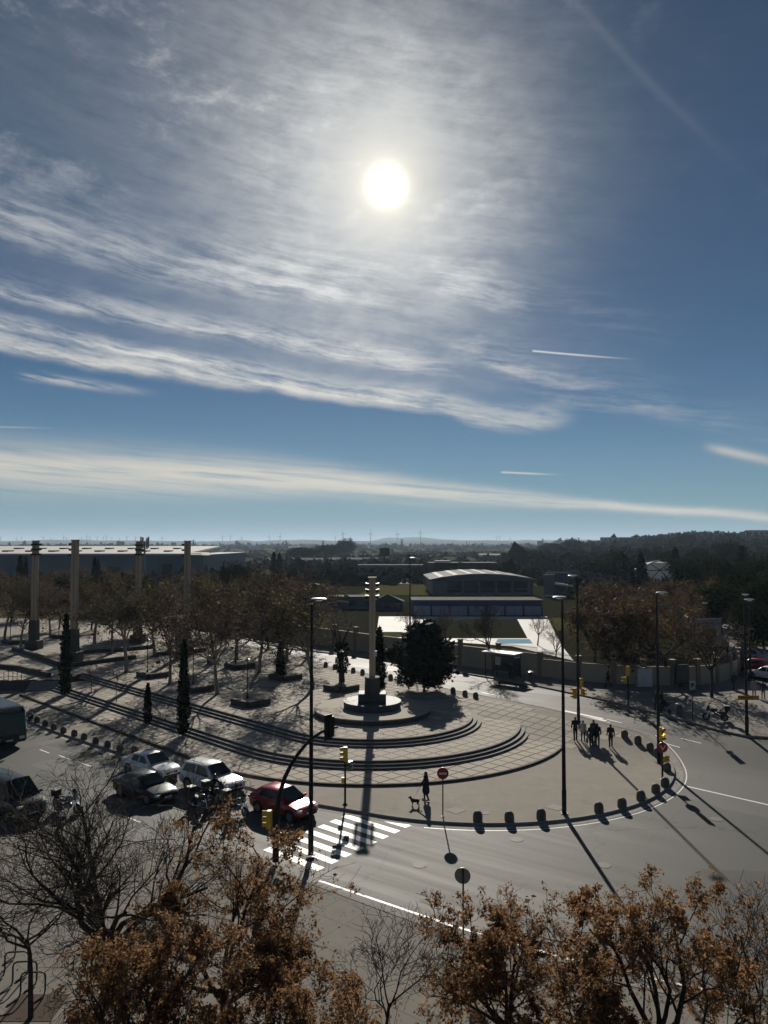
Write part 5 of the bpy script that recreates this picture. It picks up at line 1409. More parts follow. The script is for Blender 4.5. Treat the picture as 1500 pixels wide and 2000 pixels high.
def signal_head(parent, c, face, m, h=0.85, w=0.30, n=3, lit=None):
    """traffic signal head; face is the angle its lenses look towards"""
    fx, fy = math.cos(face), math.sin(face)
    hd = MB().box(c, (0.22, w, h), face).build('signal_head', m, parent, False, 0.015)
    for k in range(n):
        z = c[2] + h * (0.5 - (k + 0.5) / n)
        p = (c[0] + fx * 0.125, c[1] + fy * 0.125, z)
        col_ = ((0.30, 0.02, 0.02), (0.35, 0.20, 0.02), (0.02, 0.22, 0.10))[k if n == 3 else (0, 2)[k]]
        mt = M.get('amber_lit') if lit == k else M['lens%d' % (k if n == 3 else (0, 2)[k])]
        MB().disc(p, 0.105, (fx, fy, 0), 0.03, 14).build('lens', mt, hd)
        q = [(c[0] + fx * s_, c[1] + fy * s_, z + 0.03 * 0) for s_ in (0.11, 0.36)]
        vz = MB()
        for j in range(8):
            a0, a1 = math.radians(-20 + 27.5 * j), math.radians(-20 + 27.5 * (j + 1))
            if j >= 8: break
            pts = []
            for s_, rr in ((0.11, 0.135), (0.34 - 0.0 * j, 0.125)):
                for a in (a0, a1):
                    pts.append((c[0] + fx * s_ - fy * math.cos(a) * rr, c[1] + fy * s_ + fx * math.cos(a) * rr, z + math.sin(a) * rr))
            vz.quad(pts[0], pts[1], pts[3], pts[2])
        vz.build('visor', m, hd)
    return hd
M['lens0'] = plain('lens_red', (0.25, 0.02, 0.02), 0.15, 0.5); M['lens1'] = plain('lens_amber', (0.35, 0.18, 0.02), 0.15, 0.5); M['lens2'] = plain('lens_green', (0.02, 0.16, 0.09), 0.15, 0.5)
M['amber_lit'] = emit('amber_lamp', (1.0, 0.62, 0.12), 2.2)
def signal_post(label, px, py, h, group='yellow traffic signals'):
    x, y, z = PG(px, py, 0.13)
    t = thing('traffic_signal', label, 'traffic light', (x, y, z), 0, group)
    MB().lathe([(0.14, 0), (0.14, 0.06), (0.065, 0.1), (0.055, h)], 10).build('post', M['black'], t)
    return t
t = signal_post('yellow traffic signal on a black post at the island end of the zebra crossing', 674, 1572, 3.2)
signal_head(t, (0.02, 0, 2.95), math.radians(195), M['yellow']); signal_head(t, (0.32, 0.05, 2.30), math.radians(-110), M['grey'], 0.5, 0.26, 2)
MB().box((-0.13, -0.05, 1.45), (0.16, 0.14, 0.32)).build('push_button', M['yellow'], t)
ax, ay = -5.25, 37.9
t = thing('traffic_signal', 'black arched traffic signal gantry curving over the street beside the red car', 'traffic light', (ax, ay, 0.13), 0, 'yellow traffic signals')
pts = [(0, 0, 0), (0.02, 0, 1.6), (0.12, 0.05, 3.0)]
for k in range(9):
    u = k / 8; pts.append((0.2 + 2.75 * u ** 1.25, 0.1 + 0.9 * u, 3.3 + 2.9 * math.sin(u * math.pi / 2) ** 0.9))
MB().tube(pts, [0.16, 0.155, 0.13] + [0.11 - 0.055 * k / 8 for k in range(9)], 12).build('mast', M['black'], t, True)
e = pts[-2]
hb = signal_head(t, (e[0] + 0.05, e[1] + 0.02, e[2] + 0.1), math.radians(140), M['black'], 1.0, 0.36)
MB().box((e[0] - 0.05, e[1] - 0.12, e[2] + 0.1), (0.55, 0.03, 1.25), math.radians(50)).build('backboard', M['black'], hb)
signal_head(t, (-0.30, -0.12, 2.05), math.radians(170), M['yellow']); signal_head(t, (0.35, -0.2, 1.15), math.radians(10), M['yellow'], 0.6, 0.28, 2)
t = signal_post('traffic signal showing amber above a round red sign at the right tip of the island', 1294, 1524, 3.2)
signal_head(t, (0.0, 0.0, 3.0), math.radians(-80), M['yellow'], lit=1)
sg = MB().disc((0.0, -0.12, 2.15), 0.33, (0, -1, 0.0), 0.03, 24).build('sign_disc', M['red'], t)
sv = MB(); sv.add([(-0.20, -0.14, 2.27), (-0.12, -0.14, 2.27), (0.0, -0.14, 2.06), (0.0, -0.14, 1.94)], [(0, 1, 2, 3)]); sv.add([(0.20, -0.14, 2.27), (0.12, -0.14, 2.27), (0.0, -0.14, 2.06), (0.0, -0.14, 1.94)], [(3, 2, 1, 0)]); sv.build('white_mark', M['white'], sg)
signal_head(t, (0.12, 0.05, 1.35), math.radians(0), M['yellow'], 0.42, 0.22, 2)
t = signal_post('cluster of yellow traffic signals beside the lamp on the far kerb', 1131, 1409, 3.3)
signal_head(t, (0.05, 0.0, 3.1), math.radians(30), M['yellow']); signal_head(t, (-0.35, -0.05, 2.3), math.radians(200), M['yellow'])
signal_head(t, (0.30, -0.1, 2.4), math.radians(-60), M['yellow'], 0.6, 0.3, 2)
t = signal_post('traffic signal on the far pavement in front of the utility cabinet', 1227, 1377, 3.2)
signal_head(t, (0.0, 0.0, 3.0), math.radians(60), M['yellow']); signal_head(t, (-0.25, -0.02, 2.2), math.radians(170), M['yellow'], 0.55, 0.26, 2)
def sign_post(name, label, px, py, h, kind):
    x, y, z = PG(px, py, 0.13)
    t = thing(name, label, 'sign', (x, y, z), 0, 'street signs')
    MB().lathe([(0.09, 0), (0.09, 0.03), (0.036, 0.04), (0.034, h)], 8).build('post', M['dark'], t)
    return t
t = sign_post('no_entry_sign', 'round red no-entry sign on a thin post beside the dog walker', 865, 1595, 2.75, 0)
d_ = MB().disc((0, -0.05, 2.42), 0.33, (0, -1, 0), 0.03, 28).build('sign_disc', M['red'], t); MB().box((0, -0.075, 2.42), (0.42, 0.012, 0.11)).build('white_bar', M['white'], d_)
t = sign_post('round_sign', 'grey back of a round sign on a post at the near kerb', 905, 1838, 2.8, 0)
d_ = MB().disc((-0.02, 0.05, 2.46), 0.31, (0.25, 1, 0), 0.02, 28).build('sign_disc', M['grey'], t); MB().box((-0.02, 0.03, 2.46), (0.05, 0.03, 0.5)).build('bracket', M['dark'], t)
MB().disc((0.0, 0.075, 2.46), 0.30, (0.25, 1, 0), 0.012, 28).build('sign_face', M['red'], d_)
t = sign_post('parking_sign', 'square pale blue sign with a dark pictogram at the far kerb', 1353, 1408, 3.1, 0)
d_ = MB().box((0, -0.05, 2.85), (0.46, 0.03, 0.62)).build('sign_plate', M['panel'], t)
MB().add([(-0.10, -0.07, 2.68), (-0.03, -0.07, 2.68), (-0.03, -0.07, 2.82), (0.12, -0.07, 2.84), (0.12, -0.07, 3.02), (-0.10, -0.07, 3.02)], [(0, 1, 2, 3, 4, 5)]).build('pictogram', M['black'], d_)
MB().box((0, -0.05, 2.40), (0.46, 0.03, 0.20)).build('sub_plate', M['dark'], t)
t = thing('direction_board', 'orange direction board with dark lettering fixed to the lamp at the right', 'sign', L5.location.copy(), 0, 'street signs')
d_ = MB().box((0.08, -0.16, 2.78), (1.62, 0.04, 0.34)).build('sign_plate', M['orange'], t, False, 0.01)
for k in range(9): MB().box((-0.55 + 0.115 * k, -0.185, 2.79), (0.07, 0.012, 0.10 + 0.03 * (k % 3))).build('lettering', M['dark'], d_)
MB().box((0, -0.08, 2.78), (0.10, 0.16, 0.10)).build('bracket', M['dark'], t)

# ------------------------------------------------------------------ street furniture
def street_bin(label, px, py):
    x, y, z = PG(px, py, 0.13); t = thing('litter_bin', label, 'bin', (x, y, z), 0, 'litter bins')
    MB().lathe([(0.22, 0), (0.24, 0.05), (0.25, 0.85), (0.22, 0.95)], 16).build('body', M['stone'], t, True)
    MB().lathe([(0.29, 0.95), (0.29, 1.0), (0.12, 1.07)], 16).build('lid', M['lightgrey'], t, True)
street_bin('grey litter bin on the far pavement right of the bus shelter', 1037, 1331)
street_bin('dark litter bin near the far kerb left of the parked motorcycle', 1327, 1398)
street_bin('litter bin on the plaza beside the second row of plane trees', 408, 1297)
x, y, z = PG(982, 1322, 0.13)
t = thing('bus_shelter', 'bus shelter with a thin flat roof and a poster panel on the far pavement', 'bus shelter', (x, y, z), math.radians(-40))
for a in (-1.75, 1.75):
    for b_ in (-0.7, 0.7): MB().box((a, b_, 1.28), (0.08, 0.08, 2.56)).build('post', M['dark'], t)
MB().box((0, -0.1, 2.62), (4.1, 1.9, 0.12)).build('roof', M['lightgrey'], t, False, 0.02)
MB().box((-0.3, 0.7, 1.35), (2.6, 0.03, 1.7)).build('back_pane', M['glass'], t)
MB().box((1.72, -0.02, 1.25), (0.14, 1.25, 1.9)).build('poster_panel', M['poster'], t)
MB().box((-1.0, 0.64, 1.55), (0.7, 0.03, 0.9)).build('timetable', M['lightgrey'], t)
sb = MB().box((0, 0.42, 0.46), (2.6, 0.36, 0.06)).build('seat', M['grey'], t)
for a in (-1.0, 1.0): MB().box((a, 0.42, 0.22), (0.07, 0.3, 0.44)).build('leg', M['dark'], sb)
x, y, z = PG(1258, 1342, 0.13)
t = thing('utility_cabinet', 'pale grey utility cabinet against the far wall', 'cabinet', (x, y, z), 0.05)
MB().box((0, 0, 0.95), (1.5, 0.6, 1.8)).build('body', M['lightgrey'], t, False, 0.02); MB().box((0, 0, 1.89), (1.6, 0.7, 0.08)).build('lid', M['grey'], t)
for s in (-0.37, 0.37):
    dd_ = MB().box((s, -0.31, 0.95), (0.70, 0.03, 1.6)).build('door', M['lightgrey'], t); MB().box((s + 0.26, -0.34, 1.0), (0.03, 0.03, 0.14)).build('handle', M['dark'], dd_)
x, y, z = PG(1332, 1342, 0.13)
t = thing('poster_stand', 'dark freestanding advertising panel in front of the wall', 'advert panel', (x, y, z), 0.0)
MB().box((0, 0, 1.25), (1.35, 0.25, 1.95)).build('frame', M['black'], t, False, 0.03); MB().box((0, -0.14, 1.28), (1.15, 0.02, 1.7)).build('poster', M['poster'], t); MB().box((0, 0, 0.15), (0.6, 0.3, 0.3)).build('foot', M['black'], t)
for k, (px, py) in enumerate(((8, 1872), (32, 1905), (48, 1925), (64, 1947))):
    x, y = P(px, py, 0.13); t = thing('bike_rack', 'dark tubular bicycle hoop at the bottom left, %s in the row from the street' % ORD[k], 'bike rack', (x, y, 0.13), math.radians(6), 'bicycle hoops on the near pavement')
    w, h, r = 0.40, 0.82, 0.14
    pts = [(-w - 0.25, -0.45, 0.03), (-w - 0.02, -0.05, 0.06), (-w, 0, 0.2), (-w, 0, h - r), (-w + r * 0.3, 0, h - r * 0.3), (-w + r, 0, h), (w - r, 0, h), (w - r * 0.3, 0, h - r * 0.3), (w, 0, h - r), (w, 0, 0.2), (w - 0.02, -0.05, 0.06), (w - 0.25, -0.45, 0.03)]
    MB().tube(pts, 0.03, 8).build('hoop', M['dark'], t, True)
    for s in (-1, 1): MB().lathe([(0.06, 0), (0.06, 0.02)], 10, (s * w - 0.25, -0.45, 0.0)).build('foot_plate', M['dark'], t)
x, y = P(62, 1968, 0.13); pit = MB().prism([(x - 0.75, y - 0.75), (x + 0.95, y - 0.75), (x + 0.95, y + 0.75), (x - 0.75, y + 0.75)], 0.0, 0.142)
tag(pit.build('tree_pit', M['soil']), 'square soil pit around the young tree by the bicycle hoops', 'tree pit')
for k, (px, py, lb) in enumerate(((890, 1583, 'pale square access cover on the island beside the no-entry sign'), (946, 1588, 'small pale access cover beside the first near bollard'), (1085, 1577, 'pale access cover on the island left of the lamp post'))):
    x, y, z = PG(px, py, 0.13); s = 0.42 if k != 1 else 0.25
    o = MB().box((0, 0, 0.004), (s * 2, s * 2, 0.012), 0.78 if k != 1 else 0.0).build('access_cover', M['gutter']); o.location = (x, y, z + 0.003); tag(o, lb, 'manhole cover', 'access covers')

for k, (px, py, lb) in enumerate(((1180, 1690, 'round iron manhole cover in the road right of the lamp shadow'), (820, 1690, 'round iron manhole cover in the road below the dog walker'), (1400, 1600, 'round iron manhole cover in the road beside the right white line'), (1010, 1640, 'round iron manhole cover in the road below the near bollards'), (480, 1640, 'round iron manhole cover in the road left of the zebra crossing'))):
    x, y, z = PG(px, py, 0.0); o = MB().lathe([(0.34, 0.0), (0.34, 0.008), (0.30, 0.012)], 24).build('manhole_cover', M['stone']); o.location = (x, y, z + 0.003); tag(o, lb, 'manhole cover', 'manhole covers in the road')
# ------------------------------------------------------------------ vehicles
PAINT = {'red': car_paint('red_car_paint', (0.30, 0.008, 0.018)), 'white': car_paint('white_car_paint', (0.78, 0.78, 0.76), 0.0), 'navy': car_paint('navy_car_paint', (0.004, 0.006, 0.013), 0.0, 0.08), 'black': car_paint('black_car_paint', (0.008, 0.009, 0.010), 0.0, 0.25), 'silver': car_paint('silver_car_paint', (0.38, 0.39, 0.40), 0.6), 'green': car_paint('bus_green_paint', (0.006, 0.016, 0.010), 0.0, 0.15)}
KIND = {
    'hatch': dict(L=4.15, W=1.78, belt=0.93, top=1.47, hood=0.90, nose=0.68, tail=0.93, r0=-1.95, r1=-1.15, f1=0.18, f0=1.02, wb=2.55, wr=0.315, low=0.20),
    'sedan': dict(L=4.62, W=1.82, belt=0.92, top=1.43, hood=0.88, nose=0.66, tail=0.93, r0=-1.72, r1=-0.95, f1=0.28, f0=1.08, wb=2.72, wr=0.325, low=0.19),
    'suv': dict(L=4.55, W=1.86, belt=1.05, top=1.68, hood=1.04, nose=0.80, tail=1.02, r0=-2.18, r1=-1.78, f1=0.22, f0=0.98, wb=2.68, wr=0.36, low=0.26),
    'van': dict(L=5.1, W=1.98, belt=1.25, top=2.15, hood=1.22, nose=0.95, tail=1.25, r0=-2.52, r1=-2.42, f1=0.95, f0=1.75, wb=3.1, wr=0.35, low=0.26),
}
def make_car(kind, paint, loc, rz, label, group, roofrails=False):
    k = KIND[kind]; L, W = k['L'], k['W']; hw = W / 2
    t = thing('parked_car' if 'parked' in label else 'car', label, 'van' if kind == 'van' else 'car', loc, rz, group)
    wf, wr_ = k['wb'] / 2 + 0.08, -k['wb'] / 2 + 0.08
    xs = [-L / 2, -L / 2 + 0.06, -L / 2 + 0.22, wr_ - 0.42, wr_, wr_ + 0.42, -0.2, wf - 0.42, wf, wf + 0.42, L / 2 - 0.30, L / 2 - 0.10, L / 2]
    def zs(x):
        if x < k['r0']: return k['tail'] + (k['belt'] - k['tail']) * (x + L / 2) / max(0.05, k['r0'] + L / 2)
        if x < k['f0']: return k['belt']
        u = (x - k['f0']) / (L / 2 - k['f0']); return k['hood'] + (k['nose'] - k['hood']) * u ** 1.9
    def ws(x):
        e = max(0.0, (abs(x) - (L / 2 - 0.62)) / 0.62); return hw * (1 - 0.16 * e * e)
    rings = []
    for i, x in enumerate(xs):
        w, z = ws(x), zs(x); lo = k['low'] + (0.14 if i in (0, len(xs) - 1) else 0.04 if i in (1, len(xs) - 2) else 0)
        if i == 0 or i == len(xs) - 1: w *= 0.93; z -= 0.06
        half = [(0, lo), (w * 0.86, lo), (w * 0.97, lo + 0.10), (w, lo + (z - lo) * 0.52), (w * 0.975, z - 0.12), (w * 0.90, z - 0.015), (w * 0.55, z + 0.025), (0, z + 0.035)]
        rings.append([(x, y, zz) for y, zz in half] + [(x, -y, zz) for y, zz in half[-2:0:-1]])
    m = MB(); n = len(rings[0])
    m.v = [p for r in rings for p in r]
    m.f = [(i * n + j, i * n + (j + 1) % n, (i + 1) * n + (j + 1) % n, (i + 1) * n + j) for i in range(len(rings) - 1) for j in range(n)] + [tuple(range(n - 1, -1, -1)), tuple(range((len(rings) - 1) * n, len(rings) * n))]
    body = m.build('body', paint, t, True)
    # cabin
    bt, tp = k['belt'] - 0.02, k['top']; wb_, wt = hw * 0.90, hw * 0.70
    st = [(k['r0'], 0.0), (k['r0'] + (k['r1'] - k['r0']) * 0.55, 0.62), (k['r1'], 0.95), ((k['r1'] + k['f1']) / 2, 1.0), (k['f1'], 0.96), (k['f1'] + (k['f0'] - k['f1']) * 0.5, 0.52), (k['f0'], 0.0)]
    cr = []
    for x, u in st:
        z = bt + (tp - bt) * u; wv = wb_ + (wt - wb_) * u
        half = [(wb_, bt), (wb_ + (wv - wb_) * 0.5 + 0.015, bt + (z - bt) * 0.5), (wv, z - 0.02), (wv * 0.86, z + 0.02), (wv * 0.45, z + 0.045), (0, z + 0.055)]
        cr.append([(x, y, zz) for y, zz in half] + [(x, -y, zz) for y, zz in half[-2::-1]])
    m = MB(); n = len(cr[0]); m.v = [p for r in cr for p in r]
    m.f = [(i * n + j, i * n + j + 1, (i + 1) * n + j + 1, (i + 1) * n + j) for i in range(len(cr) - 1) for j in range(n - 1)]
    cab = m.build('cabin', paint, t, True)
    def panel(name, q, off, mt, par):
        a, b_, c_, d__ = (Vector(v) for v in q); nn = (b_ - a).cross(d__ - a).normalized(); cen = (a + b_ + c_ + d__) / 4
        if nn.dot(cen - Vector((0, 0, 0.6))) < 0: nn = -nn
        vs = [v + nn * off for v in (a, b_, c_, d__)] + [v - nn * 0.03 for v in (a, b_, c_, d__)]
        return MB().add(vs, [(0, 1, 2, 3), (7, 6, 5, 4), (0, 4, 5, 1), (1, 5, 6, 2), (2, 6, 7, 3), (3, 7, 4, 0)]).build(name, mt, par)
    def side(x, v, s, fr):
        """point on the side glass at station x (0 belt .. 1 roof)"""
        u = np.interp(x, [p[0] for p in st], [p[1] for p in st]); z = bt + (tp - bt) * u * v; wv = wb_ + (wt - wb_) * u
        return (x, s * (wb_ + (wv - wb_) * v), z)
    f0, f1, r0, r1 = k['f0'], k['f1'], k['r0'], k['r1']
    panel('windscreen', [(f0 - 0.05, wb_ * 0.86, bt + 0.06), (f0 - 0.05, -wb_ * 0.86, bt + 0.06), (f1 + 0.06, -wt * 0.86, tp - 0.03), (f1 + 0.06, wt * 0.86, tp - 0.03)], 0.085, M['screen'], t)
    panel('rear_window', [(r0 + (r1 - r0) * 0.25, wb_ * 0.80, bt + (tp - bt) * 0.30), (r0 + (r1 - r0) * 0.25, -wb_ * 0.80, bt + (tp - bt) * 0.30), (r1 - 0.05, -wt * 0.84, tp - 0.05), (r1 - 0.05, wt * 0.84, tp - 0.05)], 0.03, M['glass'], t)
    mid = (f1 + r1) / 2 + 0.12
    for s in (1, -1):
        panel('side_window', [side(mid + 0.05, 0.10, s, 0), side(f0 - 0.28, 0.10, s, 0), side(f1 - 0.02, 0.86, s, 0), side(mid + 0.05, 0.88, s, 0)], 0.022, M['glass'], t)
        if kind != 'van' or True: panel('side_window', [side(r1 - (0.12 if kind != 'van' else -0.3), 0.14, s, 0), side(mid - 0.05, 0.10, s, 0), side(mid - 0.05, 0.88, s, 0), side(r1 + 0.12, 0.84, s, 0)], 0.022, M['glass'], t)
        for wx in (wf, wr_):
            MB().tube([(wx, s * (hw - 0.20), k['wr'] + 0.02), (wx, s * (hw + 0.004), k['wr'] + 0.02)], k['wr'] + 0.075, 22).build('wheel_arch', M['black'], t)
            R = k['wr']
            whl = MB().tube([(wx, s * (hw - 0.22), R), (wx, s * (hw - 0.03), R), (wx, s * (hw + 0.012), R)], [R, R, R - 0.03], 22).build('wheel', M['rubber'], t, True)
            MB().disc((wx, s * (hw + 0.010), R), R * 0.66, (0, s, 0), 0.02, 18).build('rim', M['grey'], whl)
            sp_ = MB()
            for a in range(5):
                an = a * 1.2566; sp_.box((wx + math.cos(an) * R * 0.33, s * (hw + 0.026), R + math.sin(an) * R * 0.33), (0.06, 0.012, 0.06))
            sp_.build('wheel_bolts', M['dark'], whl)
        dr = MB().box((0.55, s * (hw * 0.995), bt - 0.22), (0.16, 0.03, 0.03)).build('door_handle', M['chrome'] if kind != 'van' else M['black'], t)
        MB().box((-0.42, s * (hw * 0.995), bt - 0.22), (0.16, 0.03, 0.03)).build('door_handle', M['black'], t)
        mr = MB().box((f0 - 0.22, s * (hw + 0.08), bt + 0.07), (0.13, 0.20, 0.14), 0, 0.8).build('mirror', paint, t, False, 0.02)
        MB().box((f0 - 0.29, s * (hw + 0.08), bt + 0.07), (0.012, 0.15, 0.09)).build('mirror_glass', M['chrome'], mr)
        zl = zs(L / 2 - 0.2) - 0.10
        hl = MB().box((L / 2 - 0.16, s * hw * 0.66, zl), (0.26, 0.38, 0.13), s * -0.35).build('headlight', M['lamp_glass'], t, False, 0.02)
        MB().box((-L / 2 + 0.05, s * hw * 0.72, k['tail'] - 0.16), (0.14, 0.34, 0.14), s * 0.25).build('tail_light', M['red'], t, False, 0.02)
        MB().box((0.0, s * (hw * 0.985), k['low'] + 0.07), (k['wb'] - 0.95, 0.05, 0.10)).build('sill', M['black'], t)
    MB().box((L / 2 - 0.02, 0, k['nose'] - 0.14), (0.06, hw * 0.95, 0.13)).build('grille', M['black'], t)
    MB().box((L / 2 - 0.02, 0, k['low'] + 0.16), (0.05, hw * 1.35, 0.12)).build('lower_grille', M['black'], t)
    MB().box((L / 2 + 0.015, 0, k['low'] + 0.28), (0.02, 0.50, 0.11)).build('number_plate', M['white'], t)
    MB().box((-L / 2 - 0.012, 0, k['tail'] - 0.32), (0.02, 0.50, 0.11)).build('number_plate', M['white'], t)
    if roofrails:
        for s in (1, -1): MB().tube([(r1 + 0.15, s * wt * 0.93, tp + 0.02), (r1 + 0.3, s * wt * 0.93, tp + 0.08), (f1 - 0.3, s * wt * 0.93, tp + 0.08), (f1 - 0.1, s * wt * 0.93, tp + 0.02)], 0.02, 6).build('roof_rail', M['chrome'], t)
    return t
HEAD = math.atan2(-0.61, 0.79)
def gz(px, py): x, y, z = PG(px, py, 0.0); return (x, y, z + 0.004)
WAIT = 'vehicles waiting at the crossing'
make_car('hatch', PAINT['red'], gz(553, 1588), HEAD, 'red hatchback stopped at the zebra crossing', WAIT)
make_car('suv', PAINT['white'], gz(414, 1543), HEAD, 'white tall car with roof rails waiting behind the red hatchback', WAIT, True)
make_car('sedan', PAINT['white'], gz(294, 1512), HEAD, 'white saloon at the back of the lane along the bollards', WAIT)
make_car('sedan', PAINT['navy'], gz(283, 1556), HEAD, 'dark navy saloon waiting beside the white saloon', WAIT)
make_car('van', PAINT['black'], gz(16, 1588), HEAD + 0.05, 'dark van at the left edge half hidden by bare branches', WAIT)
PK = 'cars parked in the side street'
make_car('hatch', PAINT['red'], (*P(1476, 1311, 1.25), 1.25), math.radians(120), 'red car parked in the side street at the right edge', PK)
make_car('sedan', PAINT['white'], (*P(1503, 1328, 1.25), 1.25), math.radians(118), 'white car parked in the side street cut off by the right edge', PK)
make_car('hatch', PAINT['silver'], (*P(1468, 1290, 1.25), 1.25), math.radians(120), 'silver car parked furthest up the side street', PK)

# bus at the left edge
x, y, z = -31.5, 61.95, 0.004
t = thing('bus', 'dark city bus with a big curved windscreen cut off by the left edge', 'bus', (x, y, z), HEAD - 0.12, WAIT)
Lb, Wb, Hb = 9.0, 2.5, 3.05
m = MB(); prof = [(-Lb / 2, 0.35), (Lb / 2 - 0.15, 0.35), (Lb / 2, 0.55), (Lb / 2 - 0.02, 1.2), (Lb / 2 - 0.22, 2.6), (Lb / 2 - 0.5, Hb - 0.1), (Lb / 2 - 0.9, Hb), (-Lb / 2 + 0.3, Hb), (-Lb / 2, Hb - 0.3)]
n = len(prof); m.v = [(px_, s * (Wb / 2 - (0.12 if pz > 2.9 else 0)), pz) for s in (-1, 1) for px_, pz in prof]
m.f = [tuple(range(n)), tuple(range(2 * n - 1, n - 1, -1))] + [(i, i + n, (i + 1) % n + n, (i + 1) % n) for i in range(n)]
bb = m.build('body', PAINT['green'], t, False, 0.06)
MB().add([(Lb / 2 + 0.01, -1.14, 1.05), (Lb / 2 + 0.01, 1.14, 1.05), (Lb / 2 - 0.20, 1.10, 2.58), (Lb / 2 - 0.20, -1.10, 2.58), (Lb / 2 - 0.06, -1.14, 1.05), (Lb / 2 - 0.06, 1.14, 1.05), (Lb / 2 - 0.27, 1.1, 2.58), (Lb / 2 - 0.27, -1.1, 2.58)], [(0, 1, 2, 3), (1, 5, 6, 2), (4, 0, 3, 7), (3, 2, 6, 7)]).build('windscreen', M['screen'], t)
MB().tube([(Lb / 2 - 0.02, 1.22, 0.7), (Lb / 2 - 0.04, 1.22, 1.3), (Lb / 2 - 0.24, 1.18, 2.6), (Lb / 2 - 0.6, 1.1, Hb - 0.02)], 0.045, 6).build('corner_trim', M['chrome'], t)
MB().tube([(Lb / 2 - 0.02, -1.22, 0.7), (Lb / 2 - 0.04, -1.22, 1.3), (Lb / 2 - 0.24, -1.18, 2.6), (Lb / 2 - 0.6, -1.1, Hb - 0.02)], 0.045, 6).build('corner_trim', M['chrome'], t)
MB().box((Lb / 2 - 0.26, 0, 2.76), (0.12, 1.7, 0.24)).build('destination_display', M['poster'], t)
MB().box((Lb / 2 + 0.0, 0, 0.62), (0.06, 0.5, 0.12)).build('number_plate', M['white'], t)
for s in (-1, 1):
    for k in range(5): MB().box((2.9 - 1.55 * k, s * 1.255, 1.85), (1.35, 0.03, 1.15)).build('side_window', M['glass'], t)
    for wx in (2.6, -2.6): 
        w_ = MB().tube([(wx, s * 0.95, 0.48), (wx, s * 1.26, 0.48)], 0.48, 20).build('wheel', M['rubber'], t); MB().disc((wx, s * 1.265, 0.48), 0.28, (0, s, 0), 0.02, 16).build('rim', M['grey'], w_)
    MB().box((Lb / 2 - 0.03, s * 0.9, 0.75), (0.1, 0.4, 0.2)).build('headlight', M['lamp_glass'], t); MB().box((Lb / 2 + 0.15, s * 1.4, 2.1), (0.12, 0.2, 0.42)).build('mirror', M['black'], t)

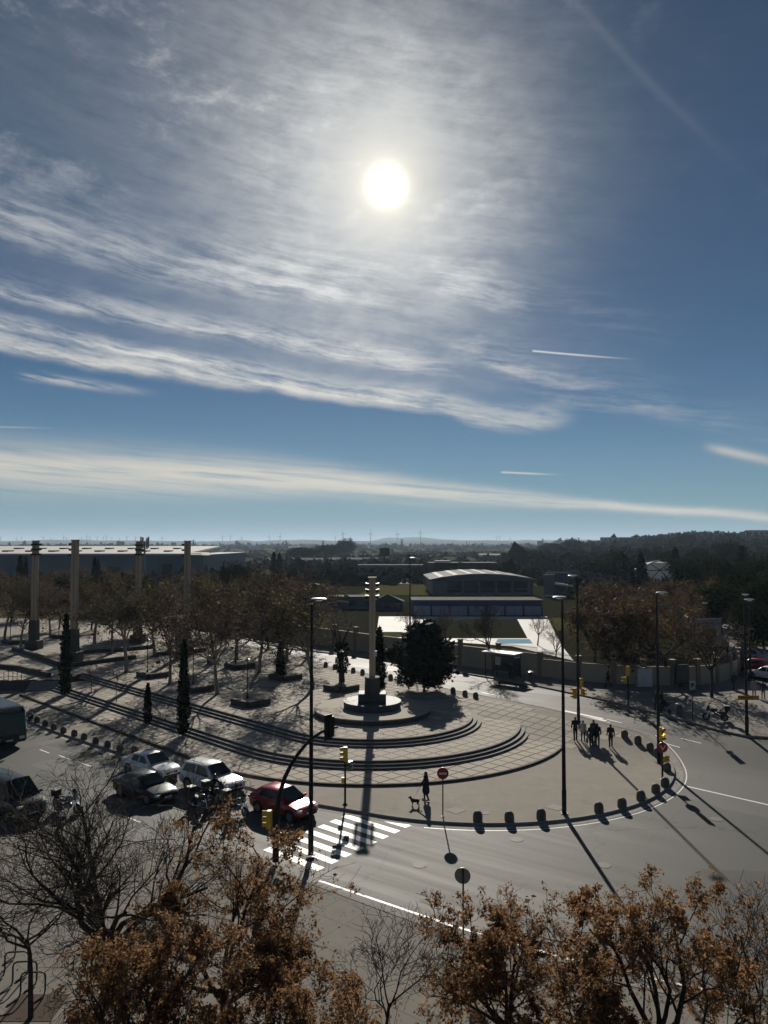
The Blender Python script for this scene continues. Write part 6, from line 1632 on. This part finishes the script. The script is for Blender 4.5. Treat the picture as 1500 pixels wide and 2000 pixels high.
# motorcycles
def motorcycle(label, loc, rz, top_box=True, colr='black', screen=True, group='motorcycles'):
    t = thing('motorcycle', label, 'motorcycle', loc, rz, group); pm = PAINT[colr]; R = 0.31
    def whl(x):
        m = MB(); n1, n2 = 20, 7
        for i in range(n1):
            a = 2 * math.pi * i / n1
            for j in range(n2):
                b_ = 2 * math.pi * j / n2; rr = R - 0.06 + 0.06 * math.cos(b_); m.v.append((x + rr * math.cos(a), 0.06 * math.sin(b_), R + rr * math.sin(a)))
        m.f = [(i * n2 + j, ((i + 1) % n1) * n2 + j, ((i + 1) % n1) * n2 + (j + 1) % n2, i * n2 + (j + 1) % n2) for i in range(n1) for j in range(n2)]
        w = m.build('wheel', M['rubber'], t, True); MB().disc((x, 0, R), R * 0.62, (0, 1, 0), 0.05, 16).build('rim', M['grey'], w)
    whl(0.72); whl(-0.68)
    MB().tube([(-0.68, 0.09, R), (-0.2, 0.12, 0.45), (0.25, 0.10, 0.75), (0.42, 0, 0.88)], 0.04, 7).build('frame', M['dark'], t)
    MB().tube([(-0.68, -0.09, R), (-0.2, -0.12, 0.45), (0.25, -0.10, 0.75), (0.42, 0, 0.88)], 0.04, 7).build('frame', M['dark'], t)
    MB().ball((0.02, 0, 0.45), (0.30, 0.19, 0.20)).build('engine', M['grey'], t)
    MB().ball((0.16, 0, 0.86), (0.32, 0.19, 0.15)).build('tank', pm, t, True)
    MB().add([(-0.95, -0.10, 0.86), (-0.10, -0.16, 0.78), (-0.10, 0.16, 0.78), (-0.95, 0.10, 0.86), (-0.92, -0.09, 0.74), (-0.10, -0.13, 0.66), (-0.10, 0.13, 0.66), (-0.92, 0.09, 0.74)], [(0, 1, 2, 3), (7, 6, 5, 4), (0, 4, 5, 1), (1, 5, 6, 2), (2, 6, 7, 3), (3, 7, 4, 0)]).build('seat', M['black'], t, False, 0.02)
    for s in (-1, 1):
        MB().tube([(0.72, s * 0.09, R), (0.45, s * 0.09, 1.0)], 0.028, 6).build('fork', M['chrome'], t)
        MB().tube([(0.42, s * 0.05, 1.02), (0.38, s * 0.28, 1.08), (0.28, s * 0.38, 1.06)], 0.018, 6).build('handlebar', M['black'], t)
        MB().tube([(0.40, s * 0.25, 1.08), (0.42, s * 0.32, 1.28)], 0.01, 5).build('mirror_stalk', M['black'], t); MB().ball((0.42, s * 0.33, 1.30), (0.02, 0.08, 0.055)).build('mirror', M['chrome'], t)
        MB().box((-0.55, s * 0.30, 0.66), (0.46, 0.18, 0.34)).build('pannier', pm, t, False, 0.03)
    MB().ball((0.56, 0, 0.98), (0.16, 0.17, 0.20)).build('fairing', pm, t, True); MB().ball((0.70, 0, 0.98), (0.05, 0.10, 0.08)).build('headlight', M['lamp_glass'], t, True)
    if screen: MB().add([(0.62, -0.17, 1.10), (0.62, 0.17, 1.10), (0.42, 0.13, 1.42), (0.42, -0.13, 1.42), (0.60, -0.17, 1.10), (0.60, 0.17, 1.10), (0.40, 0.13, 1.42), (0.40, -0.13, 1.42)], [(0, 1, 2, 3), (7, 6, 5, 4), (0, 4, 5, 1), (2, 6, 7, 3)]).build('windshield', M['screen'], t)
    MB().tube([(0.1, -0.16, 0.35), (-0.4, -0.2, 0.30), (-0.85, -0.2, 0.42)], [0.035, 0.05, 0.06], 8).build('exhaust', M['chrome'], t)
    MB().add([(0.50, -0.09, 0.60), (0.95, -0.08, 0.58), (0.95, 0.08, 0.58), (0.50, 0.09, 0.60), (0.72, -0.09, 0.70), (0.72, 0.09, 0.70)], [(0, 4, 5, 3), (4, 1, 2, 5)]).build('mudguard', pm, t)
    MB().tube([(-0.05, 0.10, 0.25), (-0.12, 0.26, 0.02)], 0.015, 5).build('stand', M['dark'], t)
    if top_box:
        bx = MB().box((-0.86, 0, 1.06), (0.42, 0.44, 0.34)).build('top_box', M['black'], t, False, 0.03); MB().box((-0.86, 0, 1.25), (0.44, 0.46, 0.05)).build('box_lid', M['white'] if top_box == 'white' else M['grey'], bx, False, 0.01)
    return t
motorcycle('motorcycle with a white top box between the white tall car and the red hatchback', gz(462, 1592), HEAD, 'white')
motorcycle('motorcycle with a white top box beside the white tall car', gz(420, 1572), HEAD, 'white')
motorcycle('motorcycle behind the other two at the crossing, without a rider', gz(392, 1584), HEAD, 'white')
motorcycle('black and silver motorcycle behind the bare branches beside the dark van', gz(132, 1588), HEAD + 0.3, True, 'silver')
x, y, z = PG(1398, 1408, 0.13); motorcycle('large black motorcycle with panniers parked on the far pavement', (x, y, z), math.radians(168), True, 'black')
x, y = P(1470, 1303, 1.3); motorcycle('motorcycle parked in the side street beside the lamp', (x, y, 1.25), math.radians(100), False, 'silver')

# tiny cars in the distant car park
CARBOX = MB().add([(-2.1, -0.85, 0.3), (2.1, -0.85, 0.3), (2.1, 0.85, 0.3), (-2.1, 0.85, 0.3), (-2.1, -0.85, 0.9), (2.1, -0.85, 0.75), (2.1, 0.85, 0.75), (-2.1, 0.85, 0.9)], [(3, 2, 1, 0), (4, 5, 6, 7), (0, 1, 5, 4), (1, 2, 6, 5), (2, 3, 7, 6), (3, 0, 4, 7)])
CARBOX.add([(-1.7, -0.78, 0.88), (1.0, -0.78, 0.84), (1.0, 0.78, 0.84), (-1.7, 0.78, 0.88), (-1.2, -0.62, 1.45), (0.2, -0.62, 1.45), (0.2, 0.62, 1.45), (-1.2, 0.62, 1.45)], [(4, 5, 6, 7), (0, 1, 5, 4), (1, 2, 6, 5), (2, 3, 7, 6), (3, 0, 4, 7)])
cb = {c: (lambda me: (me.materials.append(PAINT[c]), me)[1])(CARBOX.mesh('car')) for c in ('white', 'silver', 'red', 'navy')}
rc = random.Random(12); cars = []
for i in range(40):
    if i < 16: px, py = rc.uniform(628, 664), rc.uniform(1116, 1129)
    elif i < 28: px, py = rc.uniform(556, 628), rc.uniform(1128, 1136)
    elif i < 36: px, py = rc.uniform(665, 730), rc.uniform(1116, 1120)
    else: px, py = rc.uniform(1045, 1062), rc.uniform(1122, 1140)
    cars.append((px, py))
cars.sort()
for i, (px, py) in enumerate(cars):
    x, y = P(px, py, 1.0); z = far_height(x, y)
    o = mesh_obj('parked_car', cb[rc.choice(['white', 'silver', 'silver', 'white', 'red', 'navy'])]); o.location = (x, y, max(z, 0.8) + 0.1); o.rotation_euler = (0, 0, rc.uniform(-0.3, 0.3) + 1.4)
    tag(o, 'tiny car glinting in the distant car parks, %s from the left' % ORD[i], 'car', 'cars in the distant car parks')

# ------------------------------------------------------------------ people and the dog
TMP = bpy.data.scenes.new('remesh_scratch')
def fuse(caps, balls, voxel, name):
    """capsules and ellipsoids fused into one continuous skin"""
    m = MB()
    for a, b_, ra, rb_ in caps:
        a, b_ = Vector(a), Vector(b_); d = (b_ - a); L = max(d.length, 1e-4); u = d / L
        pts = [a - u * ra * 0.85, a - u * ra * 0.5, a, a + d * 0.5, b_, b_ + u * rb_ * 0.5, b_ + u * rb_ * 0.85]
        m.tube(pts, [ra * 0.5, ra * 0.86, ra, (ra + rb_) / 2, rb_, rb_ * 0.86, rb_ * 0.5], 10)
    for c, r in balls: m.ball(c, r, 14, 10)
    o = bpy.data.objects.new('scratch', m.mesh('scratch')); TMP.collection.objects.link(o)
    md = o.modifiers.new('r', 'REMESH'); md.mode = 'VOXEL'; md.voxel_size = voxel; md.use_smooth_shade = True
    sm = o.modifiers.new('s', 'SMOOTH'); sm.factor = 0.5; sm.iterations = 3
    vl = TMP.view_layers[0]; vl.update(); dg = vl.depsgraph; dg.update()
    me = bpy.data.meshes.new_from_object(o.evaluated_get(dg)); me.name = name
    bpy.data.objects.remove(o); me.materials.clear(); return me
CLOTH = {}
def cloth(c):
    if c not in CLOTH: CLOTH[c] = plain('cloth_%d' % len(CLOTH), tuple(min(0.6, v * 1.7) for v in c), 0.9, 0.1, 0.0, 0.25, 7.0, 0.4)
    return CLOTH[c]
def person(label, loc, rz, H=1.72, pose='walk', phase=1, coat=(0.02, 0.022, 0.03), legs=(0.02, 0.022, 0.028), hair=(0.025, 0.018, 0.014), long_coat=False, long_hair=False, helmet=False, hood=False, armsl=0.0, armsr=0.0, group='people on foot'):
    t = thing('person', label, 'person', loc, rz, group); s = H / 1.72; V3 = lambda a, b_, c: Vector((a * s, b_ * s, c * s))
    if pose == 'ride':
        hip, sh, hd = V3(0, -0.12, 0.90), V3(0, -0.02, 1.38), V3(0, 0.06, 1.62)
        J = {}
        for k, sd in (('l', -1), ('r', 1)):
            J['hip' + k] = hip + V3(sd * 0.09, 0, 0); J['kn' + k] = V3(sd * 0.22, 0.32, 0.72); J['an' + k] = V3(sd * 0.24, 0.12, 0.32); J['to' + k] = V3(sd * 0.25, 0.28, 0.27)
            J['sh' + k] = sh + V3(sd * 0.18, 0, 0); J['el' + k] = V3(sd * 0.34, 0.22, 1.14); J['wr' + k] = V3(sd * 0.36, 0.42, 1.10)
    else:
        st = 0.26 * phase if pose == 'walk' else 0.04 * phase
        hip, sh, hd = V3(0, 0, 0.93), V3(0, 0.01, 1.41), V3(0, 0.03, 1.605)
        J = {}
        for k, sd in (('l', -1), ('r', 1)):
            f = st * sd
            J['hip' + k] = hip + V3(sd * 0.085, 0, 0); J['kn' + k] = V3(sd * 0.095, f * 0.55 + 0.04, 0.50); J['an' + k] = V3(sd * 0.095, f - 0.02 - max(0, -f) * 0.2, 0.09 + max(0, -f) * 0.22); J['to' + k] = J['an' + k] + V3(0.02 * sd, 0.15, -0.045 - max(0, -f) * 0.1)
            sw = -f * 0.9 + (armsl if sd < 0 else armsr)
            J['sh' + k] = sh + V3(sd * 0.18, 0, 0); J['el' + k] = J['sh' + k] + V3(sd * 0.07, sw * 0.5 - 0.03, -0.28); J['wr' + k] = J['el' + k] + V3(sd * -0.005, sw * 0.6 + 0.09, -0.23)
    caps, balls = [], []
    caps += [(hip, hip + (sh - hip) * 0.5, 0.135 * s, 0.125 * s), (hip + (sh - hip) * 0.5, sh, 0.125 * s, 0.13 * s), (J['shl'], J['shr'], 0.07 * s, 0.07 * s), (sh, hd - V3(0, 0.01, 0.06), 0.055 * s, 0.052 * s)]
    balls += [(hd, (0.075 * s, 0.092 * s, 0.115 * s)), (hd + V3(0, 0.095, -0.015), (0.014 * s, 0.022 * s, 0.022 * s)), (hd + V3(0, 0.07, -0.075), (0.035 * s, 0.03 * s, 0.025 * s)), (hd + V3(0.077, 0, -0.01), (0.012 * s, 0.02 * s, 0.03 * s)), (hd + V3(-0.077, 0, -0.01), (0.012 * s, 0.02 * s, 0.03 * s))]
    lc, jc, sc_ = [], [], []
    for k, sd in (('l', -1), ('r', 1)):
        caps += [(J['hip' + k], J['kn' + k], 0.082 * s, 0.055 * s), (J['kn' + k], J['an' + k], 0.053 * s, 0.036 * s), (J['an' + k], J['to' + k], 0.04 * s, 0.032 * s), (J['sh' + k], J['el' + k], 0.05 * s, 0.041 * s), (J['el' + k], J['wr' + k], 0.040 * s, 0.028 * s)]
        d = (J['wr' + k] - J['el' + k]).normalized(); w = J['wr' + k]; side_ = Vector((0, 1, 0)) if abs(d.y) < 0.7 else Vector((0, 0, -1)); side_ = (side_ - d * side_.dot(d)).normalized(); palm = d.cross(side_)
        caps.append((w, w + d * 0.075 * s, 0.028 * s, 0.034 * s))
        for fi, (o_, fl) in enumerate(((-0.026, 0.060), (-0.009, 0.075), (0.009, 0.072), (0.026, 0.062))):
            b0 = w + d * 0.085 * s + side_ * o_ * s; b1 = b0 + (d * 0.8 + palm * 0.35 * sd).normalized() * fl * 0.5 * s; b2 = b1 + (d * 0.6 + palm * 0.7 * sd).normalized() * fl * 0.5 * s
            caps += [(b0, b1, 0.0095, 0.009), (b1, b2, 0.009, 0.0085)]
        caps.append((w + d * 0.03 * s + side_ * 0.028 * s, w + d * 0.075 * s + side_ * 0.055 * s, 0.011, 0.0095))
        lc += [(J['hip' + k], J['kn' + k], 0.10 * s, 0.072 * s), (J['kn' + k], J['an' + k] + V3(0, 0, 0.0), 0.070 * s, 0.056 * s)]
        jc += [(J['sh' + k], J['el' + k], 0.072 * s, 0.058 * s), (J['el' + k], J['wr' + k], 0.057 * s, 0.047 * s)]
        sc_.append(((J['an' + k] - V3(0, 0.03, 0.035), J['to' + k], 0.048 * s, 0.04 * s)))
    mesh_obj('body', fuse(caps, balls, 0.0105, 'body'), M['skin'], t)
    mesh_obj('trousers', fuse(lc + [(hip, hip + V3(0, 0, 0.06), 0.15 * s, 0.15 * s)], [], 0.02, 'trousers'), cloth(legs), t)
    jb = [(hip + V3(0, 0, -0.02 if not long_coat else -0.36), hip + (sh - hip) * 0.5, (0.165 if not long_coat else 0.235) * s, 0.158 * s), (hip + (sh - hip) * 0.5, sh, 0.158 * s, 0.145 * s), (J['shl'], J['shr'], 0.092 * s, 0.092 * s), (sh, sh + (hd - sh) * 0.35, 0.08 * s, 0.07 * s)]
    mesh_obj('jacket', fuse(jc + jb, [(hd - V3(0, 0.06, 0.10), (0.09 * s, 0.08 * s, 0.07 * s))] if hood else [], 0.022, 'jacket'), cloth(coat), t)
    for c_ in sc_: mesh_obj('shoe', fuse([c_], [], 0.014, 'shoe'), cloth((0.015, 0.014, 0.014)), t)
    if helmet:
        mesh_obj('helmet', fuse([], [(hd + V3(0, -0.005, 0.02), (0.125 * s, 0.145 * s, 0.145 * s))], 0.018, 'helmet'), PAINT['black'], t)
    else:
        hb_ = [(hd + V3(0, -0.022, 0.028), (0.085 * s, 0.092 * s, 0.105 * s))]
        hc = [(hd + V3(0, -0.06, 0), hd + V3(0, -0.09, -0.24), 0.075 * s, 0.06 * s)] if long_hair else []
        mesh_obj('hair', fuse(hc, hb_, 0.014, 'hair'), cloth(hair), t)
    ey = MB()
    for sd in (-1, 1): ey.ball(hd + V3(sd * 0.03, 0.085, 0.012), 0.010 * s, 6, 5)
    ey.build('eyes', M['black'], t)
    return t
def on(px, py, up=0.13): x, y, z = PG(px, py, up); return (x, y, z)
WK = 'walkers crossing the island'
person('person in a long dark coat standing with a dog on a leash', on(832, 1564), math.radians(75), 1.72, 'walk', 0.5, (0.014, 0.016, 0.024), (0.02, 0.02, 0.025), long_coat=True, long_hair=True, armsl=0.25)
person('person in a dark jacket at the left of the walking group', on(1124, 1447), math.radians(-8), 1.80, 'walk', 0.7, (0.012, 0.014, 0.022), (0.015, 0.018, 0.028), group=WK)
person('person in a light grey jacket in the walking group', on(1139, 1449), math.radians(-5), 1.62, 'walk', -0.6, (0.30, 0.27, 0.23), (0.05, 0.05, 0.06), (0.05, 0.04, 0.03), group=WK)
w3 = person('person in black carrying a bag in the middle of the walking group', on(1155, 1459), math.radians(-12), 1.66, 'walk', 0.8, (0.010, 0.011, 0.014), (0.012, 0.012, 0.014), long_hair=True, group=WK)
person('person in a dark jacket walking close behind the bag carrier', on(1167, 1459), math.radians(-15), 1.74, 'walk', -0.8, (0.016, 0.017, 0.022), (0.03, 0.028, 0.03), hood=True, group=WK)
person('person half hidden in the middle of the walking group', on(1160, 1452), math.radians(-10), 1.75, 'walk', 0.6, (0.03, 0.032, 0.03), (0.02, 0.02, 0.024), (0.05, 0.035, 0.02), group=WK)
person('person in dark clothes walking alone right of the group', on(1193, 1460), math.radians(-10), 1.70, 'walk', 0.5, (0.014, 0.015, 0.018), (0.016, 0.02, 0.026), long_hair=True, group=WK)
bg_ = thing('handbag', 'dark shopping bag carried by the walker in black', 'bag', (w3.location.x - 0.32, w3.location.y - 0.02, w3.location.z + 0.30))
MB().box((0, 0, 0.18), (0.10, 0.30, 0.34), 0, 0.9).build('bag_body', cloth((0.02, 0.02, 0.022)), bg_, False, 0.02); MB().tube([(0, -0.09, 0.34), (0, -0.06, 0.46), (0, 0.06, 0.46), (0, 0.09, 0.34)], 0.01, 5).build('handle', cloth((0.02, 0.02, 0.022)), bg_)
FP = 'people on the far pavement'
person('person striding along the far pavement in front of the wall', on(1188, 1343), math.radians(80), 1.75, 'walk', 1.0, (0.012, 0.013, 0.016), (0.02, 0.02, 0.025), group=FP)
person('person pushing a pram at the far kerb', on(1293, 1389), math.radians(60), 1.72, 'walk', 0.6, (0.014, 0.015, 0.018), (0.014, 0.014, 0.016), armsl=0.35, armsr=0.35, group=FP)
person('person walking beside the pram at the far kerb', on(1283, 1386), math.radians(60), 1.68, 'walk', -0.6, (0.02, 0.022, 0.03), (0.015, 0.016, 0.02), long_hair=True, group=FP)
person('person in dark clothes at the corner of the curved wall', on(1433, 1347), math.radians(20), 1.72, 'walk', 0.5, (0.016, 0.014, 0.022), (0.016, 0.016, 0.02), group=FP)
person('person in pale clothes at the right edge of the far pavement', on(1473, 1362), math.radians(-30), 1.70, 'walk', 0.5, (0.16, 0.15, 0.15), (0.12, 0.11, 0.11), group=FP)
person('person in a light coat and dark vest near the right edge', on(1491, 1366), math.radians(-20), 1.66, 'walk', -0.6, (0.03, 0.03, 0.032), (0.22, 0.20, 0.19), group=FP)
person('person standing at the wall left of the bus shelter', on(929, 1293), math.radians(170), 1.74, 'stand', 1, (0.012, 0.012, 0.015), (0.015, 0.015, 0.018), group=FP)
person('person standing closer to the bus shelter at the wall', on(937, 1294), math.radians(190), 1.68, 'stand', -1, (0.014, 0.013, 0.016), (0.015, 0.015, 0.018), group=FP)
person('person waiting under the bus shelter', on(998, 1326), math.radians(150), 1.70, 'stand', 1, (0.016, 0.015, 0.016), (0.02, 0.02, 0.02), long_coat=True, group=FP)
for (px, py), lb in (((462, 1592), 'helmeted rider on the motorcycle nearest the red hatchback'), ((420, 1572), 'helmeted rider on the motorcycle beside the white tall car')):
    x, y, z = gz(px, py); person(lb, (x - 0.10 * math.cos(HEAD), y - 0.10 * math.sin(HEAD), z), HEAD - math.pi / 2, 1.75, 'ride', 1, (0.012, 0.012, 0.014), (0.014, 0.014, 0.016), helmet=True, group='motorcycle riders')
# pram
x, y, z = on(1299, 1392); t = thing('pram', 'dark pram pushed along the far kerb', 'pram', (x, y, z), math.radians(150))
MB().ball((0, 0, 0.72), (0.36, 0.22, 0.20)).build('carrycot', cloth((0.015, 0.016, 0.02)), t, True); MB().ball((0.16, 0, 0.92), (0.22, 0.22, 0.20)).build('hood', cloth((0.012, 0.013, 0.016)), t, True)
MB().tube([(-0.35, 0, 0.7), (-0.6, 0, 1.02)], 0.02, 6).build('handle', M['black'], t)
for a, b_ in ((-0.32, -0.2), (-0.32, 0.2), (0.32, -0.2), (0.32, 0.2)):
    MB().disc((a, b_, 0.13), 0.13, (0, 1, 0), 0.04, 14).build('wheel', M['rubber'], t); MB().tube([(a, b_, 0.13), (0, b_ * 0.6, 0.6)], 0.015, 5).build('strut', M['black'], t)
# dog and leash
dx, dy, dz = on(811, 1575)
t = thing('dog', 'small dark dog with white legs on a leash beside its owner', 'dog', (dx, dy, dz), math.radians(165))
S = 1.0
caps = [((-0.18, 0, 0.34), (0.02, 0, 0.33), 0.085, 0.10), ((0.02, 0, 0.33), (0.18, 0, 0.34), 0.10, 0.11), ((0.18, 0, 0.36), (0.28, 0, 0.46), 0.075, 0.06), ((0.30, 0, 0.50), (0.40, 0, 0.47), 0.065, 0.035), ((-0.24, 0, 0.38), (-0.34, 0, 0.50), 0.025, 0.012),
        ((0.28, 0.045, 0.55), (0.26, 0.075, 0.50), 0.022, 0.012), ((0.28, -0.045, 0.55), (0.26, -0.075, 0.50), 0.022, 0.012)]
for s_ in (-1, 1):
    caps += [((0.17, s_ * 0.07, 0.28), (0.15, s_ * 0.075, 0.15), 0.045, 0.03), ((0.15, s_ * 0.075, 0.15), (0.17, s_ * 0.075, 0.03), 0.028, 0.024), ((0.17, s_ * 0.075, 0.025), (0.21, s_ * 0.075, 0.02), 0.026, 0.022),
             ((-0.18, s_ * 0.07, 0.30), (-0.13, s_ * 0.08, 0.20), 0.065, 0.042), ((-0.13, s_ * 0.08, 0.20), (-0.24, s_ * 0.08, 0.12), 0.038, 0.025), ((-0.24, s_ * 0.08, 0.12), (-0.21, s_ * 0.08, 0.03), 0.024, 0.022), ((-0.21, s_ * 0.08, 0.025), (-0.17, s_ * 0.08, 0.02), 0.025, 0.02)]
def fur(t_, b, out):
    x_, y_, z_ = objco(t_); n = nd_noise(x_, y_, z_, 9.0, 3.0)
    setc(t_, b, nd_mix(nd_step(z_ + (n - 0.5) * 0.18, 0.16, 0.24), (0.62, 0.58, 0.52), (0.022, 0.017, 0.014)))
mesh_obj('body', fuse(caps, [((0.29, 0, 0.50), (0.07, 0.065, 0.065))], 0.012, 'dog'), mat('dog_fur', fur, 0.9, 0.1), t)
MB().tube([(0.20, 0, 0.36), (0.245, 0, 0.42)], 0.078, 12, False).build('collar', M['red'], t)
ow = Vector(on(832, 1564)); lo = Vector((dx - 0.2 * math.cos(math.radians(-15)), dy + 0.05, dz + 0.43)); hi = ow + Vector((-0.34, 0.02, 0.88)); md_ = (lo + hi) / 2 + Vector((0, 0, -0.10))
ls = thing('leash', 'thin dark leash between the coat wearer and the small dog', 'leash', (0, 0, 0))
MB().tube([lo, md_, hi], 0.012, 6).build('cord', M['black'], ls); MB().box(tuple(hi), (0.07, 0.04, 0.12)).build('handle', M['black'], ls)
bpy.data.scenes.remove(TMP)

# every label once
_seen = {}
for o in bpy.data.objects:
    if 'label' in o.keys(): _seen.setdefault(o['label'], []).append(o.name)
for k_, v_ in _seen.items():
    if len(v_) > 1: print('DUPLICATE LABEL', k_, v_)
